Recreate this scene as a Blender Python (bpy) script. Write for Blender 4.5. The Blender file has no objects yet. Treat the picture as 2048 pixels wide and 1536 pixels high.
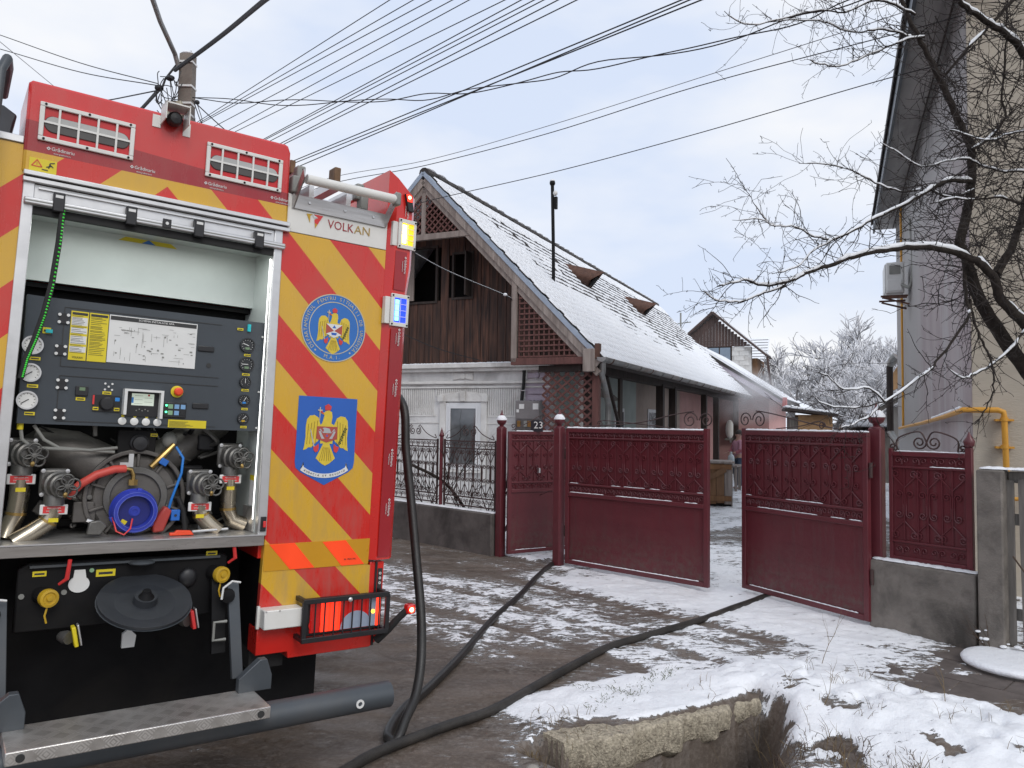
import bpy, bmesh, math, random
import numpy as np
from mathutils import Matrix, Vector
R_ = math.radians
random.seed(7)
sc = bpy.context.scene
# ------------------------------------------------------------ camera
cam_d = bpy.data.cameras.new('camera'); cam = bpy.data.objects.new('camera', cam_d)
sc.collection.objects.link(cam); sc.camera = cam
cam_d.sensor_width = 36.0; cam_d.lens = 36.0*1538/2048; cam_d.clip_start = .05; cam_d.clip_end = 2000
_p = math.atan(78/1538.); _r = R_(0.77)
_fw = Vector((0, math.cos(_p), math.sin(_p))); _u0 = Vector((0, -math.sin(_p), math.cos(_p))); _r0 = Vector((1, 0, 0))
_R = _r0*math.cos(_r)+_u0*math.sin(_r); _U = _u0*math.cos(_r)-_r0*math.sin(_r)
cam.matrix_world = Matrix(((_R.x, _U.x, -_fw.x, 0), (_R.y, _U.y, -_fw.y, 0), (_R.z, _U.z, -_fw.z, 1.6), (0, 0, 0, 1)))
# ------------------------------------------------------------ sky, sun, exposure
SUN_EL, SUN_AZ = R_(38), R_(150)
w = bpy.data.worlds.new('World'); sc.world = w; w.use_nodes = True
nt = w.node_tree; nt.nodes.clear()
def N(nt, t, **kw):
    n = nt.nodes.new(t)
    for k, v in kw.items(): setattr(n, k, v)
    return n
sky = N(nt, 'ShaderNodeTexSky', sky_type='NISHITA', sun_disc=False, sun_elevation=SUN_EL, sun_rotation=SUN_AZ, air_density=1.0, dust_density=3.0, ozone_density=1.0)
tc = N(nt, 'ShaderNodeTexCoord')
mp = N(nt, 'ShaderNodeMapping'); mp.inputs['Scale'].default_value = (1.4, 1.4, 3.6); mp.inputs['Location'].default_value = (.3, .7, .2)
nz = N(nt, 'ShaderNodeTexNoise'); nz.inputs['Scale'].default_value = 1.5; nz.inputs['Detail'].default_value = 5; nz.inputs['Roughness'].default_value = .5
rp = N(nt, 'ShaderNodeValToRGB'); rp.color_ramp.elements[0].position = .40; rp.color_ramp.elements[0].color = (6.1, 6.85, 8.35, 1)
rp.color_ramp.elements[1].position = .62; rp.color_ramp.elements[1].color = (8.4, 8.45, 8.6, 1)
mx = N(nt, 'ShaderNodeMixRGB'); mx.inputs['Fac'].default_value = .93
bg = N(nt, 'ShaderNodeBackground'); bg.inputs['Strength'].default_value = .118
ow = N(nt, 'ShaderNodeOutputWorld')
nt.links.new(tc.outputs['Generated'], mp.inputs[0]); nt.links.new(mp.outputs[0], nz.inputs['Vector']); nt.links.new(nz.outputs['Fac'], rp.inputs[0])
nt.links.new(sky.outputs[0], mx.inputs[1]); nt.links.new(rp.outputs[0], mx.inputs[2]); nt.links.new(mx.outputs[0], bg.inputs[0]); nt.links.new(bg.outputs[0], ow.inputs[0])
sd = bpy.data.lights.new('sun', 'SUN'); sd.energy = 1.15; sd.angle = R_(25); sd.color = (1, .97, .93)
so = bpy.data.objects.new('sun', sd); sc.collection.objects.link(so)
_sv = Vector((math.sin(SUN_AZ)*math.cos(SUN_EL), math.cos(SUN_AZ)*math.cos(SUN_EL), math.sin(SUN_EL)))
so.rotation_euler = _sv.to_track_quat('Z', 'Y').to_euler(); so.location = (0, 0, 30)
vs = sc.view_settings; vs.view_transform = 'Standard'; vs.look = 'None'; vs.exposure = 0.03; vs.gamma = 1.0; vs.use_curve_mapping = False
sc.cycles.max_bounces = 5; sc.cycles.diffuse_bounces = 2; sc.cycles.glossy_bounces = 2; sc.cycles.transparent_max_bounces = 8; sc.cycles.volume_bounces = 1
# ------------------------------------------------------------ materials
MATS = {}
def mth(nt, op, a, b=None, c=None):
    n = N(nt, 'ShaderNodeMath', operation=op)
    for i, v in enumerate((a, b, c)):
        if v is None: continue
        if isinstance(v, (int, float)): n.inputs[i].default_value = v
        else: nt.links.new(v, n.inputs[i])
    return n.outputs[0]
def mixc(nt, f, a, b, mode='MIX'):
    n = N(nt, 'ShaderNodeMixRGB', blend_type=mode)
    for i, v in enumerate((f, a, b)):
        if isinstance(v, (int, float)): n.inputs[i].default_value = v
        elif isinstance(v, tuple): n.inputs[i].default_value = v if len(v) == 4 else v+(1,)
        else: nt.links.new(v, n.inputs[i])
    return n.outputs[0]
def noise(nt, scale, detail=4, rough=.55, vec=None, dist=0.0):
    n = N(nt, 'ShaderNodeTexNoise'); n.inputs['Scale'].default_value = scale; n.inputs['Detail'].default_value = detail
    n.inputs['Roughness'].default_value = rough; n.inputs['Distortion'].default_value = dist
    if vec is not None: nt.links.new(vec, n.inputs['Vector'])
    return n.outputs['Fac']
def ramp(nt, f, p0, p1, c0=(0, 0, 0), c1=(1, 1, 1)):
    n = N(nt, 'ShaderNodeValToRGB'); e = n.color_ramp.elements
    e[0].position = p0; e[1].position = p1; e[0].color = c0+(1,); e[1].color = c1+(1,)
    nt.links.new(f, n.inputs[0]); return n.outputs[0]
def bump(nt, h, strength=.3, dist=.01, normal=None):
    n = N(nt, 'ShaderNodeBump'); n.inputs['Strength'].default_value = strength; n.inputs['Distance'].default_value = dist
    nt.links.new(h, n.inputs['Height'])
    if normal is not None: nt.links.new(normal, n.inputs['Normal'])
    return n.outputs[0]
def base(name):
    m = bpy.data.materials.new(name); m.use_nodes = True; nt = m.node_tree
    b = nt.nodes['Principled BSDF']; tc = N(nt, 'ShaderNodeTexCoord'); MATS[name] = m
    return m, nt, b, tc
def mapv(nt, v, s=(1, 1, 1), r=(0, 0, 0)):
    n = N(nt, 'ShaderNodeMapping'); n.inputs['Scale'].default_value = s; n.inputs['Rotation'].default_value = r
    nt.links.new(v, n.inputs[0]); return n.outputs[0]
def mat(name, col, rough=.5, metal=0.0, var=.12, scale=6.0, bmp=0.0, bscale=60.0, dirt=None, dirt_amt=0.0, stretch=(1, 1, 1), emit=None, estr=0.0, coat=0.0, bdist=.004, spec=None):
    """procedural principled material: base colour with soft noise variation, optional grime and fine relief"""
    m, nt, b, tc = base(name)
    v = mapv(nt, tc.outputs['Object'], stretch)
    f = noise(nt, scale, 5, .6, v)
    lo = tuple(c*(1-var) for c in col); hi = tuple(min(1, c*(1+var)) for c in col)
    c = ramp(nt, f, .3, .7, lo, hi)
    if dirt is not None:
        g = noise(nt, scale*.45, 6, .65, v, .4)
        c = mixc(nt, mth(nt, 'MULTIPLY', ramp(nt, g, .48, .68), dirt_amt), c, dirt)
    nt.links.new(c, b.inputs['Base Color'])
    rr = mth(nt, 'ADD', mth(nt, 'MULTIPLY', noise(nt, scale*2.3, 3, .5, v), .16), max(.02, rough-.08))
    nt.links.new(rr, b.inputs['Roughness']); b.inputs['Metallic'].default_value = metal
    if spec is not None: b.inputs['Specular IOR Level'].default_value = spec
    if coat: b.inputs['Coat Weight'].default_value = coat; b.inputs['Coat Roughness'].default_value = .06
    if bmp: nt.links.new(bump(nt, noise(nt, bscale, 5, .6, v), bmp, bdist), b.inputs['Normal'])
    if emit: b.inputs['Emission Color'].default_value = emit+(1,); b.inputs['Emission Strength'].default_value = estr
    return m
# ------------------------------------------------------------ mesh helpers
COL = sc.collection
class MB:
    def __init__(s): s.v = []; s.f = []; s.sm = True
    def add(s, vs, fs):
        k = len(s.v); s.v += [tuple(map(float, p)) for p in vs]; s.f += [tuple(i+k for i in f) for f in fs]; return s
    def bx(s, x0, x1, y0, y1, z0, z1):
        return s.add([(x0, y0, z0), (x1, y0, z0), (x1, y1, z0), (x0, y1, z0), (x0, y0, z1), (x1, y0, z1), (x1, y1, z1), (x0, y1, z1)],
                     [(0, 3, 2, 1), (4, 5, 6, 7), (0, 1, 5, 4), (1, 2, 6, 5), (2, 3, 7, 6), (3, 0, 4, 7)])
    def obox(s, c, sx, sy, sz, rot):          # oriented box
        m = rot.to_3x3() if hasattr(rot, 'to_3x3') else rot; c = Vector(c); k = len(s.v); s.bx(-sx/2, sx/2, -sy/2, sy/2, -sz/2, sz/2)
        for i in range(k, len(s.v)): s.v[i] = tuple(c+m @ Vector(s.v[i]))
        return s
    def bar(s, p, q, w, h=None, up=(0, 0, 1)):  # rectangular bar p-q
        p, q = Vector(p), Vector(q); d = (q-p); L = d.length
        if L < 1e-6: return s
        d /= L; u = Vector(up)
        if abs(d.dot(u)) > .97: u = Vector((0, 1, 0)) if abs(d.y) < .9 else Vector((1, 0, 0))
        a = d.cross(u).normalized(); b = a.cross(d); h = h or w
        vs = [p+a*i*w/2+b*j*h/2 for i, j in ((-1, -1), (1, -1), (1, 1), (-1, 1))]; vs += [v+d*L for v in vs]
        return s.add(vs, [(0, 3, 2, 1), (4, 5, 6, 7), (0, 1, 5, 4), (1, 2, 6, 5), (2, 3, 7, 6), (3, 0, 4, 7)])
    def tube(s, pts, r, n=8, caps=True, ref=None):
        pts = [Vector(p) for p in pts]; m = len(pts)
        rs = r if isinstance(r, (list, tuple)) else [r]*m
        k = len(s.v); d0 = (pts[1]-pts[0]).normalized()
        u = Vector(ref) if ref else (Vector((0, 0, 1)) if abs(d0.z) < .9 else Vector((1, 0, 0)))
        for i in range(m):
            d = (pts[min(i+1, m-1)]-pts[max(i-1, 0)])
            d = d.normalized() if d.length > 1e-9 else d0
            a = d.cross(u)
            if a.length < 1e-4: a = d.cross(Vector((.3, .8, .5)))
            a.normalize(); b = a.cross(d).normalized(); u = b
            for j in range(n):
                t = 2*math.pi*j/n; s.v.append(tuple(pts[i]+(a*math.cos(t)+b*math.sin(t))*rs[i]))
        for i in range(m-1):
            for j in range(n):
                j2 = (j+1) % n; s.f.append((k+i*n+j, k+i*n+j2, k+(i+1)*n+j2, k+(i+1)*n+j))
        if caps:
            s.f.append(tuple(k+j for j in range(n))[::-1]); s.f.append(tuple(k+(m-1)*n+j for j in range(n)))
        return s
    def cyl(s, p, q, r, n=16, r2=None): return s.tube([p, q], [r, r if r2 is None else r2], n)
    def lathe(s, prof, o, ax, n=20):           # prof: (dist along axis, radius)
        o = Vector(o); ax = Vector(ax).normalized(); u = Vector((0, 0, 1)) if abs(ax.z) < .9 else Vector((1, 0, 0)); a = ax.cross(u).normalized(); b = a.cross(ax); k = len(s.v); m = len(prof)
        for d, r in prof:
            for j in range(n): t = 2*math.pi*j/n; s.v.append(tuple(o+ax*d+(a*math.cos(t)+b*math.sin(t))*max(r, 1e-4)))
        for i in range(m-1):
            for j in range(n): j2 = (j+1) % n; s.f.append((k+i*n+j, k+i*n+j2, k+(i+1)*n+j2, k+(i+1)*n+j))
        s.f.append(tuple(k+j for j in range(n))[::-1]); s.f.append(tuple(k+(m-1)*n+j for j in range(n))); return s
    def ell(s, c, rx, ry, rz, nu=12, nv=8):
        k = len(s.v); c = Vector(c)
        for i in range(1, nv):
            p = math.pi*i/nv
            for j in range(nu):
                t = 2*math.pi*j/nu; s.v.append((c.x+rx*math.sin(p)*math.cos(t), c.y+ry*math.sin(p)*math.sin(t), c.z+rz*math.cos(p)))
        s.v += [(c.x, c.y, c.z+rz), (c.x, c.y, c.z-rz)]; T, B = len(s.v)-2, len(s.v)-1
        for i in range(nv-2):
            for j in range(nu):
                j2 = (j+1) % nu; s.f.append((k+i*nu+j, k+(i+1)*nu+j, k+(i+1)*nu+j2, k+i*nu+j2))
        for j in range(nu):
            j2 = (j+1) % nu; s.f.append((T, k+j, k+j2)); s.f.append((B, k+(nv-2)*nu+j2, k+(nv-2)*nu+j))
        return s
    def ext(s, pts, y0, y1):                   # polygon in XZ extruded along Y
        n = len(pts); ar = sum(pts[i][0]*pts[(i+1) % n][1]-pts[(i+1) % n][0]*pts[i][1] for i in range(n))
        if ar < 0: pts = pts[::-1]
        vs = [(x, y0, z) for x, z in pts]+[(x, y1, z) for x, z in pts]
        return s.add(vs, [tuple(range(n)), tuple(range(2*n-1, n-1, -1))]+[(i, n+i, n+(i+1) % n, (i+1) % n) for i in range(n)])
    def disc(s, x, z, r, y0, y1, n=32): return s.ext([(x+r*math.cos(2*math.pi*i/n), z+r*math.sin(2*math.pi*i/n)) for i in range(n)], y0, y1)
    def ring(s, x, z, r0, r1, y0, y1, n=40):
        k = len(s.v)
        for y in (y0, y1):
            for r in (r0, r1):
                for i in range(n): s.v.append((x+r*math.cos(2*math.pi*i/n), y, z+r*math.sin(2*math.pi*i/n)))
        for i in range(n):
            j = (i+1) % n; a = k; b = k+n; c = k+2*n; d = k+3*n
            s.f += [(a+i, a+j, b+j, b+i), (c+i, d+i, d+j, c+j), (b+i, b+j, d+j, d+i), (a+j, a+i, c+i, c+j)]
        return s
    def obj(s, name, m, parent=None, ang=35, bev=0, kind=None, label=None, mw=None, flat=False):
        me = bpy.data.meshes.new(name); me.from_pydata(s.v, [], s.f); me.update()
        if not flat:
            me.polygons.foreach_set('use_smooth', [True]*len(me.polygons)); me.set_sharp_from_angle(angle=R_(ang))
        return mk(name, me, m, parent, bev, kind, label, mw)
def mk(name, me, m, parent=None, bev=0, kind=None, label=None, mw=None):
    if m is not None and len(me.materials) == 0: me.materials.append(MATS[m] if isinstance(m, str) else m)
    o = bpy.data.objects.new(name, me); COL.objects.link(o)
    if parent: o.parent = parent
    if mw is not None: o.matrix_local = mw
    if bev:
        b = o.modifiers.new('bevel', 'BEVEL'); b.width = bev; b.segments = 2; b.limit_method = 'ANGLE'; b.angle_limit = R_(50)
    if kind: o['kind'] = kind
    if label: o['label'] = label
    return o
def inst(src, name, parent, mw):               # another piece that shares mesh data
    o = bpy.data.objects.new(name, src.data); COL.objects.link(o); o.parent = parent; o.matrix_local = mw; return o
def thing(name, label, cat, mw=None, group=None):
    o = bpy.data.objects.new(name, None); COL.objects.link(o); o['label'] = label; o['category'] = cat; o.empty_display_size = .2
    if group: o['group'] = group
    if mw is not None: o.matrix_world = mw
    return o
def tag(o, label, cat, group=None):
    o['label'] = label; o['category'] = cat
    if group: o['group'] = group
    return o
def T(x, y, z): return Matrix.Translation((x, y, z))
def frame(o, x, y, z=None):                    # matrix from origin and axes
    x = Vector(x).normalized(); y = Vector(y).normalized(); z = x.cross(y) if z is None else Vector(z).normalized()
    return Matrix(((x.x, y.x, z.x, o[0]), (x.y, y.y, z.y, o[1]), (x.z, y.z, z.z, o[2]), (0, 0, 0, 1)))
_TXT = {}
def text_mesh(s, size, depth=.0008, width=None):
    k = (s, size, depth, width)
    if k in _TXT: return _TXT[k].copy()
    cu = bpy.data.curves.new('t', 'FONT'); cu.body = s; cu.size = size; cu.extrude = depth; cu.align_x = 'CENTER'; cu.align_y = 'CENTER'; cu.resolution_u = 2
    o = bpy.data.objects.new('t', cu); COL.objects.link(o); bpy.context.view_layer.update()
    me = bpy.data.meshes.new_from_object(o.evaluated_get(bpy.context.evaluated_depsgraph_get()))
    bpy.data.objects.remove(o)
    if width and len(me.vertices):
        xs = [v.co.x for v in me.vertices]; k2 = width/max(1e-6, max(xs)-min(xs))
        for v in me.vertices: v.co.x *= k2
    _TXT[k] = me; return me.copy()
TXR = Matrix(((1, 0, 0, 0), (0, 0, -1, 0), (0, 1, 0, 0), (0, 0, 0, 1)))   # text upright in XZ, facing -Y
def text(name, s, size, m, parent, x, y, z, rot=0.0, width=None, sx=1.0):
    me = text_mesh(s, size, .0008, width); me.materials.clear()
    return mk(name, me, m, parent, mw=T(x, y, z) @ Matrix.Rotation(rot, 4, 'Y') @ TXR @ Matrix.Diagonal((sx, 1, 1, 1)))
def spline(pts, n=8):
    P = [Vector(p) for p in pts]; P = [P[0]*2-P[1]]+P+[P[-1]*2-P[-2]]; out = []
    for i in range(1, len(P)-2):
        a, b, c, d = P[i-1:i+3]
        for k in range(n):
            t = k/n; out.append(.5*((2*b)+(c-a)*t+(2*a-5*b+4*c-d)*t*t+(3*b-a-3*c+d)*t**3))
    return out+[P[-2]]
# value noise on numpy arrays
def _h(ix, iy, seed):
    n = (ix.astype(np.int64)*374761393+iy.astype(np.int64)*668265263+seed*974711) & 0x7fffffff
    n = ((n ^ (n >> 13))*1274126177) & 0x7fffffff
    return ((n ^ (n >> 16)) & 0xffff)/65535.0
def vn(x, y, seed=0):
    ix = np.floor(x); iy = np.floor(y); fx = x-ix; fy = y-iy; fx = fx*fx*(3-2*fx); fy = fy*fy*(3-2*fy)
    a = _h(ix, iy, seed); b = _h(ix+1, iy, seed); c = _h(ix, iy+1, seed); d = _h(ix+1, iy+1, seed)
    return a+(b-a)*fx+(c-a)*fy+(a-b-c+d)*fx*fy
def fbm(x, y, seed=0, o=4, g=.5):
    s = 0; am = 1; t = 0
    for i in range(o): s = s+am*vn(x*2**i+17.3*i, y*2**i-9.1*i, seed+i); t += am; am *= g
    return s/t
# ------------------------------------------------------------ surface materials of the setting
def ground_mat():
    m, nt, b, tc = base('mud'); v = tc.outputs['Object']
    rot = mapv(nt, v, (1, 3.2, 1), (0, 0, R_(45)))
    f = noise(nt, 1.1, 8, .62, rot, .3); g = noise(nt, 34, 5, .7, v)
    c = ramp(nt, f, .32, .7, (.070, .052, .040), (.150, .117, .093))
    c = mixc(nt, mth(nt, 'MULTIPLY', ramp(nt, g, .46, .7), .6), c, (.20, .17, .145))
    peb = N(nt, 'ShaderNodeTexVoronoi'); peb.inputs['Scale'].default_value = 26; nt.links.new(v, peb.inputs['Vector'])
    pm = ramp(nt, peb.outputs['Distance'], .10, .17, (1, 1, 1), (0, 0, 0))
    pm2 = mth(nt, 'MULTIPLY', pm, ramp(nt, noise(nt, 5, 2, .5, v), .55, .62))
    c = mixc(nt, mth(nt, 'MULTIPLY', pm2, .55), c, (.2, .18, .16))
    nt.links.new(c, b.inputs['Base Color'])
    wet = ramp(nt, noise(nt, 1.6, 5, .6, rot), .42, .6, (.36, .36, .36), (.8, .8, .8)); nt.links.new(wet, b.inputs['Roughness'])
    n1 = bump(nt, f, .5, .03); n2 = bump(nt, g, .55, .012, n1); n3 = bump(nt, pm2, .5, .006, n2); nt.links.new(n3, b.inputs['Normal'])
ground_mat()
def snow_mat(name, cov=False):
    m, nt, b, tc = base(name); v = tc.outputs['Object']
    rot = mapv(nt, v, (1, 3.2, 1), (0, 0, R_(45)))
    g = noise(nt, 45, 6, .7, v); c = mixc(nt, ramp(nt, noise(nt, 1.7, 5, .6, v), .35, .7), (.84, .86, .89), (.90, .91, .93))
    if cov:
        at_ = N(nt, 'ShaderNodeAttribute'); at_.attribute_name = 'cov'; f = at_.outputs['Fac']
        n1 = noise(nt, 8.0, 9, .74, rot, .25); n2 = noise(nt, 38, 5, .7, v)
        k = mth(nt, 'ADD', f, mth(nt, 'ADD', mth(nt, 'MULTIPLY', mth(nt, 'SUBTRACT', n1, .5), 2.9), mth(nt, 'MULTIPLY', mth(nt, 'SUBTRACT', n2, .5), .75)))
        full = ramp(nt, k, .44, .55); slush = ramp(nt, k, .10, .52)
        mud = mixc(nt, ramp(nt, noise(nt, 1.1, 8, .62, rot, .3), .35, .68), (.064, .047, .036), (.150, .116, .092)); mud = mixc(nt, mth(nt, 'MULTIPLY', ramp(nt, noise(nt, 34, 5, .7, v), .46, .7), .6), mud, (.20, .165, .135))
        c = mixc(nt, full, mixc(nt, slush, mud, (.24, .215, .195)), c)
        wetm = ramp(nt, noise(nt, 1.6, 5, .6, rot), .42, .6, (.36, .36, .36), (.8, .8, .8)); nt.links.new(mixc(nt, full, wetm, (.6, .6, .6)), b.inputs['Roughness'])
        n1b = bump(nt, full, 1.0, .03)
    else: b.inputs['Roughness'].default_value = .55; n1b = None
    nt.links.new(c, b.inputs['Base Color'])
    n2b = bump(nt, noise(nt, 14, 4, .6, v), .4, .03, n1b); n3 = bump(nt, g, .5, .01, n2b); nt.links.new(n3, b.inputs['Normal'])
snow_mat('snow_ground', True); snow_mat('snow')
mat('concrete_dark', (.115, .103, .095), .85, var=.3, scale=5, bmp=.5, bscale=90, dirt=(.035, .03, .028), dirt_amt=.8)
mat('concrete', (.185, .165, .145), .9, var=.25, scale=5, bmp=.6, bscale=70, dirt=(.05, .045, .04), dirt_amt=.85, bdist=.008)
mat('slab_stone', (.47, .41, .31), .95, var=.4, scale=70, bmp=1.0, bscale=90, dirt=(.09, .07, .052), dirt_amt=.7, bdist=.015)
mat('paver', (.12, .10, .09), .6, var=.3, scale=7, bmp=.4, bscale=60, dirt=(.06, .05, .045), dirt_amt=.7)
# ------------------------------------------------------------ ground
UX, UY, WX, WY = .700, -.714, .714, .700       # along the street / across it, towards the houses
def st(x, y): return x*UX+y*UY, x*WX+y*WY
def sstep(a, b, x): q = np.clip((x-a)/(b-a), 0, 1); return q*q*(3-2*q)
def ditch_m(s, t):
    d = s-(-2.57+(t-2.98)*.256); e = .95-.66*(t-2.98)
    return sstep(-.20, -.10, d)*(1-sstep(e-.18, e+.16, d))*sstep(2.75, 3.0, t)*(1-sstep(4.1, 4.4, t))
def ground_h(x, y):
    s, t = st(x, y)
    far = sstep(30, 80, y)
    z = (fbm(x*.9, y*.9, 3)-.5)*.03+(fbm(x*5, y*5, 5)-.5)*.014*(1-far)
    z = z+(fbm(s*1.2, t*9, 9, 4)-.5)*.035*(1-sstep(3.2, 4.2, t))*(1-sstep(5, 9, np.abs(s+4)))
    z = z*(1-.8*sstep(5.8, 6.3, t)*(1-far))
    z = z-.55*ditch_m(s, t)-.10*np.exp(-((t-3.5)/.5)**2)*sstep(-2.2, -1.6, s)*(1-sstep(2, 6, s))
    z = z-.03*(1-sstep(2.2, 3.6, t))+.05*np.exp(-((t-4.6)/.4)**2)*sstep(-3.0, -2.2, s)
    hill = np.maximum(0, y-42)*.13*(1-sstep(95, 160, y))+7*sstep(95, 160, y)
    hill = hill*sstep(-12, 14, x)
    return z+hill
def grid(name, xs, ys, zf, m, kind='structure', attr=None):
    X, Y = np.meshgrid(xs, ys); Z = zf(X, Y); nx, ny = len(xs), len(ys)
    co = np.stack([X, Y, Z], -1).reshape(-1, 3).astype(np.float32)
    i = np.arange((ny-1)*(nx-1)); r = i//(nx-1); c = i % (nx-1); a = r*nx+c
    q = np.stack([a, a+1, a+nx+1, a+nx], -1).astype(np.int32)
    me = bpy.data.meshes.new(name); me.vertices.add(len(co)); me.vertices.foreach_set('co', co.ravel())
    me.loops.add(q.size); me.loops.foreach_set('vertex_index', q.ravel()); me.polygons.add(len(q))
    me.polygons.foreach_set('loop_start', np.arange(0, q.size, 4, dtype=np.int32)); me.polygons.foreach_set('loop_total', np.full(len(q), 4, np.int32))
    me.polygons.foreach_set('use_smooth', np.ones(len(q), bool)); me.update(); me.validate()
    if attr is not None: at_ = me.attributes.new('cov', 'FLOAT', 'POINT'); at_.data.foreach_set('value', attr(X, Y).ravel().astype(np.float32))
    return mk(name, me, m, kind=kind)
def ax(*seg):
    out = [np.arange(a, b, d) for a, b, d in seg]; return np.concatenate(out)
gx = ax((-400, -60, 30), (-60, -10, 4), (-10, -4, .4), (-4, 5.2, .04), (5.2, 12, .3), (12, 60, 3), (60, 421, 30))
gy = ax((-300, -20, 40), (-20, 2.4, 1.2), (2.4, 11, .04), (11, 26, .2), (26, 60, 1.2), (60, 200, 6), (200, 700, 50))
grid('ground', gx, gy, ground_h, 'mud')
def snow_cov(x, y):
    s, t = st(x, y)
    edge = 3.75+.9*(fbm(s*.8, t*.4, 31)-.5)-.75*np.exp(-((s+2.7)/.55)**2)
    c = -.16+.60*sstep(edge-.45, edge+.2, t)+.30*sstep(edge+.2, edge+1.3, t)
    left = 1-sstep(-6.6, -5.0, s)
    c = c*(1-left)+left*(.06+.5*sstep(3.7, 4.2, t)*(1-sstep(4.9, 5.4, t))+.06*sstep(5.6, 5.9, t))
    c = np.where((s > -2.9) & (t > 3.9), np.maximum(c, 1.08*sstep(-3.0, -2.5, s)), c)
    pav = sstep(4.95, 5.06, t)*sstep(-2.75, -2.25, s)
    c = c*(1-pav)+pav*(.62-.5*sstep(-2.1, -1.3, s)+.35*np.exp(-((s+2.3)/.4)**2))
    trk = np.exp(-((t-5.25)/.38)**2)*(1-sstep(-2.7, -2.2, s))*sstep(-6, -5, s); c = c-.30*trk
    for t0_, a_, ph in ((4.15, .10, 0.), (4.75, .08, 1.2), (5.55, .07, 2.0)): c = c-.42*np.exp(-((t-t0_-a_*np.sin(s*1.1+ph))/.075)**2)*(1-sstep(-2.9, -2.5, s))*sstep(-7, -6, s)
    grs = np.exp(-((t-3.85)/.45)**2)*sstep(-4.2, -3.6, s)*(1-sstep(-2.95, -2.7, s)); c = c-.38*grs
    c = c+.34*sstep(-5.6, -4.6, s)*sstep(5.5, 6.1, t)*(1-sstep(-2.8, -2.3, s))
    inn = sstep(6.5, 7.0, t)*sstep(-6.8, -6.0, s)
    c = c*(1-inn)+inn*(.80-.42*sstep(8.8, 9.8, t)*(1-sstep(13, 15, t))+.1*sstep(17, 20, t))
    c = c-3.2*ditch_m(s, t)-1.5*sstep(.60, .68, fbm(x*6, y*6, 83, 3))*sstep(3.2, 3.5, t)*(1-sstep(4.1, 4.6, t))*sstep(-2.5, -2.2, s)
    dd = s-(-2.57+(t-2.98)*.256); slab = sstep(-.8, -.6, dd)*(1-sstep(-.09, -.03, dd))*sstep(2.95, 3.2, t)*(1-sstep(4.2, 4.35, t)); c = np.where(slab > .02, (1.15-1.5*(1-sstep(3.2, 3.55, t))*sstep(-.3, -.12, dd))*slab+(1-slab)*c, c)
    grd = ((s > -6.2) == False) & (t > 6.5); c = np.where(grd, .75, c)
    return c
def cov_f(x, y):
    s, t = st(x, y); c = snow_cov(x, y)
    n = .42*fbm(s*1.5, t*6.5, 41, 5, .62)+.58*fbm(x*5.5, y*5.5, 47, 5, .62)
    return c+(.5-n)*1.5
def snow_h(x, y):
    s, t = st(x, y); c = cov_f(x, y)
    th = .003-.02*(1-sstep(-.35, -.05, c))+.020*sstep(.3, .75, c)+(fbm(x*9, y*9, 51, 3)-.5)*.03*sstep(.45, 1.0, c)+(fbm(x*26, y*26, 55, 2)-.5)*.012*sstep(.45, 1.0, c)
    deep = sstep(4.0, 4.5, t)*sstep(-2.9, -2.3, s)*(1-sstep(4.9, 5.05, t))
    th = th+deep*(.02+.06*(fbm(x*4, y*4, 61)-.4)+.05*(fbm(x*11, y*11, 67, 3)-.5)-.25*np.clip(.36-fbm(x*12, y*12, 63, 2), 0, 1))
    d = s-(-2.57+(t-2.98)*.256); on = (d > -.36) & (d < -.035) & (t > 2.95) & (t < 4.3)
    g = ground_h(x, y); return np.where(on, np.maximum(g, .006), g)+th
grid('snow_cover', np.arange(-3.4, 5.0, .025), np.arange(2.9, 10.6, .025), snow_h, 'snow_ground', attr=cov_f)
grid('snow_field', ax((-9, 5, .12), (5, 30, .35)), np.arange(10.6, 34, .12), snow_h, 'snow_ground', attr=cov_f)
def hill_h(x, y): return ground_h(x, y)+.05+(fbm(x*.4, y*.4, 71)-.5)*.3
grid('hill', np.arange(-10, 90, 1.5), np.arange(33.5, 200, 2.0), hill_h, 'snow')
# street pavement strip on the right with paving slabs
pv = thing('pavement', '', ''); del pv['label'], pv['category']; pv['kind'] = 'structure'
PVM = frame((0, 0, 0), (UX, UY, 0), (WX, WY, 0)); pv.matrix_world = PVM
sl = None
for i in range(9):
    for j in range(3):
        s0 = -1.98+i*.46+(j % 2)*.23; t0 = 5.06+j*.45
        if sl is None:
            sl = MB().bx(0, .45, 0, .44, -.03, .012).obj('paving_slab', 'paver', pv, bev=.006); sl.matrix_local = T(s0, t0, 0)
        else: inst(sl, 'paving_slab', pv, T(s0, t0, random.uniform(-.003, .003)) @ Matrix.Rotation(random.uniform(-.01, .01), 4, 'X'))
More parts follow.
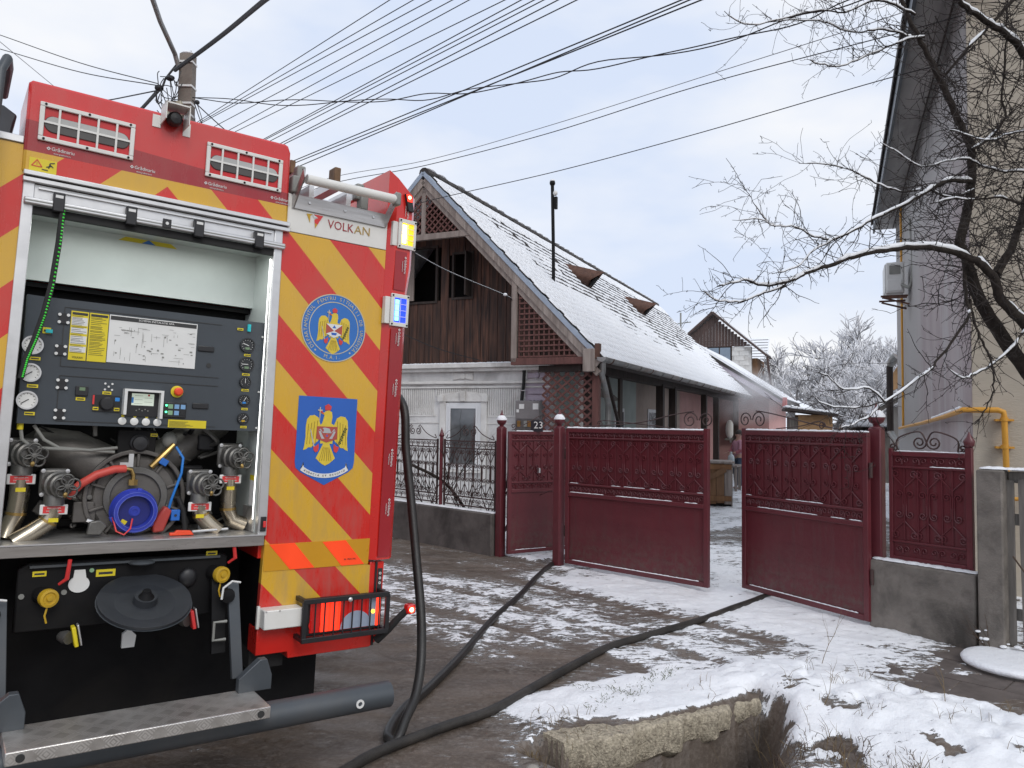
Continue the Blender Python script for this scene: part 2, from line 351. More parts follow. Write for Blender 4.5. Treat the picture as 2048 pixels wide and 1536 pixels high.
# culvert slab at the roadside
def culvert():
    f = [(.30, 3.93), (.62, 4.06), (.95, 4.29), (1.22, 4.44), (1.47, 4.63)]
    mb = MB(); rows = []; rng = random.Random(3); nseg = 44
    import itertools
    def P(q):
        k = min(int(q*4), 3); a = q*4-k; return (f[k][0]*(1-a)+f[k+1][0]*a, f[k][1]*(1-a)+f[k+1][1]*a)
    bx_, by_ = -.700, .714
    prof = [(.42, -.10), (.36, -.03), (.30, .0), (.14, .006), (.016, .004), (0, -.010), (-.004, -.06), (.0, -.12), (.008, -.18), (.05, -.225), (.42, -.26)]
    for i in range(nseg+1):
        x, y = P(i/nseg); row = []
        for d, z in prof:
            jx = rng.uniform(-.008, .008); wv_ = .018*math.sin(i*.55)+.012*math.sin(i*1.37+1); z = z if z > -.02 else z*(1-.5*(i/nseg)**1.5)+.012*math.sin(i*.8)
            row.append((x+bx_*(d+jx+wv_), y+by_*(d+jx+wv_), z+rng.uniform(-.007, .007)-.01*(i/nseg)+(.05*max(0, .12-abs(i/nseg))/.12 if z < -.1 else 0)))
        rows.append(row)
    vs = [p for r in rows for p in r]; n = len(prof)
    fs = [(i*n+j, i*n+j+1, (i+1)*n+j+1, (i+1)*n+j) for i in range(nseg) for j in range(n-1)]
    fs += [tuple(range(n))[::-1], tuple(nseg*n+j for j in range(n))]
    mb.add(vs, [q[::-1] for q in fs])
    return mb.obj('culvert_slab', 'slab_stone', ang=38)
tag(culvert(), 'rough beige concrete culvert slab half covered in snow beside the muddy road', 'culvert')
# ------------------------------------------------------------ fire engine
def chevron(name, off, red=(.62, .020, .013), yel=(.69, .395, .026), hood=False):
    m, nt, b, tc = base(name); sp = N(nt, 'ShaderNodeSeparateXYZ'); nt.links.new(tc.outputs['Object'], sp.inputs[0])
    x, z = sp.outputs['X'], sp.outputs['Z']
    v = mth(nt, 'ADD', mth(nt, 'ABSOLUTE', x), z)
    fr = mth(nt, 'FRACT', mth(nt, 'DIVIDE', mth(nt, 'SUBTRACT', v, off), .432))
    f = mth(nt, 'LESS_THAN', fr, .5)
    c = mixc(nt, f, red, yel)
    if hood:
        c = mixc(nt, mth(nt, 'GREATER_THAN', z, 2.665), c, (.34, .012, .018))
        c = mixc(nt, mth(nt, 'GREATER_THAN', z, mth(nt, 'SUBTRACT', 2.76, mth(nt, 'MULTIPLY', x, .06))), c, (.63, .03, .03))
    g = noise(nt, 3.0, 6, .6, tc.outputs['Object'])
    c = mixc(nt, mth(nt, 'MULTIPLY', ramp(nt, g, .45, .75), .16), c, (.30, .22, .17))
    gr = mth(nt, 'MULTIPLY', ramp(nt, noise(nt, 5, 7, .7, mapv(nt, tc.outputs['Object'], (2.2, 1, .5))), .42, .72), ramp(nt, mth(nt, 'DIVIDE', z, 3.0), .2, .62, (.55, .55, .55), (.10, .10, .10)))
    c = mixc(nt, gr, c, (.24, .19, .155))
    nt.links.new(c, b.inputs['Base Color'])
    nt.links.new(mth(nt, 'ADD', mth(nt, 'ADD', mth(nt, 'MULTIPLY', g, .2), .16), mth(nt, 'MULTIPLY', gr, .6)), b.inputs['Roughness']); b.inputs['Coat Weight'].default_value = .3; b.inputs['Coat Roughness'].default_value = .08
chevron('chevron', 2.679); chevron('chevron_hood', 2.636, hood=True)
mat('red_paint', (.64, .020, .013), .28, var=.1, scale=3, coat=.5, dirt=(.30, .08, .06), dirt_amt=.25)
mat('dark_red_film', (.33, .01, .016), .32, var=.1, scale=3, coat=.3)
mat('white_paint', (.74, .73, .69), .4, var=.05, scale=4, dirt=(.5, .48, .44), dirt_amt=.3)
mat('bay_white', (.66, .71, .68), .38, var=.05, scale=3, dirt=(.48, .5, .48), dirt_amt=.35)
mat('alu', (.66, .66, .66), .34, .75, var=.08, scale=8, dirt=(.4, .4, .4), dirt_amt=.3)
mat('stainless', (.46, .44, .42), .3, .9, var=.14, scale=5, stretch=(1, 1, 12), dirt=(.3, .27, .25), dirt_amt=.4)
mat('panel_grey', (.045, .055, .066), .42, var=.1, scale=3, bmp=.12, bscale=300)
mat('chassis_black', (.009, .009, .010), .5, var=.25, scale=5, dirt=(.02, .018, .016), dirt_amt=.5, spec=.15)
mat('black_plastic', (.016, .016, .018), .45, var=.2, scale=9)
mat('grey_steel', (.065, .075, .085), .45, .2, var=.12, scale=5, dirt=(.1, .095, .09), dirt_amt=.4)
mat('cast_iron', (.135, .125, .115), .5, .45, var=.2, scale=9, bmp=.25, bscale=140, dirt=(.05, .045, .04), dirt_amt=.5)
mat('cast_alu', (.16, .155, .145), .42, .6, var=.2, scale=9, bmp=.2, bscale=160, dirt=(.07, .065, .06), dirt_amt=.5)
mat('inox_pipe', (.42, .37, .29), .26, .95, var=.18, scale=6, dirt=(.25, .16, .10), dirt_amt=.45)
mat('yellow_label', (.72, .58, .02), .45, var=.05); mat('yellow_cap', (.55, .34, .015), .4, var=.08, dirt=(.3, .2, .05), dirt_amt=.4)
mat('ink', (.03, .03, .03), .5, var=.05); mat('label_white', (.72, .72, .70), .45, var=.04); mat('label_red', (.68, .04, .04), .45, var=.05)
mat('cap_blue', (.03, .05, .40), .4, var=.15, scale=9, dirt=(.05, .06, .25), dirt_amt=.5); mat('cap_recess_shade', (.012, .018, .16), .4); mat('cap_rim', (.10, .13, .5), .4, var=.4, scale=20); mat('valve_blue', (.02, .14, .52), .4); mat('pipe_blue', (.02, .2, .62), .35)
mat('hose_red', (.60, .075, .055), .5, var=.1); mat('casting_red', (.42, .05, .04), .5, var=.15); mat('orange_red', (.80, .07, .02), .45)
mat('cable_grey', (.24, .24, .22), .5); mat('brass', (.42, .28, .10), .32, .85, var=.2, scale=12)
mat('screen_glow', (.5, .55, .5), .3, emit=(.78, .9, .72), estr=.35); mat('led_green', (.05, .6, .2), .3, emit=(.1, 1, .4), estr=3)
mat('gauge_white', (.78, .78, .75), .3, var=.03); mat('gauge_black', (.02, .021, .023), .3); mat('gauge_lcd', (.16, .24, .14), .3); mat('sticker_blue', (.03, .25, .68), .4); mat('cyan_clip', (.02, .5, .55), .4)
mat('key_green', (.25, .42, .25), .4); mat('key_blue', (.2, .38, .62), .4)
mat('led_white', (.9, .9, .9), .3, emit=(1, 1, .97), estr=2.6); mat('led_tube', (.9, .95, .92), .25, emit=(.92, 1, .96), estr=1.1)
mat('amber_on', (.9, .4, .02), .3, emit=(1, .42, .03), estr=5); mat('amber_core', (1, .9, .6), .3, emit=(1, .60, .16), estr=9); mat('amber_side', (.8, .6, .02), .25, emit=(1, .5, .01), estr=1.0)
mat('blue_core', (.6, .75, 1), .3, emit=(.08, .40, 1), estr=2.6); mat('blue_on', (.02, .05, .8), .25, emit=(.01, .045, 1), estr=1.6)
mat('red_on', (.8, .02, .01), .25, emit=(1, .04, .015), estr=2.2); mat('red_core', (1, .3, .2), .3, emit=(1, .22, .12), estr=14); mat('tail_red', (.45, .008, .008), .15, coat=1.0, emit=(1, .02, .01), estr=.12); mat('tail_hot', (.8, .05, .02), .15, coat=1.0, emit=(1, .03, .008), estr=1.3); mat('tail_clear', (.32, .38, .48), .12, coat=1.0)
mat('retro_orange', (.85, .055, .012), .3, coat=.4, emit=(1, .09, .01), estr=.28); mat('retro_amber', (.60, .29, .012), .3, coat=.4, var=.05)  # faint emission gives the orange stripes a painted glow; they are no lamp
mat('emblem_blue', (.03, .16, .50), .35, var=.05); mat('shield_blue', (.025, .12, .48), .35, var=.05); mat('gold', (.70, .52, .05), .35, var=.06, scale=30); mat('gold_dark', (.30, .2, .02), .4); mat('gold_ring', (.55, .50, .36), .35)
mat('emblem_red', (.42, .08, .06), .4); mat('emblem_claw', (.62, .05, .05), .4); mat('emblem_grey', (.45, .46, .47), .4); mat('leaf_green', (.015, .05, .02), .5)
mat('wood_block', (.16, .09, .045), .7, var=.3, scale=14); mat('rubber', (.014, .014, .014), .75, var=.2)
mat('rope_green', (.05, .75, .05), .5, var=.1); mat('rope_black', (.02, .02, .02), .8)
mat('lamp_dark', (.07, .065, .06), .3); mat('recess_red', (.55, .012, .016), .35); mat('lamp_glass', (.42, .42, .40), .12, var=.1, coat=.6); mat('warn_red', (.66, .08, .03), .4)
def tread_mat():
    m, nt, b, tc = base('tread_plate'); v = tc.outputs['Object']
    sp = N(nt, 'ShaderNodeSeparateXYZ'); nt.links.new(mapv(nt, v, (1, 1, 1), (0, 0, 0)), sp.inputs[0])
    x, y = sp.outputs['X'], mth(nt, 'ADD', sp.outputs['Y'], sp.outputs['Z'])
    def lozenge(a, bb, ph):
        u = mth(nt, 'ADD', mth(nt, 'MULTIPLY', x, a), mth(nt, 'MULTIPLY', y, bb)); u = mth(nt, 'ADD', u, ph); return mth(nt, 'FRACT', u)
    k = 1/.052
    cx = mth(nt, 'MULTIPLY', x, k); cy = mth(nt, 'MULTIPLY', y, k)
    par = mth(nt, 'MODULO', mth(nt, 'ABSOLUTE', mth(nt, 'ADD', mth(nt, 'FLOOR', cx), mth(nt, 'FLOOR', cy))), 2.0)
    fx = mth(nt, 'SUBTRACT', mth(nt, 'FRACT', cx), .5); fy = mth(nt, 'SUBTRACT', mth(nt, 'FRACT', cy), .5)
    p = mth(nt, 'ADD', fx, fy); q = mth(nt, 'SUBTRACT', fx, fy)
    sw = lambda a, bq: mth(nt, 'ADD', mth(nt, 'MULTIPLY', a, par), mth(nt, 'MULTIPLY', bq, mth(nt, 'SUBTRACT', 1.0, par)))
    l = mth(nt, 'ABSOLUTE', sw(p, q)); s = mth(nt, 'ABSOLUTE', sw(q, p))
    five = mth(nt, 'PINGPONG', mth(nt, 'MULTIPLY', s, 1.0), .13)
    h = mth(nt, 'MULTIPLY', mth(nt, 'LESS_THAN', l, .42), mth(nt, 'GREATER_THAN', five, .05))
    g = noise(nt, 7, 6, .65, v)
    c = mixc(nt, mth(nt, 'MULTIPLY', ramp(nt, g, .35, .7), .75), (.62, .60, .57), (.24, .22, .20)); c = mixc(nt, mth(nt, 'MULTIPLY', h, .75), c, (.70, .68, .65))
    nt.links.new(c, b.inputs['Base Color']); b.inputs['Metallic'].default_value = .75; b.inputs['Roughness'].default_value = .38
    nt.links.new(bump(nt, h, 1.0, .010), b.inputs['Normal'])
tread_mat()
ORG = (-1.66105, 3.39423, 0.0); TRX = (.80228, .59608, -.03203); TRY = (-.59579, .80291, .01922); TRZ = (.03718, .00366, .99930)
fe = thing('fire_engine', 'red and yellow striped fire engine seen from behind, rear pump bay open', 'fire engine', frame(ORG, TRX, TRY, TRZ))
def part(mb, n, m, par=None, **k): return mb.obj(n, m, par or fe, **k)
def box(n, m, x0, x1, y0, y1, z0, z1, par=None, bev=0, **k): return part(MB().bx(x0, x1, y0, y1, z0, z1), n, m, par, bev=bev, **k)
# body shell
body = part(MB().bx(-1.24, 1.24, .46, 5.6, .95, 2.66).bx(.535, 1.24, .03, .46, .95, 2.66).bx(-1.24, -.535, .03, .46, .95, 2.66).bx(-.535, .535, .03, .46, 2.6, 2.66), 'body', 'red_paint')
for sx in (1, -1):
    rp_ = part(MB().ext([(sx*.537, 2.545 if sx > 0 else 2.69), (sx*1.10, 2.545 if sx > 0 else 2.69), (sx*1.10, .89), (sx*1.118, .885), (sx*1.118, .62), (sx*.545, .62), (sx*.552, 1.02), (sx*.553, 1.06)], -.004, .03), 'rear_panel', 'chevron')
    lo = part(MB().ext([(sx*.545, .494), (sx*.70, .494), (sx*.705, .462), (sx*1.14, .462), (sx*1.20, .50), (sx*1.20, .90), (sx*1.118, .90), (sx*1.118, .62), (sx*.545, .62)], -.002, .12), 'lower_corner', 'red_paint', bev=.004)
    box('corner_side', 'chassis_black', sx*.55 if sx > 0 else -.56, .56 if sx > 0 else -.55, .03, .35, .50, 1.0)
    rp_ = part(MB().ext([(sx*.55, .40), (sx*.72, .40), (sx*.72, .50), (sx*.55, .50)], .1, .45), 'mud_flap', 'rubber')
white = box('name_panel', 'white_paint', .556, 1.10, -.006, .03, 2.548, 2.735, bev=.002)
box('end_cap', 'alu', -1.10, -.548, -.012, .05, 2.692, 2.722, bev=.003)
# pillars with lights
def pillar(sx):
    sec0 = [(1.098, 0), (1.135, -.035), (1.232, -.028), (1.262, .01), (1.266, .42), (1.098, .42)]
    sec1 = [(1.098, 0), (1.135, -.03), (1.218, -.022), (1.247, .012), (1.25, .42), (1.098, .42)]
    zs = [(.915, sec1, .0), (.94, sec1, 0), (2.33, sec1, 0), (2.47, sec0, 0), (2.86, sec0, 0)]
    mb = MB(); n = 6; vs = []
    for k, (z, s, _) in enumerate(zs):
        for (x, y) in s: vs.append((sx*x, y, z+(0.0 if k < 4 else (-.0 if x > 1.2 else .12*(1.2-min(x, 1.2))/.1))))
    fs = [(i*n+j, i*n+(j+1) % n, (i+1)*n+(j+1) % n, (i+1)*n+j) for i in range(4) for j in range(n)]+[tuple(range(n))[::-1], tuple(4*n+j for j in range(n))]
    if sx < 0: fs = [f[::-1] for f in fs]
    p = part(mb.add(vs, fs), 'corner_pillar', 'red_paint', ang=20)
    # film strips down the pillar face
    for z0, z1 in ((.93, 2.13), (2.34, 2.55)):
        part(MB().add([(sx*1.142, -.0365, z0), (sx*1.214, -.0305, z0), (sx*1.214, -.0305, z1), (sx*1.142, -.0365, z1)], [(0, 1, 2, 3) if sx > 0 else (3, 2, 1, 0)]), 'film_strip', 'dark_red_film', p)
    return p
pr = pillar(1); pl = pillar(-1)
for sx in (1, -1):   # roof side walls running forward from the pillars
    part(MB().ext([(sx*1.10, 2.66), (sx*1.26, 2.66), (sx*1.26, 2.86), (sx*1.2, 2.96), (sx*1.12, 2.96)], .40, 5.4), 'roof_side_wall', 'red_paint', bev=.006)
PT = T(1.185, -.032, 0) @ Matrix.Rotation(R_(4), 4, 'Z')
for z0, z1, c1, c2, c3, nm in ((2.565, 2.725, 'amber_core', 'amber_on', 'amber_side', 'amber_beacon'), (2.145, 2.318, 'blue_core', 'blue_on', 'blue_on', 'blue_beacon')):
    dx = .018 if z0 > 2.4 else -.002; zc = (z0+z1)/2
    fr = MB(); wd = .055
    fr.bx(-wd, wd, -.012, 0, z1-.02, z1).bx(-wd, wd, -.012, 0, z0, z0+.02).bx(-wd, -.034, -.012, 0, z0+.02, z1-.02).bx(.040, wd, -.012, 0, z0+.02, z1-.02).bx(-wd-.03, -wd, -.001, .03, z0+.01, z1-.02)
    f = part(fr, nm, 'white_paint', pr, bev=.002); f.matrix_local = PT @ T(dx, 0, 0)
    part(MB().bx(-.034, .040, -.004, .004, z0+.02, z1-.02), 'lens', c2 if z0 < 2.4 else c3, f)
    part(MB().bx(-.028, -.004, -.009, -.004, z0+.03, z1-.03), 'lamp_core', c1, f)
    gr = MB()
    for k in range(5): gr.bx(-.034, .040, -.0115, -.009, z0+.02+(z1-z0-.04)*k/4-.0016, z0+.02+(z1-z0-.04)*k/4+.0016)
    gr.bx(.001, .004, -.0115, -.009, z0+.02, z1-.02)
    part(gr, 'guard', 'white_paint', f)
    for xx in (-.046, .047):
        for zz in (z0+.01, z1-.01): part(MB().disc(xx, zz, .005, -.015, -.012, 8), 'screw', 'chassis_black', f)
# marker lamp near the pillar top
mk_ = part(MB().ext([(1.175, 2.862), (1.21, 2.858), (1.232, 2.77), (1.196, 2.77)], -.052, -.03), 'marker_lamp', 'black_plastic', pr, bev=.003)
part(MB().ext([(1.178, 2.858), (1.207, 2.855), (1.214, 2.82), (1.188, 2.82)], -.056, -.052), 'lens', 'red_on', mk_); part(MB().disc(1.196, 2.842, .009, -.059, -.056, 12), 'lamp_core', 'red_core', mk_)
# maker stickers
def sticker(par, x, y, z, rot=0., s=1.):
    text('sticker', 'Gr\u0103dinariu', .021*s, 'label_white', par, x, y, z, rot, width=.082*s)
    text('sticker', 'www.gradinariu.ro', .009*s, 'label_white', par, x-.002*math.cos(rot), y, z-.017*s, rot, width=.062*s) if rot == 0 else text('sticker', 'www.gradinariu.ro', .009*s, 'label_white', par, x-.017*s, y, z, rot, width=.062*s)
    dx, dz = (-.052*s, 0) if rot == 0 else (0, .052*s)
    part(MB().ring(x+dx, z+dz, .0035*s, .0075*s, y-.001, y, 4), 'sticker_logo', 'label_white', par)
for z in (2.80, 2.50, 2.30-.19, 1.84, 1.47, 1.21): sticker(pr, 1.19 if z < 2.4 else 1.203, -.0385+.0006, z-.03, R_(90), .92)
# hood over the pump bay
hood = part(MB().ext([(-.548, 2.575), (.556, 2.575), (.549, 2.93), (.535, 2.962), (.52, 2.968), (-.535, 2.958), (-.548, 2.945)], -.02, .40), 'hood', 'chevron_hood', bev=.012)
for xs in (-.455, -.142, .168, .476): sticker(hood, xs+.045, -.0215, 2.69)
wl = part(MB().bx(-.525, -.428, -.0225, -.0205, 2.583, 2.64), 'warning_sign', 'yellow_label', hood)
for a in range(3):
    P3 = [(-.516, 2.607), (-.48, 2.607), (-.498, 2.634)]; p, q = P3[a], P3[(a+1) % 3]
    part(MB().bar((p[0], -.0235, p[1]), (q[0], -.0235, q[1]), .004, .001, (0, 1, 0)), 'triangle', 'warn_red', hood)
part(MB().bx(-.499, -.497, -.0238, -.0228, 2.613, 2.625), 'mark', 'warn_red', hood)
for p, q in (((-.465, 2.61), (-.445, 2.618)), ((-.456, 2.606), (-.452, 2.628)), ((-.452, 2.628), (-.436, 2.632)), ((-.452, 2.622), (-.44, 2.612)), ((-.48, 2.598), (-.458, 2.597))): part(MB().bar((p[0], -.0235, p[1]), (q[0], -.0235, q[1]), .004, .001, (0, 1, 0)), 'mark', 'ink', hood)
def grille(cx, cz):
    W, Hh = .178, .080
    f = MB(); y0, y1 = -.034, -.022
    f.bx(-W, W, y0, y1, Hh-.018, Hh).bx(-W, W, y0, y1, -Hh, -Hh+.018).bx(-W, -W+.018, y0, y1, -Hh+.018, Hh-.018).bx(W-.018, W, y0, y1, -Hh+.018, Hh-.018)
    g = part(f, 'work_lamp', 'white_paint', hood, bev=.003); g.matrix_local = T(cx, 0, cz)
    for k in range(1, 5): x = -W+2*W*k/5; part(MB().bx(x-.004, x+.004, y0+.001, y1, -Hh+.016, Hh-.016), 'guard_bar', 'white_paint', g)
    part(MB().bx(-W+.016, W-.016, y0+.002, y1-.001, -.004, .004), 'guard_bar', 'white_paint', g)
    part(MB().bx(-W+.018, W-.018, -.0215, -.0205, -Hh+.018, Hh-.018), 'recess', 'recess_red', g)
    l = MB()
    n = 24
    pts = [(.125*(1 if math.cos(t) >= 0 else -1)+.034*math.cos(t), .034*math.sin(t)-.004) for t in [2*math.pi*i/n for i in range(n)]]
    l.ext(pts, -.027, -.0205); part(l, 'lamp_body', 'lamp_dark', g, bev=.002)
    l = MB().ext([(x*.97, .004+max(z, -.002)*.8) for x, z in pts], -.029, -.026); part(l, 'lamp_lens', 'lamp_glass', g)
    for x in (-W+.02, 0, W-.02):
        for z in (-Hh+.008, Hh-.008): part(MB().disc(x, z, .005, y0-.003, y0, 8), 'screw', 'chassis_black', g)
grille(-.326, 2.795); grille(.331, 2.80)
cb = part(MB().bx(-.082, -.048, -.024, -.020, 2.89, 2.945).bx(.046, .078, -.024, -.020, 2.88, 2.94).bx(-.05, -.046, -.13, -.022, 2.905, 2.985).bx(.046, .05, -.13, -.022, 2.90, 2.985).bx(-.05, .05, -.13, -.022, 2.975, 2.981), 'camera_bracket', 'white_paint', hood)
part(MB().lathe([(0, .028), (.02, .032), (.05, .030), (.06, .022), (.064, .0)], (0, -.03, 2.935), (0, -1, -.1), 20), 'rear_camera', 'black_plastic', cb)
# roller shutter rails, straps
fr = box('shutter_rail', 'alu', -.542, .562, -.042, -.004, 2.562, 2.582, bev=.003); box('rail_lip', 'alu', -.542, .568, -.032, -.004, 2.538, 2.558, fr, bev=.003)
box('shutter_slat', 'alu', -.50, .50, -.006, .02, 2.478, 2.535); box('slat_edge', 'alu', -.485, .485, -.018, -.006, 2.517, 2.524)
bar_ = box('pull_bar', 'alu', -.533, .548, -.035, -.010, 2.447, 2.476, bev=.006); box('bar_groove', 'cable_grey', -.533, .548, -.0365, -.035, 2.459, 2.464, bar_)
box('rubber_seal', 'rubber', -.50, .50, -.01, .02, 2.415, 2.446)
for x in (-.411, -.138, .143, .418):
    s = box('strap', 'black_plastic', x-.021, x+.021, -.046, -.006, 2.432, 2.512, bev=.004); box('tag', 'label_white', x-.014, x+.014, -.0475, -.046, 2.488, 2.500, s)
lt = box('latch', 'black_plastic', -.012, .024, -.042, -.035, 2.447, 2.487, bev=.002); part(MB().disc(.006, 2.467, .007, -.045, -.042, 14), 'lock', 'label_white', lt)
for sx in (-1, 1):
    j = part(MB().add([(sx*.496, -.012, 2.445), (sx*.538, -.012, 2.538), (sx*.50, -.012, 2.538), (sx*.555, -.012, 1.064), (sx*.518, -.012, 1.064)], []), 'jamb', 'alu') if False else None
    mbj = MB(); xs = [(.497, .538, 2.54), (.513, .556, 1.064)]
    v = []
    for y in (-.014, .03):
        for a, b_, z in xs: v += [(sx*a, y, z), (sx*b_, y, z)]
    mbj.add(v, [(0, 1, 3, 2), (4, 6, 7, 5), (0, 2, 6, 4), (1, 5, 7, 3), (0, 4, 5, 1), (2, 3, 7, 6)] if sx > 0 else [(2, 3, 1, 0), (5, 7, 6, 4), (4, 6, 2, 0), (3, 7, 5, 1), (1, 5, 4, 0), (6, 7, 3, 2)])
    j = part(mbj, 'jamb', 'alu', bev=.003)
    sw = box('switch', 'black_plastic', sx*.536-.013, sx*.536+.013, -.022, -.014, 1.085, 1.155, j, bev=.002)
    box('switch_light', 'label_red', sx*.538-.006, sx*.538+.009, -.030, -.022, 1.105, 1.135, j, bev=.003)
box('led_strip', 'led_white', .4925, .496, .014, .020, 1.14, 2.40)
# bay lining
box('bay_side', 'bay_white', .515, .535, .03, .44, 1.06, 2.45); box('bay_side', 'bay_white', -.535, -.515, .03, .44, 1.06, 2.45)
part(MB().bx(-.515, .515, .30, .33, 2.185, 2.45), 'bay_back', 'bay_white'); part(MB().bx(-.515, .515, .415, .44, 1.06, 2.18), 'bay_back', 'chassis_black')
box('bay_ceiling', 'bay_white', -.515, .515, .03, .44, 2.45, 2.47); box('shelf', 'chassis_black', -.515, .515, .334, .44, 2.16, 2.18)
box('bay_floor', 'tread_plate', -.515, .515, .0, .44, 1.055, 1.072); box('led_tube', 'led_tube', -.45, .47, .035, .075, 2.432, 2.448, bev=.006)
box('side_tread', 'tread_plate', .505, .5145, .05, .20, 1.075, 1.19)
part(MB().ext([(-.13, 2.425), (.13, 2.425), (.10, 2.445), (-.10, 2.445)], .297, .2995), 'sticker', 'yellow_label'); part(MB().ext([(-.03, 2.425), (.03, 2.425), (0, 2.445)], .294, .2965), 'sticker', 'emblem_blue')
box('sill', 'stainless', -.56, .545, -.02, .03, 1.018, 1.066, bev=.003); box('sill_edge', 'alu', -.53, .545, -.026, .0, 1.0665, 1.072)
# control panel
cp = part(MB().add([(-.485, .07, 1.556), (-.42, .09, 1.556), (.335, .09, 1.558), (.512, .07, 1.56), (.505, .07, 2.09), (.335, .09, 2.092), (-.42, .09, 2.092), (-.485, .07, 2.092),
                    (-.485, .12, 1.556), (.512, .12, 1.56), (.505, .12, 2.09), (-.485, .12, 2.092)],
                   [(0, 1, 6, 7), (1, 2, 5, 6), (2, 3, 4, 5), (0, 8, 9, 3, 2, 1), (7, 6, 5, 4, 10, 11), (3, 9, 10, 4), (8, 0, 7, 11), (9, 8, 11, 10)]), 'control_panel', 'panel_grey', ang=10)
PY = .088
def pp(mb, n, m, **k): return mb.obj(n, m, cp, **k)
for z0, z1 in ((1.805, 2.058), (1.572, 1.765)):
    for p, q in (((-.345, z0), (-.345, z1)), ((-.345, z1), (.31, z1)), ((-.345, z0), (.31, z0))): pp(MB().bar((p[0], PY, p[1]), (q[0], PY, q[1]), .003, .002, (0, 1, 0)), 'door_gap', 'ink')
pp(MB().bx(-.172, .198, PY-.002, PY, 1.838, 2.048), 'schema_board', 'label_white'); pp(MB().bx(-.168, .194, PY-.0026, PY-.002, 2.026, 2.044), 'header', 'ink')
text('schema_title', 'SCHEMA INSTALATIE APA', .012, 'label_white', cp, .02, PY-.004, 2.035, width=.15)
text('schema_text', 'REZERVOR APA', .008, 'cable_grey', cp, -.10, PY-.003, 1.985, width=.045); text('schema_text', '3000 L', .008, 'cable_grey', cp, -.10, PY-.003, 1.974, width=.02)
rg = random.Random(5); ln = MB()
for k in range(46):
    x = rg.uniform(-.15, .18); z = rg.uniform(1.855, 2.008); L = rg.uniform(.01, .05)
    if rg.random() < .6: ln.bx(x, min(x+L, .19), PY-.0028, PY-.0022, z, z+.0012)
    else: ln.bx(x, x+.0012, PY-.0028, PY-.0022, max(z-L, 1.85), z)
for k in range(26):
    x = rg.uniform(-.15, .18); z = rg.uniform(1.855, 2.0); ln.bx(x, x+rg.uniform(.003, .012), PY-.0028, PY-.0022, z, z+rg.uniform(.003, .008))
pp(ln, 'diagram', 'cable_grey')
for x0, x1 in ((-.320, -.253), (-.249, -.175)):
    l = pp(MB().bx(x0, x1, PY-.002, PY, 1.835, 2.046), 'instruction_label', 'yellow_label'); t_ = MB(); z = 2.024
    t_.bx(x0+.004, x1-.004, PY-.003, PY-.0022, 2.030, 2.041)
    while z > 1.86: t_.bx(x0+.005, x1-rg.uniform(.006, .03), PY-.003, PY-.0022, z, z+.0016); z -= rg.uniform(.0045, .009)
    t_.obj('print', 'ink', l)
    if x0 < -.3:
        for za, zb in ((1.985, 2.02), (1.95, 1.975), (1.905, 1.94), (1.87, 1.895)): MB().bx(x0+.003, x1-.003, PY-.0024, PY-.002, za, zb).obj('print_block', 'label_white', l)
text('label_text', 'VOLKAN', .012, 'ink', cp, -.285, PY-.003, 1.847, width=.04)
for x, z in ((-.347, 2.008), (-.349, 1.873), (-.334, 1.729), (-.334, 1.601)):
    hg = pp(MB().bx(x-.017, x+.017, PY-.006, PY, z-.022, z+.022), 'hinge', 'black_plastic')
    for dx in (-.016, .016):
        for dz in (-.016, .016): MB().disc(x+dx, z+dz, .0065, PY-.009, PY-.006, 12).obj('hinge_screw', 'label_white', hg)
def gauge(x, z, r, face, y=.074, needle=30, lab=None, extra=None):
    gb = pp(MB().ring(x, z, r*.86, r*1.05, y-.012, y, 28), 'gauge', 'gauge_black' if face != 'gauge_white' else 'alu'); MB().disc(x, z, r*.9, y-.006, y, 28).obj('dial', face, gb)
    ink = 'ink' if face == 'gauge_white' else 'label_white'; tk = MB()
    for k in range(11):
        a = R_(225-27*k); tk.bar((x+r*.66*math.cos(a), y-.007, z+r*.66*math.sin(a)), (x+r*.8*math.cos(a), y-.007, z+r*.8*math.sin(a)), r*.05, .001, (0, 1, 0))
    tk.obj('scale', ink, gb); a = R_(needle)
    MB().bar((x-.2*r*math.cos(a), y-.008, z-.2*r*math.sin(a)), (x+.7*r*math.cos(a), y-.008, z+.7*r*math.sin(a)), r*.09, .001, (0, 1, 0)).obj('needle', ink, gb)
    if extra: MB().bx(x-r*.3, x+r*.3, y-.0085, y-.0065, z-r*.62, z-r*.3).obj('dial_mark', extra, gb)
def ylab(par, x, y, z, w=.04, h=.011):
    l = MB().bx(x-w/2, x+w/2, y-.0016, y, z-h/2, z+h/2).obj('label', 'yellow_label', par); MB().bx(x-w*.36, x+w*.36, y-.0022, y-.0016, z-h*.2, z+h*.14).obj('print', 'ink', l)
for x, z in ((-.452, 1.883), (-.452, 1.768), (-.456, 1.653)): gauge(x, z, .037, 'gauge_white', .076, 215); ylab(cp, x+.012, .079, z-.055, .04, .014)
gauge(.431, 1.973, .034, 'gauge_black', .078, 160, extra='gauge_lcd'); gauge(.433, 1.880, .034, 'gauge_black', .078, 180, extra='gauge_lcd')
gauge(.432, 1.794, .026, 'gauge_black', .078, 90); gauge(.433, 1.706, .026, 'gauge_black', .078, 60, extra='sticker_blue'); gauge(.434, 1.618, .026, 'gauge_black', .078, 45, extra='yellow_cap')
for x, z, w_ in ((.437, 1.925, .036), (.434, 1.831, .036), (.437, 1.755, .038), (.439, 1.664, .030), (.440, 1.577, .030), (.393, 2.047, .028)): ylab(cp, x, .078, z, w_, .011)
pp(MB().bx(.426, .440, .066, .078, 2.04, 2.075), 'clip', 'cyan_clip'); pp(MB().bx(-.41, -.385, .07, .084, 1.94, 1.955), 'clip', 'cyan_clip'); ylab(cp, -.405, .088, 1.95, .03, .026)
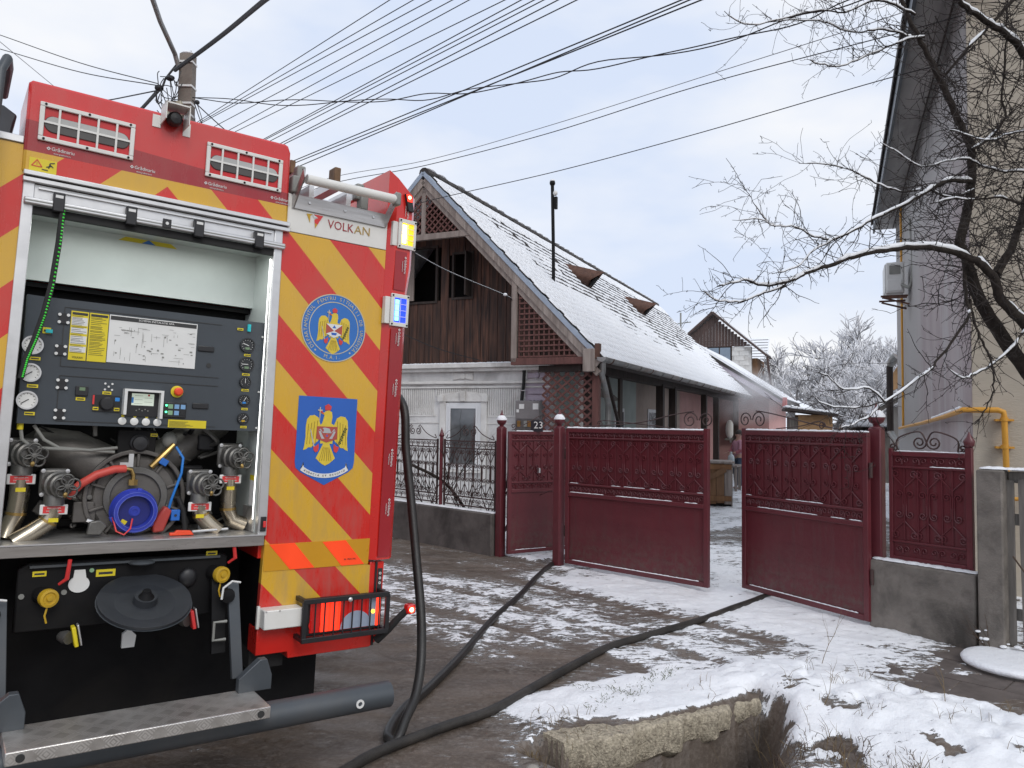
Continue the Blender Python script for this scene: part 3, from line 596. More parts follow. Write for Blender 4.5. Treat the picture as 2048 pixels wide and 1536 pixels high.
lc = pp(MB().bx(-.282, -.234, PY-.012, PY, 1.684, 1.725), 'mini_display', 'black_plastic', bev=.002); MB().bx(-.268, -.246, PY-.013, PY-.012, 1.706, 1.72).obj('screen', 'gauge_lcd', lc); ylab(cp, -.26, PY, 1.67, .036, .014)
for dx, dz in ((-.014, .013), (.014, .013), (0, 0), (-.014, -.013), (.014, -.013)): pp(MB().disc(-.155+dx, 1.73+dz, .0045, PY-.004, PY, 10), 'stud', 'label_white')
ylab(cp, -.16, PY, 1.702, .035, .013)
kb = pp(MB().bx(-.212, -.105, PY-.004, PY, 1.62, 1.692), 'knob_plate', 'black_plastic'); MB().lathe([(0, .03), (.016, .028), (.02, .024), (.021, 0)], (-.158, PY-.004, 1.655), (0, -1, 0), 24).obj('knob', 'black_plastic', kb)
MB().bx(-.214, -.207, PY-.006, PY-.004, 1.65, 1.69).obj('mark', 'label_red', kb); MB().bx(-.126, -.108, PY-.006, PY-.004, 1.668, 1.684).obj('mark', 'sticker_blue', kb); ylab(kb, -.2, PY-.004, 1.632, .022, .014); ylab(kb, -.117, PY-.004, 1.632, .022, .014)
dh = pp(MB().bx(-.085, .052, PY-.006, PY, 1.606, 1.716), 'display', 'black_plastic')
MB().ext([(-.097, 1.612), (-.085, 1.612), (-.085, 1.716), (.052, 1.716), (.052, 1.60), (.064, 1.60), (.064, 1.726), (-.097, 1.726)], PY-.05, PY).obj('sun_visor', 'label_white', dh)
MB().bx(-.06, .032, PY-.0075, PY-.006, 1.655, 1.708).obj('screen', 'screen_glow', dh); MB().bx(-.06, -.052, PY-.0085, PY-.0075, 1.665, 1.69).obj('screen_mark', 'sticker_blue', dh); MB().bx(.006, .014, PY-.0085, PY-.0075, 1.698, 1.706).obj('screen_mark', 'label_red', dh)
sl_ = MB()
for k in range(5): sl_.bx(-.048+.04*(k % 2), -.015+.04*(k % 2), PY-.0085, PY-.0075, 1.662+.009*k, 1.6632+.009*k)
sl_.obj('screen_text', 'cable_grey', dh)
for k in range(5): MB().disc(-.038+.012*k, 1.632+.006*(k % 2), .003, PY-.008, PY-.006, 8).obj('key', 'cable_grey', dh)
es = pp(MB().lathe([(0, .027), (.006, .027), (.007, .02)], (.128, PY, 1.727), (0, -1, 0), 24), 'emergency_stop', 'yellow_label'); MB().lathe([(0, .012), (.012, .012), (.013, .019), (.024, .019), (.03, .013), (.031, 0)], (.130, PY-.006, 1.727), (0, -1, 0), 20).obj('button', 'orange_red', es)
kp = pp(MB().bx(.073, .174, PY-.008, PY, 1.606, 1.678), 'keypad', 'black_plastic', bev=.005)
for k in range(6):
    cx_ = .104+.027*(k % 3); cz = 1.658-.029*(k//3); MB().bx(cx_-.010, cx_+.010, PY-.011, PY-.008, cz-.010, cz+.010).obj('key', 'key_green' if k % 3 == 0 else ('gauge_black' if k == 5 else 'key_blue'), kp)
for z in (1.662, 1.632): MB().disc(.086, z, .0045, PY-.013, PY-.008, 10).obj('indicator', 'led_green', kp)
for x in (-.091, -.042, .006, .054):
    bt = pp(MB().lathe([(0, .017), (.004, .017), (.006, .014), (.0065, 0)], (x, PY, 1.582), (0, -1, 0), 20), 'push_button', 'gauge_white'); MB().disc(x+.002, 1.606, .007, PY-.0015, PY, 12).obj('label', 'yellow_label', bt)
yp = pp(MB().bx(.100, .268, PY-.002, PY, 1.562, 1.598), 'notice', 'yellow_label'); t_ = MB()
for k in range(6): t_.bx(.105, .105+rg.uniform(.06, .12), PY-.0028, PY-.002, 1.566+.0045*k, 1.5676+.0045*k)
t_.obj('print', 'ink', yp)
for x, z in ((.243, 1.937), (.236, 1.667)): pp(MB().bx(x-.037, x+.037, PY-.007, PY, z-.013, z+.013), 'door_handle', 'black_plastic', bev=.005)
pp(MB().disc(.261, 1.86, .011, PY-.001, PY, 16), 'keyhole', 'ink')
for z in (2.02, 1.75, 1.575): pp(MB().disc(.499, z, .005, .064, .071, 8), 'rivet', 'label_white')
# pump
pm = part(MB().lathe([(0, .17), (.03, .20), (.10, .21), (.16, .17), (.2, .12)], (0, .16, 1.24), (0, 1, 0), 28), 'pump', 'cast_iron')
MB().tube([(-.02, .26, 1.30), (-.14, .27, 1.37), (-.26, .29, 1.43), (-.36, .32, 1.45), (-.42, .38, 1.40)], [.10, .105, .1, .09, .08], 16).obj('casing', 'cast_iron', pm)
MB().tube([(.02, .28, 1.3), (.16, .32, 1.42), (.30, .35, 1.52), (.40, .37, 1.60)], [.09, .09, .085, .08], 16).obj('casing', 'cast_iron', pm)
MB().obox((-.165, .185, 1.29), .05, .03, .17, Matrix.Rotation(R_(40), 3, 'Y')).obj('rib', 'cast_iron', pm, bev=.008); MB().obox((-.20, .17, 1.175), .09, .02, .09, Matrix.Rotation(0, 3, 'Y')).obj('pad', 'cast_iron', pm, bev=.004)
for k in range(9):
    a = R_(20+40*k); MB().lathe([(0, .011), (.01, .011), (.011, 0)], (.185*math.cos(a), .165, 1.24+.185*math.sin(a)), (0, -1, 0), 8).obj('bolt', 'cast_alu', pm)
suc = part(MB().lathe([(0, .098), (.02, .100), (.03, .093), (.060, .093), (.068, .088), (.068, .072), (.036, .066), (.034, .03), (.040, .022), (.040, 0)], (-.012, .13, 1.182), (.02, -1, -.02), 36), 'suction_cap', 'cap_blue')
MB().disc(-.0115, 1.1815, .0655, .0915, .0925, 32).obj('face', 'cap_recess_shade', suc); MB().ring(-.011, 1.181, .086, .0885, .059, .064, 36).obj('rim', 'cap_rim', suc); MB().ring(-.011, 1.181, .072, .0745, .059, .063, 36).obj('rim', 'cap_rim', suc); MB().ring(-.01, 1.18, .012, .018, .085, .092, 20).obj('boss', 'cap_blue', suc)  # recess shade painted into the dark face; pale rims paint dirt and edge highlights
for k in range(3):
    a = R_(80+120*k); MB().obox((-.012+.088*math.cos(a), .098, 1.182+.088*math.sin(a)), .03, .03, .022, Matrix.Rotation(-a, 3, 'Y')).obj('lug', 'cap_blue', suc, bev=.004)
MB().obox((-.055, .083, 1.135), .024, .002, .022, Matrix.Rotation(R_(30), 3, 'Y')).obj('label', 'yellow_label', suc)
MB().tube([(-.02, .08, 1.15), (-.03, .055, 1.11), (-.055, .05, 1.085), (-.085, .06, 1.10), (-.1, .08, 1.16)], .0035, 6).obj('cord', 'label_red', suc)
part(MB().tube([(-.275, .13, 1.245), (-.23, .12, 1.30), (-.17, .12, 1.342), (-.1, .12, 1.366), (-.055, .13, 1.368)], .018, 12), 'red_hose', 'hose_red')
bf = part(MB().tube([(-.055, .13, 1.368), (-.03, .13, 1.364), (-.02, .13, 1.34), (-.02, .13, 1.31)], .009, 10), 'brass_fitting', 'brass'); MB().cyl((-.02, .13, 1.32), (-.02, .13, 1.295), .021, 6).obj('nut', 'brass', bf)
MB().ring(0, 1.24, .105, .135, .145, .165, 36).obj('flange', 'cast_alu', pm, bev=.003); MB().ring(0, 1.24, .195, .215, .15, .2, 36).obj('flange', 'cast_iron', pm, bev=.004)
for k in range(10):
    a = R_(18+36*k); MB().obox((.165*math.cos(a), .155, 1.24+.165*math.sin(a)), .06, .02, .012, Matrix.Rotation(-a, 3, 'Y')).obj('web', 'cast_iron', pm, bev=.003)
rf = random.Random(14); fit = part(MB().bx(-.30, .48, .36, .40, 1.09, 1.12), 'pump_fittings', 'chassis_black')
for k in range(46):
    x, z = rf.uniform(-.46, .48), rf.choice((rf.uniform(1.40, 1.55), rf.uniform(1.08, 1.2), rf.uniform(1.2, 1.5))); y = rf.uniform(.24, .38); q = rf.random(); m_ = rf.choice(('cast_iron', 'cast_alu', 'cast_iron', 'black_plastic', 'alu', 'cable_grey'))
    if q < .35: MB().lathe([(0, .012), (.012, .012), (.014, .008), (.03, .008), (.031, 0)], (x, y, z), (rf.uniform(-.5, .5), -1, rf.uniform(-.5, .5)), 8).obj('fitting', m_, fit)
    elif q < .7: MB().tube(spline([(x, y, z), (x+rf.uniform(-.1, .1), y-.04, z+rf.uniform(-.08, .08)), (x+rf.uniform(-.2, .2), y, z+rf.uniform(-.12, .12))], 5), rf.choice((.005, .008, .012)), 7).obj('line', rf.choice(('black_plastic', 'rubber', 'cable_grey', 'cast_alu')), fit)
    else: MB().obox((x, y, z), rf.uniform(.02, .07), .02, rf.uniform(.02, .07), Matrix.Rotation(rf.uniform(-.6, .6), 3, 'Y')).obj('bracket', m_, fit, bev=.003)
kbx = part(MB().bx(-.09, .07, .16, .20, 1.435, 1.543), 'throttle_box', 'chassis_black', bev=.004); MB().lathe([(0, .040), (.012, .040), (.016, .034), (.028, .03), (.03, .01), (.031, 0)], (.0, .16, 1.483), (0, -1, 0), 26).obj('knob', 'black_plastic', kbx); MB().ring(0, 1.483, .030, .036, .146, .148, 26).obj('knob_ring', 'alu', kbx)
ylab(kbx, .06, .16, 1.522, .03, .014)
part(MB().ext([(-.075, 1.375), (-.02, 1.375), (-.02, 1.435), (-.04, 1.435), (-.04, 1.395), (-.075, 1.395)], .15, .155), 'bracket', 'alu')
part(MB().ell((.135, .19, 1.50), .035, .03, .04), 'fuel_bowl', 'cable_grey'); part(MB().bx(.28, .36, .25, .31, 1.45, 1.53), 'relay_block', 'black_plastic', bev=.01); part(MB().bx(.20, .30, .20, .25, 1.30, 1.38), 'actuator', 'chassis_black', bev=.01)
br = part(MB().tube([(.055, .15, 1.375), (.10, .15, 1.425), (.15, .16, 1.48)], [.014, .016, .012], 10), 'drain_valve', 'brass'); MB().obox((.105, .14, 1.40), .035, .03, .03, Matrix.Rotation(R_(30), 3, 'Y')).obj('handle', 'valve_blue', br, bev=.003)
part(MB().tube([(.16, .16, 1.47), (.19, .14, 1.42), (.185, .13, 1.35), (.15, .13, 1.23), (.14, .14, 1.17)], .006, 8), 'air_line', 'pipe_blue')
part(MB().ext([(.075, 1.08), (.12, 1.085), (.15, 1.18), (.12, 1.20), (.10, 1.17), (.07, 1.12)], .10, .15), 'drive_flange', 'casting_red', bev=.008)
sv = part(MB().bx(.15, .19, .12, .16, 1.13, 1.18), 'solenoid_valve', 'valve_blue', bev=.003); MB().disc(.17, 1.155, .006, .117, .12, 12).obj('screw', 'ink', sv)
part(MB().tube([(.155, .15, 1.235), (.18, .14, 1.235), (.205, .13, 1.18), (.215, .12, 1.10), (.215, .12, 1.075)], .012, 10), 'drain_hose', 'rubber')
part(MB().ext([(.13, 1.075), (.235, 1.075), (.22, 1.095), (.16, 1.098), (.15, 1.088), (.13, 1.088)], .03, .05), 'key_tag', 'orange_red', bev=.003); part(MB().cyl((.23, .05, 1.088), (.40, .08, 1.09), .006, 8), 'rod', 'alu')
part(MB().ext([(-.20, 1.09), (-.145, 1.085), (-.12, 1.125), (-.15, 1.15), (-.19, 1.145)], .06, .09), 'valve_cap', 'cast_alu', bev=.006); part(MB().cyl((-.20, .08, 1.15), (-.175, .08, 1.14), .008, 8), 'nipple', 'alu')
for pts in ([(-.47, .10, 1.55), (-.46, .10, 1.49), (-.42, .11, 1.455), (-.3, .13, 1.45), (-.1, .16, 1.44)], [(-.42, .12, 1.55), (-.38, .12, 1.49), (-.32, .13, 1.455), (-.2, .14, 1.447), (-.09, .16, 1.46)]): part(MB().tube(pts, .0075, 8), 'cable', 'cable_grey')
part(MB().cyl((-.47, .10, 1.557), (-.47, .10, 1.53), .012, 10), 'cable_gland', 'yellow_label')
def valve(x, z, y, side, pipe):
    vb = part(MB().bx(x-.058, x+.054, y+.03, y+.06, z-.052, z+.068), 'outlet_valve', 'cast_alu', bev=.014)
    MB().lathe([(0, .056), (.03, .058), (.035, .051), (.06, .049), (.065, .042), (.08, .04)], (x, y+.03, z), (side*.35, -1, 0), 20).obj('bonnet', 'cast_alu', vb)
    MB().tube([(x, y+.03, z-.02), (x, y+.02, z-.06), (x, y+.02, z-.085)], [.040, .040, .042], 14).obj('neck', 'cast_alu', vb)
    hx = x+side*.035; hy = y-.06; hw = MB()
    for k in range(5):
        a = R_(18+72*k); pts = [(hx+.027*math.cos(a)+.023*math.cos(b), hy, z+.027*math.sin(a)+.023*math.sin(b)) for b in [2*math.pi*i/12 for i in range(13)]]; hw.tube(pts, .005, 6, False)
    hw.lathe([(0, .011), (.012, .010), (.013, 0)], (hx, hy+.004, z), (0, -1, 0), 10); hw.obj('hand_wheel', 'cast_alu', vb, ang=60)
    for dx in (-.047, .043):
        for dz in (-.042, .058): MB().lathe([(0, .009), (.008, .009), (.009, 0)], (x+dx, y+.03, z+dz), (0, -1, 0), 8).obj('bolt', 'alu', vb)
    MB().ell((hx-.005, hy-.004, z-.035), .009, .009, .012, 8, 6).obj('drain_nut', 'brass', vb)
    lb = part(MB().bx(x-.052, x+.052, y-.002, y+.008, z-.125, z-.082), 'outlet_label', 'label_white', bev=.004); MB().bx(x-.040, x+.040, y-.0035, y-.002, z-.118, z-.089).obj('print', 'label_red', lb)
    text('label_text', 'REFULARE APA', .008, 'label_white', lb, x, y-.0045, z-.097, width=.05); text('label_text', 'DN 65 - 10 BAR', .008, 'label_white', lb, x, y-.0045, z-.109, width=.056)
    pt = part(MB().tube(pipe, .038, 16), 'outlet_pipe', 'inox_pipe')
    MB().tube([Vector(pipe[2])+(Vector(pipe[1])-Vector(pipe[2])).normalized()*.012, Vector(pipe[2])], .0395, 16, False).obj('weld', 'brass', pt)
    MB().bx(x-.018, x+.018, pipe[0][1]-.041, pipe[0][1]-.039, z-.155, z-.138).obj('label', 'yellow_label', pt)
valve(-.448, 1.425, .13, 1, [(-.448, .16, 1.32), (-.448, .16, 1.24), (-.455, .16, 1.17), (-.475, .16, 1.12), (-.49, .14, 1.07)])
valve(-.325, 1.30, .09, 1, [(-.325, .12, 1.20), (-.325, .12, 1.175), (-.345, .12, 1.14), (-.40, .11, 1.10), (-.46, .10, 1.06)])
valve(.412, 1.425, .13, 1, [(.415, .16, 1.32), (.415, .16, 1.22), (.418, .16, 1.17), (.44, .16, 1.12), (.50, .15, 1.095)])
valve(.268, 1.30, .09, 1, [(.275, .12, 1.20), (.275, .12, 1.18), (.285, .12, 1.15), (.32, .11, 1.11), (.36, .10, 1.075)])
box('info_plate', 'label_white', .5035, .5045, .06, .12, 1.20, 1.345); box('info_plate_head', 'yellow_label', .5025, .5035, .06, .12, 1.32, 1.345)
# green and black rope hanging at the left jamb
gp = [(-.395, -.03, 2.44), (-.40, -.035, 2.30), (-.412, -.03, 2.13), (-.432, -.025, 2.0), (-.455, -.02, 1.9), (-.478, -.01, 1.82), (-.49, .0, 1.74)]
rope = part(MB().tube(gp, .012, 8), 'lanyard', 'rope_black')
stp = MB()
for k in range(60):
    q = k/60*(len(gp)-1); i = int(q); f_ = q-i; p = Vector(gp[i]).lerp(Vector(gp[min(i+1, len(gp)-1)]), f_); stp.ell((p.x+.004, p.y-.0075, p.z), .006, .006, .0045, 6, 4)
stp.obj('weave', 'rope_green', rope)
# ---- rear right panel: lettering, emblems, marker plate, lamps
lg = part(MB().ext([(.652, 2.652), (.684, 2.655), (.672, 2.645), (.671, 2.61)], -.009, -.0065), 'logo', 'yellow_cap', white); part(MB().ext([(.690, 2.655), (.738, 2.656), (.70, 2.587), (.694, 2.63), (.712, 2.64)], -.009, -.0065), 'logo', 'label_red', white); part(MB().ext([(.697, 2.612), (.710, 2.606), (.70, 2.587)], -.0098, -.009), 'logo', 'yellow_cap', white); part(MB().ext([(.690, 2.638), (.712, 2.640), (.698, 2.648), (.684, 2.650)], -.0098, -.0068), 'logo', 'label_white', white)
text('lettering', 'VOLK', .062, 'dark_red_film', white, .836, -.008, 2.621, width=.142); text('lettering', 'AN', .062, 'brass', white, .957, -.008, 2.621, width=.088)
# stainless plate with roller
sp_ = box('roller_plate', 'stainless', .575, 1.088, -.016, -.008, 2.665, 2.735)
for x in (.66, .85, 1.01): part(MB().lathe([(0, .009), (.005, .007), (.006, 0)], (x, -.016, 2.705), (0, -1, 0), 10), 'rivet', 'alu', sp_)
for x in (.582, 1.083): part(MB().add([(x-.003, -.016, 2.665), (x-.003, -.016, 2.74), (x-.003, -.12, 2.835), (x-.003, -.14, 2.79), (x+.003, -.016, 2.665), (x+.003, -.016, 2.74), (x+.003, -.12, 2.835), (x+.003, -.14, 2.79)], [(0, 1, 2, 3), (7, 6, 5, 4), (0, 4, 5, 1), (1, 5, 6, 2), (2, 6, 7, 3), (3, 7, 4, 0)]), 'roller_arm', 'stainless', sp_)
rl = part(MB().cyl((.60, -.115, 2.79), (1.085, -.115, 2.795), .0235, 20), 'roller', 'white_paint', sp_); part(MB().bx(1.075, 1.105, -.14, -.09, 2.762, 2.83), 'roller_cap', 'cable_grey', sp_, bev=.008)
# roof ladder
ld = part(MB().bx(.60, .625, .05, 3.6, 2.80, 2.87).bx(.93, .955, .05, 3.6, 2.80, 2.87), 'roof_ladder', 'alu')
for k in range(10): part(MB().cyl((.60, .35+k*.33, 2.835), (.955, .35+k*.33, 2.835), .014, 8), 'rung', 'alu', ld)
part(MB().bx(.66, .685, .0, 3.4, 2.74, 2.80).bx(.86, .885, .0, 3.4, 2.74, 2.80), 'ladder_section', 'alu', ld)
for x, z0, y in ((.612, 2.80, .0), (.585, 2.70+.04, -.02), (.942, 2.79, .02), (.96, 2.735, .0)):
    e_ = part(MB().bx(x-.022, x+.022, y-.01, y+.05, z0, z0+.085), 'ladder_end', 'cable_grey', ld, bev=.008)
for x, z0 in ((.612, 2.80), (.942, 2.79)):
    for k in range(3): part(MB().disc(x+.008, z0+.02+.023*k, .006, -.013 if x < .7 else .008, .012, 10), 'ladder_hole', 'ink', ld)
part(MB().bx(.78, .815, -.02, .06, 2.84, 2.92), 'wooden_chock', 'wood_block', bev=.006); part(MB().bx(.59, .62, .1, .2, 2.87, 2.94), 'wooden_chock', 'wood_block', bev=.006)
part(MB().bar((.80, .0, 2.83), (.80, 2.5, 2.83), .05, .04), 'roof_pole', 'alu'); part(MB().bx(.66, .78, .6, 3., 2.87, 2.9), 'roof_box', 'red_paint')
# left roof rail and box
part(MB().tube([(-.66, -.12, 2.30), (-.655, -.12, 2.7), (-.648, -.12, 2.93), (-.63, -.10, 2.985), (-.62, .02, 2.99), (-.62, .3, 2.97)], .018, 10), 'access_ladder', 'grey_steel'); part(MB().tube([(-.98, -.12, 1.2), (-.98, -.12, 2.93), (-.98, .02, 2.99), (-.98, .3, 2.97)], .018, 10), 'access_ladder', 'grey_steel')
part(MB().ext([(-.80, 2.73), (-.59, 2.73), (-.58, 2.81), (-.57, 2.85), (-.62, 2.88), (-.80, 2.88)], .15, .55), 'roof_monitor_box', 'grey_steel', bev=.008)
# emblems
def arc_text(s, cx, cz, r, a0, a1, size, par, m, flip=False, y=-.0085):
    n = len(s)
    for i, ch in enumerate(s):
        if ch == ' ': continue
        a = a0+(a1-a0)*i/(n-1); x, z = cx+r*math.cos(a), cz+r*math.sin(a)
        text('letter', ch, size, m, par, x, y, z, (math.pi/2-a) if not flip else (-math.pi/2-a))
def eagle(par, cx, cz, k, y):
    def P(pts, m, d=0., n='eagle'): return part(MB().ext([(cx+k*x, cz+k*z) for x, z in pts], y-.0012-d, y-d), n, m, par)
    wingL = [(-.16, .05), (-.20, .16), (-.24, .27), (-.34, .33), (-.46, .31), (-.53, .22), (-.55, .05), (-.54, -.2), (-.56, -.42), (-.58, -.53), (-.50, -.50), (-.46, -.46), (-.38, -.46), (-.30, -.36), (-.22, -.3), (-.16, -.2)]
    P(wingL, 'gold', n='wing'); P([(-x, z) for x, z in wingL], 'gold', n='wing')
    P([(-.16, -.36), (.16, -.36), (.17, .1), (.10, .14), (.12, .3), (.10, .42), (.02, .46), (-.06, .44), (-.10, .40), (-.17, .41), (-.18, .38), (-.09, .34), (-.12, .2), (-.14, .14), (-.17, .1)], 'gold', .0003, 'torso')
    P([(-.08, -.36), (.08, -.36), (.20, -.62), (.25, -.72), (.16, -.80), (.10, -.85), (.0, -.90), (-.10, -.85), (-.16, -.80), (-.25, -.72), (-.20, -.62)], 'gold', .0002, 'tail')
    for s in (-1, 1):
        for q in range(4): P([(s*(.25+.075*q), .2-.03*q), (s*(.262+.075*q), .2-.03*q), (s*(.285+.075*q), -.38), (s*(.277+.075*q), -.38)], 'gold_dark', .0014, 'feather')
        for q in range(3): P([(s*.03*(q+.3), -.45), (s*(.03*(q+.3)+.01), -.45), (s*(.06*(q+.5)+.01), -.78), (s*.06*(q+.5), -.78)], 'gold_dark', .0016, 'feather')
        P([(s*.2, -.36), (s*.26, -.42), (s*.33, -.43), (s*.32, -.52), (s*.27, -.58), (s*.21, -.55), (s*.19, -.46)], 'emblem_claw', .0014, 'claw')
    P([(-.20, .47), (-.10, .37), (-.12, .36), (-.24, .43)], 'emblem_claw', .0016, 'beak'); P([(-.08, .46), (.06, .46), (.08, .56), (-.01, .62), (-.10, .56)], 'emblem_claw', .0016, 'crown')
    P([(-.22, .20), (-.205, .20), (-.20, .44), (-.15, .44), (-.15, .47), (-.20, .47), (-.20, .53), (-.225, .53), (-.225, .47), (-.27, .47), (-.27, .44), (-.225, .44)], 'gold_ring', .002, 'cross')
    P([(-.44, -.02), (-.42, -.02), (-.30, -.44), (-.33, -.44)], 'emblem_grey', .002, 'sword')
    for q in range(6):
        x0, z0 = .30+.027*q, -.40+.07*q; P([(x0, z0), (x0+.05, z0+.09), (x0+.02, z0+.1)], 'leaf_green', .002, 'sprig'); P([(x0+.01, z0), (x0+.09, z0+.06), (x0+.07, z0+.085)], 'leaf_green', .002, 'sprig')
    return P
em = part(MB().disc(.835, 2.098, .173, -.0062, -.0042, 64), 'round_emblem', 'emblem_blue')
part(MB().ring(.835, 2.098, .1685, .1735, -.0075, -.0062, 64), 'ring', 'gold_ring', em); part(MB().ring(.835, 2.098, .130, .134, -.0075, -.0062, 64), 'ring', 'gold_ring', em)
arc_text('DEPARTAMENTUL PENTRU SITUA\u0162II DE URGEN\u0162\u0102', .835, 2.098, .151, R_(222), R_(-42), .026, em, 'gold_ring', y=-.0072)
arc_text('M.A.I.', .835, 2.098, .151, R_(256), R_(284), .026, em, 'gold_ring', True, y=-.0072)
for a in (232, 308): part(MB().disc(.835+.151*math.cos(R_(a)), 2.098+.151*math.sin(R_(a)), .005, -.0075, -.0062, 5), 'star', 'gold_ring', em)
P = eagle(em, .835, 2.105, .155, -.0064)
q4 = [(-.28, .08), (.28, .08), (.28, -.24), (0, -.36), (-.28, -.24)]
P(q4, 'emblem_red', .0022, 'breast_shield'); P([(-.28, .08), (.28, .08), (0, -.14)], 'label_white', .0026, 'breast_field'); P([(-.27, -.25), (0, -.14), (.27, -.25), (0, -.37)], 'label_white', .0026, 'breast_field'); P([(-.07, -.05), (.07, -.05), (0, .05)], 'shield_blue', .003, 'badge'); P([(-.08, -.28), (.08, -.28), (.1, -.2), (-.1, -.2)], 'shield_blue', .003, 'badge')
se = part(MB().ext([(.675, 1.745), (.988, 1.745), (.990, 1.42), (.985, 1.39), (.96, 1.368), (.833, 1.303), (.705, 1.368), (.68, 1.39), (.675, 1.42)], -.0062, -.0042), 'shield_emblem', 'shield_blue')
P = eagle(se, .832, 1.585, .205, -.0064)
P([(-.27, .06), (.27, .06), (.27, -.24), (0, -.33), (-.27, -.24)], 'emblem_red', .0022, 'breast_shield')
P([(-.09, -.02), (-.13, .02), (-.06, .035), (.06, .01), (.10, -.08), (.12, -.1), (-.12, -.1), (-.09, -.06)], 'emblem_grey', .003, 'helmet')
for s in (-1, 1):
    P([(s*.06, -.24), (s*.14, -.24), (s*.19, -.14), (s*.22, -.06), (s*.17, -.05), (s*.12, -.15)], 'emblem_grey', .0028, 'flourish'); P([(s*.10, -.1), (s*.2, -.02), (s*.24, -.06), (s*.19, .0), (s*.17, .0)], 'emblem_grey', .003, 'axe')
P([(-.06, -.2), (.06, -.2), (0, -.1)], 'warn_red', .0032, 'badge'); P([(-.035, -.185), (.035, -.185), (0, -.125)], 'shield_blue', .0035, 'badge')
bn = []
for i in range(13): a = R_(228+7*i); bn.append((.832+.165*math.cos(a), 1.49+.13*math.sin(a)))
bo = [(.832+1.16*(x-.832), 1.49+1.16*(z-1.49)) for x, z in bn]
part(MB().ext(bn+bo[::-1], -.0082, -.0062), 'banner', 'label_white', se); part(MB().ext([bn[0], bo[0], (.715, 1.395), (.722, 1.405), (.718, 1.418)], -.0080, -.0062), 'banner_end', 'label_white', se); part(MB().ext([bn[-1], bo[-1], (.95, 1.395), (.942, 1.405), (.946, 1.418)], -.0080, -.0062), 'banner_end', 'label_white', se)
s_ = 'AUDACIA ET DEVOTIO'
for i, ch in enumerate(s_):
    if ch != ' ': a = R_(234+72*i/(len(s_)-1)); text('letter', ch, .013, 'ink', se, .832+.178*math.cos(a), -.009, 1.49+.14*math.sin(a), -math.pi/2-a)
# reflective marker plate
mp_ = part(MB().ext([(.556, .892), (1.104, .894), (1.106, 1.025), (.553, 1.02)], -.0075, -.0042), 'marker_plate', 'retro_amber')
for x0 in (.575, .845): part(MB().ext([(x0, 1.019), (x0+.125, 1.022), (x0+.235, .895), (x0+.11, .894)], -.0095, -.0075), 'reflective_stripe', 'retro_orange', mp_)
text('plate_print', 'E4  PRACTIC', .012, 'ink', mp_, 1.0, -.0105, .925)
# lamp guard, tail lamp, white box
tl = part(MB().bx(.76, 1.165, -.07, -.003, .575, .745), 'tail_lamp', 'black_plastic', bev=.006)
for x0, x1, m_ in ((.775, .83, 'tail_red'), (.83, .935, 'tail_hot'), (.935, 1.09, 'tail_red'), (1.09, 1.13, 'tail_clear'), (1.13, 1.155, 'red_on')): part(MB().bx(x0+.001, x1-.001, -.078, -.07, .59, .733), 'lens', m_, tl, bev=.003)
part(MB().ext([(.945, .593)]+[(1.02+.085*math.cos(R_(a)), .593+.085*math.sin(R_(a))) for a in range(0, 181, 15)], -.0795, -.078), 'lens', 'tail_clear', tl); part(MB().disc(.80, .63, .03, -.0795, -.078, 20), 'lens', 'tail_red', tl); part(MB().disc(1.112, .665, .01, -.082, -.079, 10), 'lamp_core', 'amber_on', tl)
g_ = MB()
for z in (.567, .752): g_.bx(.725, 1.185, -.115, -.098, z-.012, z+.012)
for x in (.735, 1.178): g_.bx(x-.012, x+.012, -.114, -.099, .565, .752)
for z in (.567, .752): g_.bx(.726, .746, -.098, -.002, z-.011, z+.011); g_.bx(1.165, 1.185, -.098, -.002, z-.011, z+.011)
lgd = part(g_, 'lamp_guard', 'black_plastic', bev=.002)
for k in range(8): x = .79+.049*k; part(MB().bx(x-.003, x+.003, -.108, -.102, .57, .75), 'guard_bar', 'black_plastic', lgd)
part(MB().ell((.965, -.118, .745), .012, .006, .012, 10, 8), 'dome_nut', 'alu', lgd)
wb = box('junction_box', 'white_paint', .548, .735, -.085, -.003, .632, .722, bev=.005); box('flange', 'white_paint', .535, .548, -.02, -.003, .625, .73, wb)
for x in (.555, .62): part(MB().disc(x, .718, .004, -.088, -.084, 8), 'screw', 'alu', wb)
box('side_strip', 'black_plastic', 1.148, 1.160, -.008, -.002, .47, .90); sg = part(MB().bx(1.166, 1.19, -.006, -.002, .76, .865), 'reflector_tag', 'ink')
for z in (.79, .815, .84): part(MB().ring(1.178, z, .004, .0075, -.0075, -.006, 6), 'tag_mark', 'label_white', sg)
part(MB().tube([(1.165, -.03, .50), (1.21, -.07, .56), (1.25, -.10, .62), (1.285, -.12, .66)], [.022, .02, .018, .018], 8), 'side_marker_arm', 'rubber'); sm_ = part(MB().bx(1.275, 1.325, -.15, -.10, .645, .695), 'side_marker_lamp', 'tail_red', bev=.01); part(MB().disc(1.296, .67, .012, -.156, -.15, 14), 'lamp_core', 'red_core', sm_); part(MB().disc(1.298, .67, .018, -.153, -.150, 14), 'lens', 'red_on', sm_)
mat('dish_dark', (.028, .031, .036), .4, var=.2, scale=5)
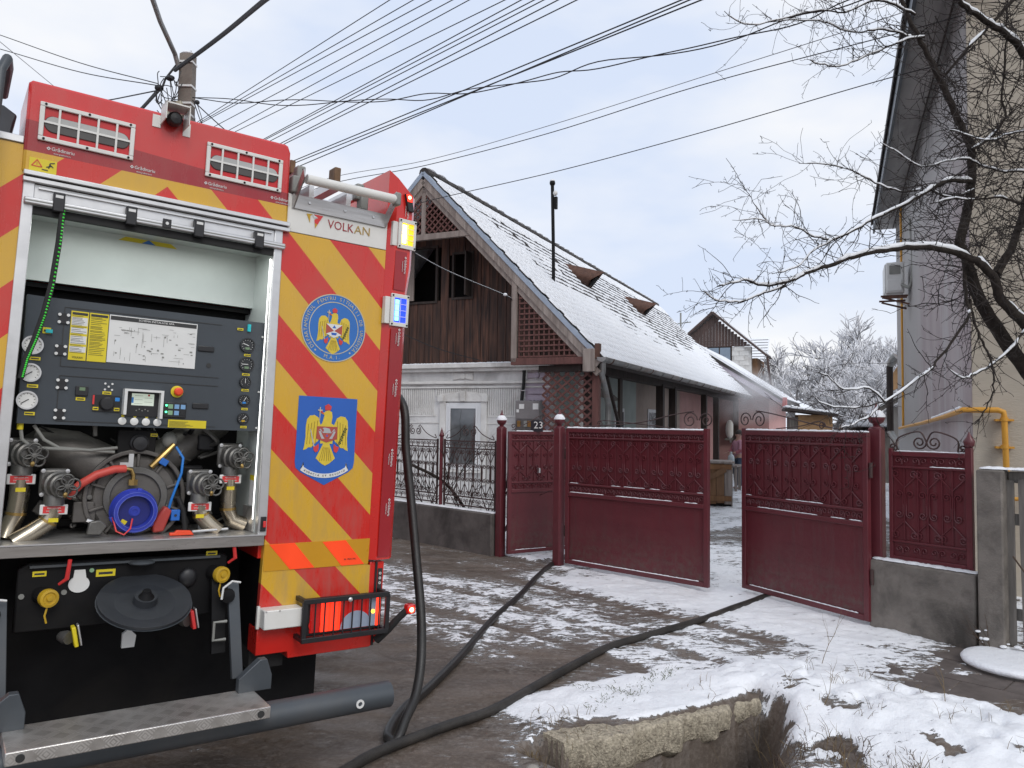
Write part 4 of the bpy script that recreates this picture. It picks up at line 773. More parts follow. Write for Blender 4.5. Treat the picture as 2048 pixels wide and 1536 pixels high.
# underside: towing crossmember, dish, taps, arms, bumper
cm = part(MB().ext([(-.44, .70), (.40, .70), (.40, .97), (.37, .985), (-.40, .985), (-.44, .96)], .05, .09), 'crossmember', 'chassis_black', bev=.008)
part(MB().bx(-.40, .36, .03, .052, .965, .975), 'crossmember_flange', 'grey_steel', cm)
part(MB().bx(-1.0, 1.0, .34, .38, .05, 1.0), 'underbody_shade_plate', 'chassis_black'); part(MB().bx(-.42, -.34, .45, 5.5, .72, .95).bx(.34, .42, .45, 5.5, .72, .95), 'chassis_rail', 'chassis_black')  # black plate added across the rear to darken the space under the truck
ds = part(MB().lathe([(0, .185), (.012, .185), (.012, .175), (.0, .12), (-.004, .05), (.03, .045)], (.02, -.10, .82), (0, -.42, .9), 36), 'tow_plate', 'dish_dark'); part(MB().lathe([(0, .19), (-.03, .15), (-.05, .10)], (.02, -.098, .817), (0, -.42, .9), 36), 'plate_rim', 'grey_steel', ds); part(MB().lathe([(0, .04), (.012, .036), (.03, .02), (.045, .016), (.046, 0)], (.02, -.11, .83), (0, -.3, .9), 16), 'pin', 'chassis_black', ds); part(MB().ell((.02, .02, .965), .055, .05, .012, 14, 6), 'pin_head', 'grey_steel', ds)
for x, z, hs in ((-.352, .850, 1), (.335, .895, 1)):
    tp = part(MB().lathe([(0, .034), (.05, .034), (.055, .028)], (x, .05, z), (.3, -1, 0), 18), 'air_coupling', 'chassis_black'); cpn = MB().lathe([(0, .036), (.012, .038), (.028, .036), (.03, .026), (.024, .022), (.024, .012), (.032, .01), (.033, 0)], (x+.017, -.006, z), (.3, -1, 0), 22); part(cpn, 'coupling_cap', 'yellow_cap', tp)
    part(MB().tube([(x+.02, -.02, z-.035), (x+.012, -.025, z-.07), (x+.02, -.025, z-.10)], .004, 6), 'chain', 'yellow_cap', tp); part(MB().tube([(x+.06, .02, z+.045), (x+.085, .0, z+.07), (x+.09 if x < 0 else x+.07, -.01, z+.15)], [.006, .009, .008], 8), 'tap_lever', 'label_red', tp); ylab(fe, x-.01, .049, z+.088, .05, .022)
part(MB().ext([(-.215+.04*math.cos(a), .885+.035*math.sin(a)) for a in [R_(d) for d in range(125, 416, 15)]]+[(-.195, .945), (-.235, .945)], .042, .05), 'socket_plate', 'label_white'); part(MB().disc(-.17, .94, .009, .044, .05, 12), 'rivet', 'key_green'); ylab(fe, -.115, .05, .925, .075, .03); part(MB().disc(-.268, .855, .011, .044, .05, 12), 'rivet', 'cable_grey'); part(MB().disc(-.42, .85, .011, .044, .05, 12), 'rivet', 'cable_grey')
sk = part(MB().ell((.225, .04, .88), .04, .02, .045, 14, 8), 'trailer_socket', 'black_plastic')
for x, z, m_ in ((-.27, .68, 'yellow_label'), (.195, .70, 'label_red')):
    gh = part(MB().lathe([(0, .02), (.03, .028), (.05, .026)], (x, .02, z), (.6, -1, 0), 14), 'gladhand', 'cast_alu'); part(MB().obox((x+.045, -.02, z+.005), .016, .05, .085, Matrix.Rotation(R_(-12), 3, 'Y')), 'gladhand_cover', m_, gh, bev=.004); part(MB().obox((x+.062, -.02, z+.01), .008, .04, .09, Matrix.Rotation(R_(-12), 3, 'Y')), 'gladhand_flap', 'alu', gh, bev=.003)
part(MB().ext([(-.035, .60), (.015, .60), (.02, .65), (-.01, .68), (-.035, .66)], .02, .04), 'rag_tag', 'label_white')
for x in (-.50, .40):
    ar = part(MB().bar((x, -.05, .86), (x+.02, -.14, .45), .05, .025, (0, 1, 0)), 'bumper_arm', 'grey_steel', bev=.003); part(MB().bar((x-.05, .02, .90), (x-.05, -.06, .55), .06, .03, (0, 1, 0)), 'arm_plate', 'chassis_black', ar); part(MB().lathe([(0, .03), (.04, .03), (.045, 0)], (x-.02, -.06, .81), (-.3, -1, 0), 14), 'arm_pivot', 'chassis_black', ar)
    part(MB().tube([(x-.06, -.1, .80), (x-.055, -.1, .85), (x-.02, -.11, .88), (x+.02, -.1, .87)], .005, 6), 'pull_handle', 'label_white', ar); part(MB().tube([(x-.03, -.1, .70), (x-.085, -.1, .70), (x-.085, -.1, .62), (x-.03, -.1, .62)], .007, 6), 'step_loop', 'cable_grey', ar)
    sg_ = 1 if x > 0 else -1
    part(MB().ext([(x-.055+sg_*.0, .47), (x+.085, .47), (x+.085, .53), (x+.06, .60), (x+.03, .60), (x-.055, .53)], -.40, -.36), 'bracket_plate', 'grey_steel', bev=.003)
bp = part(MB().cyl((-1.03, -.47, .385), (1.015, -.47, .385), .058, 28), 'bumper_tube', 'grey_steel'); part(MB().ring(.845, .385, .010, .019, -.532, -.527, 20), 'grommet', 'label_white', bp)
stpp = part(MB().bx(-.484, .415, -.60, -.355, .425, .472), 'rear_step', 'tread_plate', bev=.004)
for x in (-.44, .375): part(MB().disc(x, .448, .014, -.604, -.60, 16), 'step_bolt', 'ink', stpp)
# wheels, mudguard, cab (hidden behind the body)
for y in (1.55, 6.6):
    for sx in (-1, 1):
        wlp = part(MB().lathe([(0, .30), (.03, .46), (.08, .49), (.24, .49), (.29, .46), (.31, .30)], (sx*.93-.155, y, .49+(.03 if sx > 0 else -.0)), (1, 0, 0), 32), 'wheel', 'rubber'); part(MB().lathe([(0, .29), (.02, .29), (.05, .12), (.06, .0)], (sx*.93+sx*.13, y, .49), (sx, 0, 0), 24), 'rim', 'cast_alu', wlp)
cab = part(MB().add([(-1.2, 5.75, .75), (1.2, 5.75, .75), (1.2, 5.75, 2.75), (-1.2, 5.75, 2.75), (-1.2, 7.6, .75), (1.2, 7.6, .75), (1.2, 7.5, 1.75), (-1.2, 7.5, 1.75), (1.15, 7.2, 2.75), (-1.15, 7.2, 2.75)], [(0, 1, 2, 3), (4, 7, 6, 5), (7, 9, 8, 6), (3, 2, 8, 9), (0, 4, 5, 1), (1, 5, 6, 8, 2), (0, 3, 9, 7, 4)]), 'cab', 'red_paint', bev=.03)
part(MB().bx(1.19, 1.215, 6.2, 7.0, 1.8, 2.5).bx(-1.215, -1.19, 6.2, 7.0, 1.8, 2.5), 'cab_window', 'gauge_black', cab)
# bay lamp: the lit tube in the photograph
bl = bpy.data.lights.new('bay_light', 'AREA'); bl.shape = 'RECTANGLE'; bl.size = .8; bl.size_y = .03; bl.energy = 1.6; bl.color = (.95, 1, .97)
blo = bpy.data.objects.new('bay_light', bl); COL.objects.link(blo); blo.parent = fe; blo.matrix_local = T(0, .055, 2.428)
# ------------------------------------------------------------ hoses
def hose_mat():
    m, nt, b, tc = base('hose'); v = tc.outputs['Object']
    g = noise(nt, 5, 6, .65, v); c = ramp(nt, g, .35, .7, (.014, .0125, .011), (.042, .036, .031)); nt.links.new(c, b.inputs['Base Color'])
    b.inputs['Roughness'].default_value = .55
    nt.links.new(bump(nt, noise(nt, 130, 4, .7, v), .5, .006), b.inputs['Normal'])
hose_mat(); mat('hose_black', (.02, .019, .018), .42, var=.3, scale=7, bmp=.25, bscale=180)
def gh_(x, y): return float(ground_h(np.array([x]), np.array([y]))[0])
def gs(pts, dz): return [(x, y, max(gh_(x, y), -.02)+dz) for x, y in pts]
h1 = [(-1.25, 4.95, 1.45), (-1.0, 4.9, 1.72), (-.8, 4.72, 1.80), (-.651, 4.6, 1.70), (-.62, 4.55, 1.433), (-.578, 4.5, 1.145), (-.53, 4.42, .814), (-.488, 4.33, .529), (-.474, 4.25, .307), (-.486, 4.13, .16), (-.52, 4.02, .085)]
h1 += gs([(-.553, 3.93), (-.60, 3.96), (-.605, 4.12), (-.565, 4.40), (-.488, 4.64), (-.318, 5.254), (-.12, 6.284), (.094, 7.095), (.30, 8.05), (.56, 8.95), (1.2, 10.4), (2.6, 12.0)], .028)
tag(MB().tube(spline(h1, 8), .026, 14).obj('fire_hose', 'hose_black'), 'black fire hose hanging down from the fire engine side and looping towards the small gate', 'hose')
h2 = gs([(-1.6, 2.6), (-1.1, 3.15), (-.775, 3.53), (-.664, 3.729), (-.555, 3.872), (-.325, 4.117), (-.076, 4.365), (.213, 4.761), (.49, 5.201), (.73, 5.537), (1.06, 5.853), (1.55, 6.309), (1.937, 6.739), (2.291, 7.125), (2.9, 7.9), (4.0, 10.0), (4.6, 13)], .028)
tag(MB().tube(spline(h2, 8), .0265, 14).obj('fire_hose', 'hose'), 'grey-brown fire hose lying along the ground from the road to under the right gate leaf', 'hose')
# ------------------------------------------------------------ gates and fences
mat('maroon', (.118, .019, .026), .42, var=.12, scale=4, bmp=.12, bscale=220, dirt=(.085, .022, .026), dirt_amt=.6, coat=.15)
mat('maroon_iron', (.085, .018, .022), .5, var=.2, scale=8); mat('rust_iron', (.055, .028, .025), .6, var=.3, scale=14)
mat('sky_plate', (.02, .022, .03), .4); 
def sheet_mat():
    m, nt, b, tc = base('gate_sheet'); v = tc.outputs['Object']; sp = N(nt, 'ShaderNodeSeparateXYZ'); nt.links.new(v, sp.inputs[0])
    c = ramp(nt, noise(nt, 3, 5, .6, v), .3, .7, (.098, .016, .022), (.125, .021, .028))
    run = ramp(nt, noise(nt, 6, 6, .65, mapv(nt, v, (4, 4, .18))), .5, .72); c = mixc(nt, mth(nt, 'MULTIPLY', run, .45), c, (.085, .035, .034))
    low = mth(nt, 'MULTIPLY', ramp(nt, noise(nt, 14, 7, .75, v), .44, .64), ramp(nt, sp.outputs['Z'], .08, .55, (.8, .8, .8), (.0, .0, .0))); c = mixc(nt, low, c, (.10, .075, .06))
    nt.links.new(c, b.inputs['Base Color']); nt.links.new(mth(nt, 'ADD', .34, mth(nt, 'MULTIPLY', run, .3)), b.inputs['Roughness'])
    n1 = bump(nt, noise(nt, 3.2, 3, .5, v), .35, .03); nt.links.new(bump(nt, noise(nt, 70, 4, .6, v), .15, .003, n1), b.inputs['Normal'])
sheet_mat()
def spiral(cx, cz, r0, a0, turns, y=0., n=12, r1=.25):
    return [(cx+r0*(1-(1-r1)*i/n)*math.cos(a0+turns*2*math.pi*i/n), y, cz+r0*(1-(1-r1)*i/n)*math.sin(a0+turns*2*math.pi*i/n)) for i in range(n+1)]
def unit(h, wd=.105, r=.0052, y=-.012):
    """scroll unit round one bar: C scrolls in the middle, forked scrolls above and below"""
    mb = MB(); q = h/2
    mb.bar((0, y, -q), (0, y, q), .009, .006); mb.bar((wd, y, -q), (wd, y, q), .007, .005)
    for sx in (-1, 1):
        for sz in (-1, 1):
            m = q*.28; rr = .030
            sp = spiral(sx*(.012+rr), sz*m, rr, math.pi if sx > 0 else 0, -1.35*sx*sz if sx*sz > 0 else -1.35*sx*sz, y)
            mb.tube([(sx*.012, y, 0)]+sp, r, 5)
            cx, cz = sx*(wd-.034), sz*(q-.045)
            sp = spiral(cx, cz, .032, 0 if sx > 0 else math.pi, 1.3*sx*sz, y)
            mb.tube([(sx*.004, y, sz*q*.48), (sx*(wd-.03), y, sz*q*.74)]+sp, r, 5)
    return mb
def band(L, h, r=.0045, y=-.012, step=.11):
    mb = MB(); n = max(1, int(L/step)); d = L/n
    for i in range(n):
        for sx in (-1, 1): mb.tube([(d*(i+.5)+sx*.004, y, -h*.45)]+spiral(d*(i+.5)+sx*.030, .004, .026, math.pi if sx > 0 else 0, -1.2*sx, y, 10), r, 4)
    return mb
_unit_src = {}
def units(par, x0, L, zc, h, m='maroon', step=.215, y=-.012):
    n = max(1, round(L/step)); d = L/n
    for i in range(n):
        x = x0+d*(i+.5)-.0; k = (round(h, 3), m, y)
        if k not in _unit_src: o = unit(h, y=y).obj('scroll_ornament', m, par, ang=60); o.matrix_local = T(x, 0, zc); _unit_src[k] = o
        else: inst(_unit_src[k], 'scroll_ornament', par, T(x, 0, zc))
def snowstrip(L, wdt, th, seed, par, mw, keep=1.0, name='snow'):
    rng = random.Random(seed); mb = MB(); n = max(4, int(L/.02)); cur = []
    def flush(c):
        if len(c) < 3: return
        pts = [(x, 0, z) for x, z in c]; rs = [max(.002, t) for t in [th*.6*rng.uniform(.75, 1.15)*min(1, (i+1)/2, (len(c)-i)/2) for i in range(len(c))]]
        k = len(mb.v); mb.tube(pts, rs, 8)
        for i in range(k, len(mb.v)):
            x, y, z = mb.v[i]; mb.v[i] = (x, y*wdt/(th*1.2), z if z > 0 else z*.15)
    gate = [rng.random() for _ in range(200)]
    for i in range(n+1):
        x = L*i/n; g = .5+.5*math.sin(x*7+seed)+.35*math.sin(x*23+seed*2)
        if keep >= 1 or g < keep*1.6: cur.append((x, rng.uniform(-.0015, .0015)))
        else: flush(cur); cur = []
    flush(cur)
    if mb.v: return mb.obj(name, 'snow', par, ang=80, mw=mw, kind='stuff')
def leaf(name, label, o, q, H=1.55, z0=.055, seed=1, crest=1):
    ox, oy = o; dx, dy = q[0]-ox, q[1]-oy; W = math.hypot(dx, dy)
    flipn = 1
    t = thing(name, label, 'gate', frame((ox, oy, 0), (dx, dy, 0), (-dy, dx, 0)) if crest >= 0 else frame((ox, oy, 0), (dx, dy, 0), (-dy, dx, 0)))
    side = crest
    # local y: the street side is -y when hinge is on the left, +y when on the right
    Y = (lambda a: a) if side > 0 else (lambda a: -a)
    def bx(n, m, x0, x1, ya, yb, za, zb, bev=.004): ya, yb = sorted((Y(ya), Y(yb))); return MB().bx(x0, x1, ya, yb, za, zb).obj(n, m, t, bev=bev)
    bx('stile', 'maroon', 0, .045, -.022, .022, z0, H); bx('stile', 'maroon', W-.05, W, -.022, .022, z0, H+.02)
    for za, zb in ((H-.045, H), (z0, z0+.045), (.80, .84), (.925, .945), (H-.115, H-.097)): bx('rail', 'maroon', .045, W-.05, -.024, .018, za, zb)
    bx('sheet_panel', 'gate_sheet', .045, W-.05, -.004, .004, z0+.045, H-.045, 0)
    for k in range(3): bx('seam', 'gate_sheet', .3+.1*k, W-.3-.07*k, -.0052, -.004, .25+.15*k, .254+.15*k, 0)
    yy = -.012*side
    units(t, .05, W-.10, (.945+H-.115)/2, H-.115-.945, y=yy)
    for zc in (.883, H-.071): band(W-.10, .06, y=yy).obj('scroll_band', 'maroon', t, ang=60, mw=T(.05, 0, zc))
    snowstrip(W-.01, .032, .022, seed, t, T(.0, 0, H+.004)); snowstrip(W-.12, .014, .011, seed+1, t, T(.06, Y(-.014), .843), .62); snowstrip(W-.12, .012, .009, seed+2, t, T(.06, Y(-.016), .947), .35); snowstrip(W-.2, .014, .012, seed+3, t, T(.1, Y(-.016), z0+.047), .85)
    cr = MB()
    xf = W-.12; rr = .085
    cr.tube(spiral(xf-.09, H+.10, rr, 0, 1.6, n=22, r1=.2), .006, 6); cr.tube(spiral(xf+.09-.0, H+.10, rr*.9, math.pi, -1.6, n=22, r1=.2), .006, 6)
    cr.tube([(xf-.05, 0, H+.185)]+spline([(xf-.05, 0, H+.19), (xf-.3, 0, H+.15), (xf-.7, 0, H+.07), (.25, 0, H+.02)], 5)[1:], .006, 6)
    cr.tube(spline([(xf-.3, 0, H+.02), (xf-.6, 0, H+.05), (.5, 0, H+.09), (.42, 0, H+.05)], 5)+spiral(.46, H+.05, .04, math.pi, -1.2, n=10), .005, 6)
    cr.obj('crest', 'rust_iron', t, ang=60)
    for k in range(2): MB().cyl((-.018, Y(0), .35+.85*k), (-.018, Y(0), .47+.85*k), .014, 10).obj('hinge', 'rust_iron', t)
    return t
leaf('gate_leaf', 'maroon metal driveway gate leaf left of the opening, scrolls above a plain sheet', (.625, 8.64), (1.905, 7.42), seed=3, crest=1)
leaf('gate_leaf', 'maroon metal driveway gate leaf right of the opening, swung inwards beside the concrete footing', (2.885, 6.22), (2.244, 7.46), H=1.56, seed=11, crest=-1)
def wicket():
    ox, oy = -.035, 9.20; dx, dy = .62, .36; W = .92; H = 1.50
    t = thing('wicket_gate', 'narrow maroon pedestrian gate standing ajar between two posts', 'gate', frame((ox, oy, 0), (dx, dy, 0), (-dy, dx, 0)))
    def bx(n, m, x0, x1, ya, yb, za, zb, bev=.003): return MB().bx(x0, x1, ya, yb, za, zb).obj(n, m, t, bev=bev)
    bx('stile', 'maroon', 0, .04, -.02, .02, .05, H); bx('stile', 'maroon', W-.04, W, -.02, .02, .05, H)
    for za, zb in ((H-.04, H), (.05, .09), (.77, .81), (.88, .90), (H-.11, H-.095)): bx('rail', 'maroon', .04, W-.04, -.022, .018, za, zb)
    bx('sheet_panel', 'gate_sheet', .04, W-.04, -.004, .004, .09, H-.04, 0)
    units(t, .05, W-.10, (.90+H-.11)/2, H-.11-.90)
    for zc in (.845, H-.068): band(W-.10, .06).obj('scroll_band', 'maroon', t, ang=60, mw=T(.05, 0, zc))
    snowstrip(W*.55, .03, .014, 21, t, T(.1, 0, H+.003), .8); snowstrip(W-.2, .012, .010, 23, t, T(.1, -.016, .092), .5)
    cr = MB(); cr.tube([(.05, 0, H+.02)]+spiral(.07, H+.06, .04, -1.5, 1.3, n=12)+[], .005, 6); cr.tube(spline([(.08, 0, H+.02), (.3, 0, H+.12), (.46, 0, H+.19), (.62, 0, H+.12), (.85, 0, H+.02)], 6), .005, 6); cr.obj('crest', 'rust_iron', t, ang=60)
    MB().bx(.40, .42, -.06, -.025, 1.0, 1.06).obj('handle', 'alu', t)
    return t
wicket()
np_ = thing('house_number_plate', 'small dark house number plate reading 23 on top of the pedestrian gate', 'number plate', frame((.31, 9.36, 1.50), (.907, -.2, 0), (.2, .907, 0)))
MB().bx(-.075, .075, -.006, 0, .0, .14).obj('plate', 'sky_plate', np_, bev=.003); text('number', '23', .12, 'label_white', np_, .02, -.008, .075)
def post(x, y, h, wd, label, seed, ball=.062):
    t = thing('gate_post', label, 'post', frame((x, y, 0), (UX, UY, 0), (WX, WY, 0)), 'maroon gate posts')
    MB().bx(-wd/2, wd/2, -wd/2, wd/2, -.05, h).obj('post', 'maroon', t, bev=.012)
    MB().lathe([(0, wd*.52), (.012, wd*.5), (.02, .025), (.035, .028), (.05, ball*.8), (.085, ball), (.12, ball*.85), (.15, ball*.45), (.175, .012), (.215, .004)], (0, 0, h-.004), (0, 0, 1), 18).obj('finial', 'maroon', t, ang=60)
    MB().lathe([(0, ball*1.02), (.015, ball*1.03), (.045, ball*.7), (.07, ball*.22), (.08, .0)], (0, 0, h+.088), (0, 0, 1), 14).obj('snow', 'snow', t, ang=80)
    return t
post(-.118, 9.33, 1.545, .095, 'thinner maroon gate post at the pedestrian gate, next to the iron fence', 1)
post(.545, 8.73, 1.56, .10, 'maroon gate post between the pedestrian gate and the driveway gate', 2)
post(3.0, 6.33, 1.60, .105, 'large maroon gate post standing beside the concrete footing on the right', 3, .068)
# right fence panel on its concrete footing
def low_wall(name, label, p, q, h, th=.16, m='concrete', z0=-.15):
    dx, dy = q[0]-p[0], q[1]-p[1]; L = math.hypot(dx, dy)
    t = thing(name, label, 'wall', frame((p[0], p[1], 0), (dx, dy, 0), (-dy, dx, 0)))
    n = 14; mb = MB(); rng = random.Random(int(L*100))
    MB().bx(0, L, -th/2, th/2, z0, h).obj('wall', m, t, bev=.012)
    snowstrip(L, th*.5, .03, int(L*37), t, T(0, -.01, h+.004)); return t, L
rw, RL = low_wall('fence_footing', 'stained grey concrete footing under the short maroon fence panel', (2.955, 6.29), (3.43, 5.66), .545, .18)
fp = thing('short_fence', 'short maroon sheet metal fence panel with scrollwork on the right concrete footing', 'fence', frame((3.05, 6.215, 0), (.475, -.63, 0), (.63, .475, 0)))
PW = RL-.17
for x0, x1, z0, z1 in ((0, .03, .55, 1.44), (PW-.045, PW, .55, 1.46)): MB().bx(x0, x1, -.02, .02, z0, z1).obj('stile', 'maroon', fp, bev=.003)
for z0, z1 in ((1.38, 1.415), (1.285, 1.30), (.70, .715), (.56, .59)): MB().bx(.03, PW-.045, -.022, .018, z0, z1).obj('rail', 'maroon', fp, bev=.003)
MB().bx(.03, PW-.045, -.004, .004, .59, 1.38).obj('sheet_panel', 'gate_sheet', fp); units(fp, .03, PW-.08, 1.0, .56)
for zc in (1.342, .645): band(PW-.08, .06).obj('scroll_band', 'maroon', fp, ang=60, mw=T(.035, 0, zc))
MB().lathe([(0, .02), (.02, .035), (.05, .04), (.08, .02), (.12, .003)], (PW-.022, 0, 1.46), (0, 0, 1), 14).obj('finial', 'maroon', fp, ang=60)
snowstrip(PW-.1, .02, .012, 9, fp, T(.05, 0, 1.418), .8); snowstrip(PW-.1, .014, .011, 14, fp, T(.05, -.02, 1.302), .4)
cr = MB(); hw = PW/2-.02
for sx in (-1, 1): cr.tube(spline([(hw+sx*(hw-.02), 0, 1.45), (hw+sx*(hw-.06), 0, 1.425), (hw+sx*.22, 0, 1.52), (hw+sx*.06, 0, 1.575), (hw+sx*.0, 0, 1.50)], 6)[:-1]+spiral(hw+sx*.055, 1.49, .055, math.pi if sx > 0 else 0, 1.5*sx, n=18, r1=.25), .0065, 6); cr.tube(spiral(hw+sx*(hw-.03), 1.455, .028, -1.57, 1.0*sx, n=10), .0065, 6)
cr.obj('crest', 'rust_iron', fp, ang=60)
# concrete pier and wooden picket fence at the right edge
pier = thing('concrete_pier', 'grey concrete pier with a snow cap between the maroon panel and the wooden pickets', 'pier', frame((3.415, 5.63, 0), (UX, UY, 0), (WX, WY, 0)))
MB().bx(-.0, .165, -.09, .10, -.15, 1.31).obj('pier', 'concrete', pier, bev=.012); snowstrip(.62, .10, .03, 51, pier, T(0, .02, 1.315))
pk = thing('picket_fence', 'weathered grey wooden picket fence at the right edge under snow', 'fence', frame((3.56, 5.53, 0), (UX, UY, 0), (WX, WY, 0)))
mat('grey_wood', (.17, .155, .14), .85, var=.3, scale=5, stretch=(6, 6, .6), bmp=.5, bscale=40, dirt=(.07, .06, .055), dirt_amt=.6)
pk0 = None
for i in range(9):
    x = .0+i*.115
    if pk0 is None: pk0 = MB().bx(-.036, .036, -.012, .012, .08, 1.24).obj('picket', 'grey_wood', pk, bev=.003); pk0.matrix_local = T(x, 0, 0)
    else: inst(pk0, 'picket', pk, T(x, random.uniform(-.004, .004), random.uniform(-.02, .02)) @ Matrix.Rotation(random.uniform(-.02, .02), 4, 'Y'))
for z in (.25, .92, 1.22): MB().bx(0, 1.1, .014, .05, z, z+.08).obj('rail', 'grey_wood', pk, bev=.003)
snowstrip(1.0, .035, .022, 77, pk, T(.02, .02, 1.305))
# left fence: iron panels on a dark low wall
lw, LL = low_wall('fence_wall', 'dark damp concrete low wall below the iron scroll fence', (-3.4, 12.62), (-.16, 9.38), .50, .2, 'concrete_dark')
def iron_panel(k0, L, label):
    x, y = -.118-.700*k0, 9.33+.714*k0
    t = thing('iron_fence', label, 'fence', frame((x, y, 0), (-.700, .714, 0), (-.714, -.700, 0)), 'iron scroll fence panels')
    for z in (.55, .66, 1.27, 1.36): MB().bx(.03, L-.03, -.008, .008, z-.008, z+.008).obj('rail', 'rust_iron', t)
    for x_ in (.03, L-.05): MB().bx(x_, x_+.02, -.01, .01, .5, 1.38).obj('stile', 'rust_iron', t)
    n = 6; d = (L-.1)/n
    for i in range(n):
        kk = ('open', 'rust_iron', round(d, 3))
        if kk not in _unit_src: o = unit(.60, wd=d/2, r=.0055, y=0).obj('scroll_ornament', 'rust_iron', t, ang=60); o.matrix_local = T(.05+d*(i+.5), 0, .965); _unit_src[kk] = o
        else: inst(_unit_src[kk], 'scroll_ornament', t, T(.05+d*(i+.5), 0, .965))
    for zc in (1.315, .605): band(L-.1, .09, r=.005, y=0).obj('scroll_band', 'rust_iron', t, ang=60, mw=T(.05, 0, zc))
    c = MB(); h = L/2
    for sx in (-1, 1): c.tube(spline([(h+sx*(h-.1), 0, 1.44), (h+sx*(h-.08), 0, 1.39), (h+sx*.25, 0, 1.45), (h+sx*.1, 0, 1.56)], 6)+spiral(h+sx*.065, 1.48, .06, math.pi/2, -1.6*sx if sx > 0 else 1.6, n=18, r1=.25), .006, 6)
    c.obj('crest', 'rust_iron', t, ang=60); return t
iron_panel(.06, 1.05, 'dark iron scroll fence panel next to the maroon pedestrian gate post'); iron_panel(1.18, 1.05, 'dark iron scroll fence panel just right of the fire engine'); iron_panel(2.3, 1.05, 'dark iron scroll fence panel mostly hidden behind the fire engine')
for k in (1.14, 2.26):
    p_ = thing('fence_post', 'thin maroon fence post with a pointed tip between two iron fence panels' if k < 2 else 'thin maroon fence post hidden behind the fire engine corner', 'post', T(-.118-.700*k, 9.33+.714*k, 0)); MB().bx(-.022, .022, -.022, .022, .45, 1.40).obj('post', 'maroon', p_, bev=.004); MB().lathe([(0, .02), (.02, .034), (.04, .03), (.11, .006), (.13, .001)], (0, 0, 1.40), (0, 0, 1), 12).obj('finial', 'maroon', p_, ang=60)
# bare climbing plants behind the iron fence
mat('bark', (.038, .031, .027), .95, var=.4, scale=22, bmp=.9, bscale=55, dirt=(.05, .042, .034), dirt_amt=.4, bdist=.012, spec=.2)
def twiggy(mb, p, d, L, r, depth, rng, droop=0., spread=.7, kids=3, n=5):
    p = Vector(p); d = Vector(d).normalized(); pts = [p.copy()]; rs = [r]
    for i in range(n):
        d = (d+Vector((rng.uniform(-1, 1), rng.uniform(-1, 1), rng.uniform(-1, 1)-droop))*.22).normalized(); p = p+d*(L/n); pts.append(p.copy()); rs.append(r*(1-.75*(i+1)/n))
    mb.tube(pts, rs, 5 if r > .006 else 4 if r > .003 else 3, False)
    if depth > 0:
        for k in range(kids):
            q = rng.uniform(.25, .95); i = min(int(q*n), n-1); b = pts[i].lerp(pts[i+1], q*n-i)
            nd = (d+Vector((rng.uniform(-1, 1), rng.uniform(-1, 1), rng.uniform(-.8, 1)))*spread).normalized()
            twiggy(mb, b, nd, L*rng.uniform(.4, .7), max(r*.5, .0012), depth-1, rng, droop, spread, kids, n)
for j, (k, off, lb) in enumerate(((.35, .25, 'bare climbing shrub behind the iron fence beside the gate post'), (1.0, .35, 'bare rose shrub behind the middle of the iron fence'), (1.7, .3, 'bare climbing shrub behind the iron fence near the fire engine'))):
    rng = random.Random(40+j); x, y = -.118-.700*k+.714*off, 9.33+.714*k+.700*off
    t = thing('bare_shrub', lb, 'shrub', T(x, y, 0), 'bare shrubs behind the iron fence'); mb = MB()
    for q in range(4): twiggy(mb, (0, 0, 0), (rng.uniform(-.7, .7), rng.uniform(-.5, .5), 1), rng.uniform(.8, 1.25), .013, 2, rng, 0, .7, 3)
    mb.obj('stem', 'bark', t, ang=80)
    if j < 2: MB().tube(spline([(0, 0, 0), (.02, -.05, .35), (.12 if j == 0 else -.3, -.1, .8), (.25 if j == 0 else -.75, -.2, 1.05)], 5), [.02]*16, 7).obj('stem', 'bark', t)
# ------------------------------------------------------------ old house on the left
mat('white_wall', (.69, .685, .67), .85, var=.12, scale=2.2, bmp=.35, bscale=50, dirt=(.22, .205, .20), dirt_amt=.7, stretch=(1, 1, .5))
mat('white_trim', (.71, .70, .67), .8, var=.1, scale=4, bmp=.2, bscale=60, dirt=(.34, .31, .28), dirt_amt=.6)
mat('lilac_plaster', (.47, .41, .48), .85, var=.1, scale=3, bmp=.3, bscale=60, dirt=(.3, .26, .3), dirt_amt=.4)
mat('green_wall', (.42, .47, .44), .85, var=.08, scale=2, bmp=.3, bscale=50, dirt=(.26, .28, .26), dirt_amt=.5); mat('peach_wall', (.42, .34, .29), .85, var=.1, scale=2, bmp=.3, bscale=50, dirt=(.25, .2, .18), dirt_amt=.5); mat('pink_wall', (.52, .30, .28), .85, var=.08, scale=2, bmp=.3, bscale=50, dirt=(.38, .22, .2), dirt_amt=.4)
def plank_mat(name, c0, c1, c2):
    m, nt, b, tc = base(name); oi = N(nt, 'ShaderNodeObjectInfo'); v = mapv(nt, tc.outputs['Object'], (9, 9, .8))
    n1 = N(nt, 'ShaderNodeTexNoise'); n1.noise_dimensions = '4D'; n1.inputs['Scale'].default_value = 2.2; n1.inputs['Detail'].default_value = 7; nt.links.new(v, n1.inputs['Vector']); nt.links.new(mth(nt, 'MULTIPLY', oi.outputs['Random'], 40.0), n1.inputs['W'])
    c = mixc(nt, ramp(nt, n1.outputs['Fac'], .38, .66), c0, c1); c = mixc(nt, mth(nt, 'MULTIPLY', oi.outputs['Random'], .55), c, c2)
    nt.links.new(c, b.inputs['Base Color']); b.inputs['Roughness'].default_value = .75; nt.links.new(bump(nt, n1.outputs['Fac'], .4, .006), b.inputs['Normal'])
plank_mat('plank_dark', (.026, .014, .011), (.14, .062, .038), (.035, .02, .015)); plank_mat('old_wood', (.20, .165, .145), (.40, .345, .305), (.27, .215, .19))
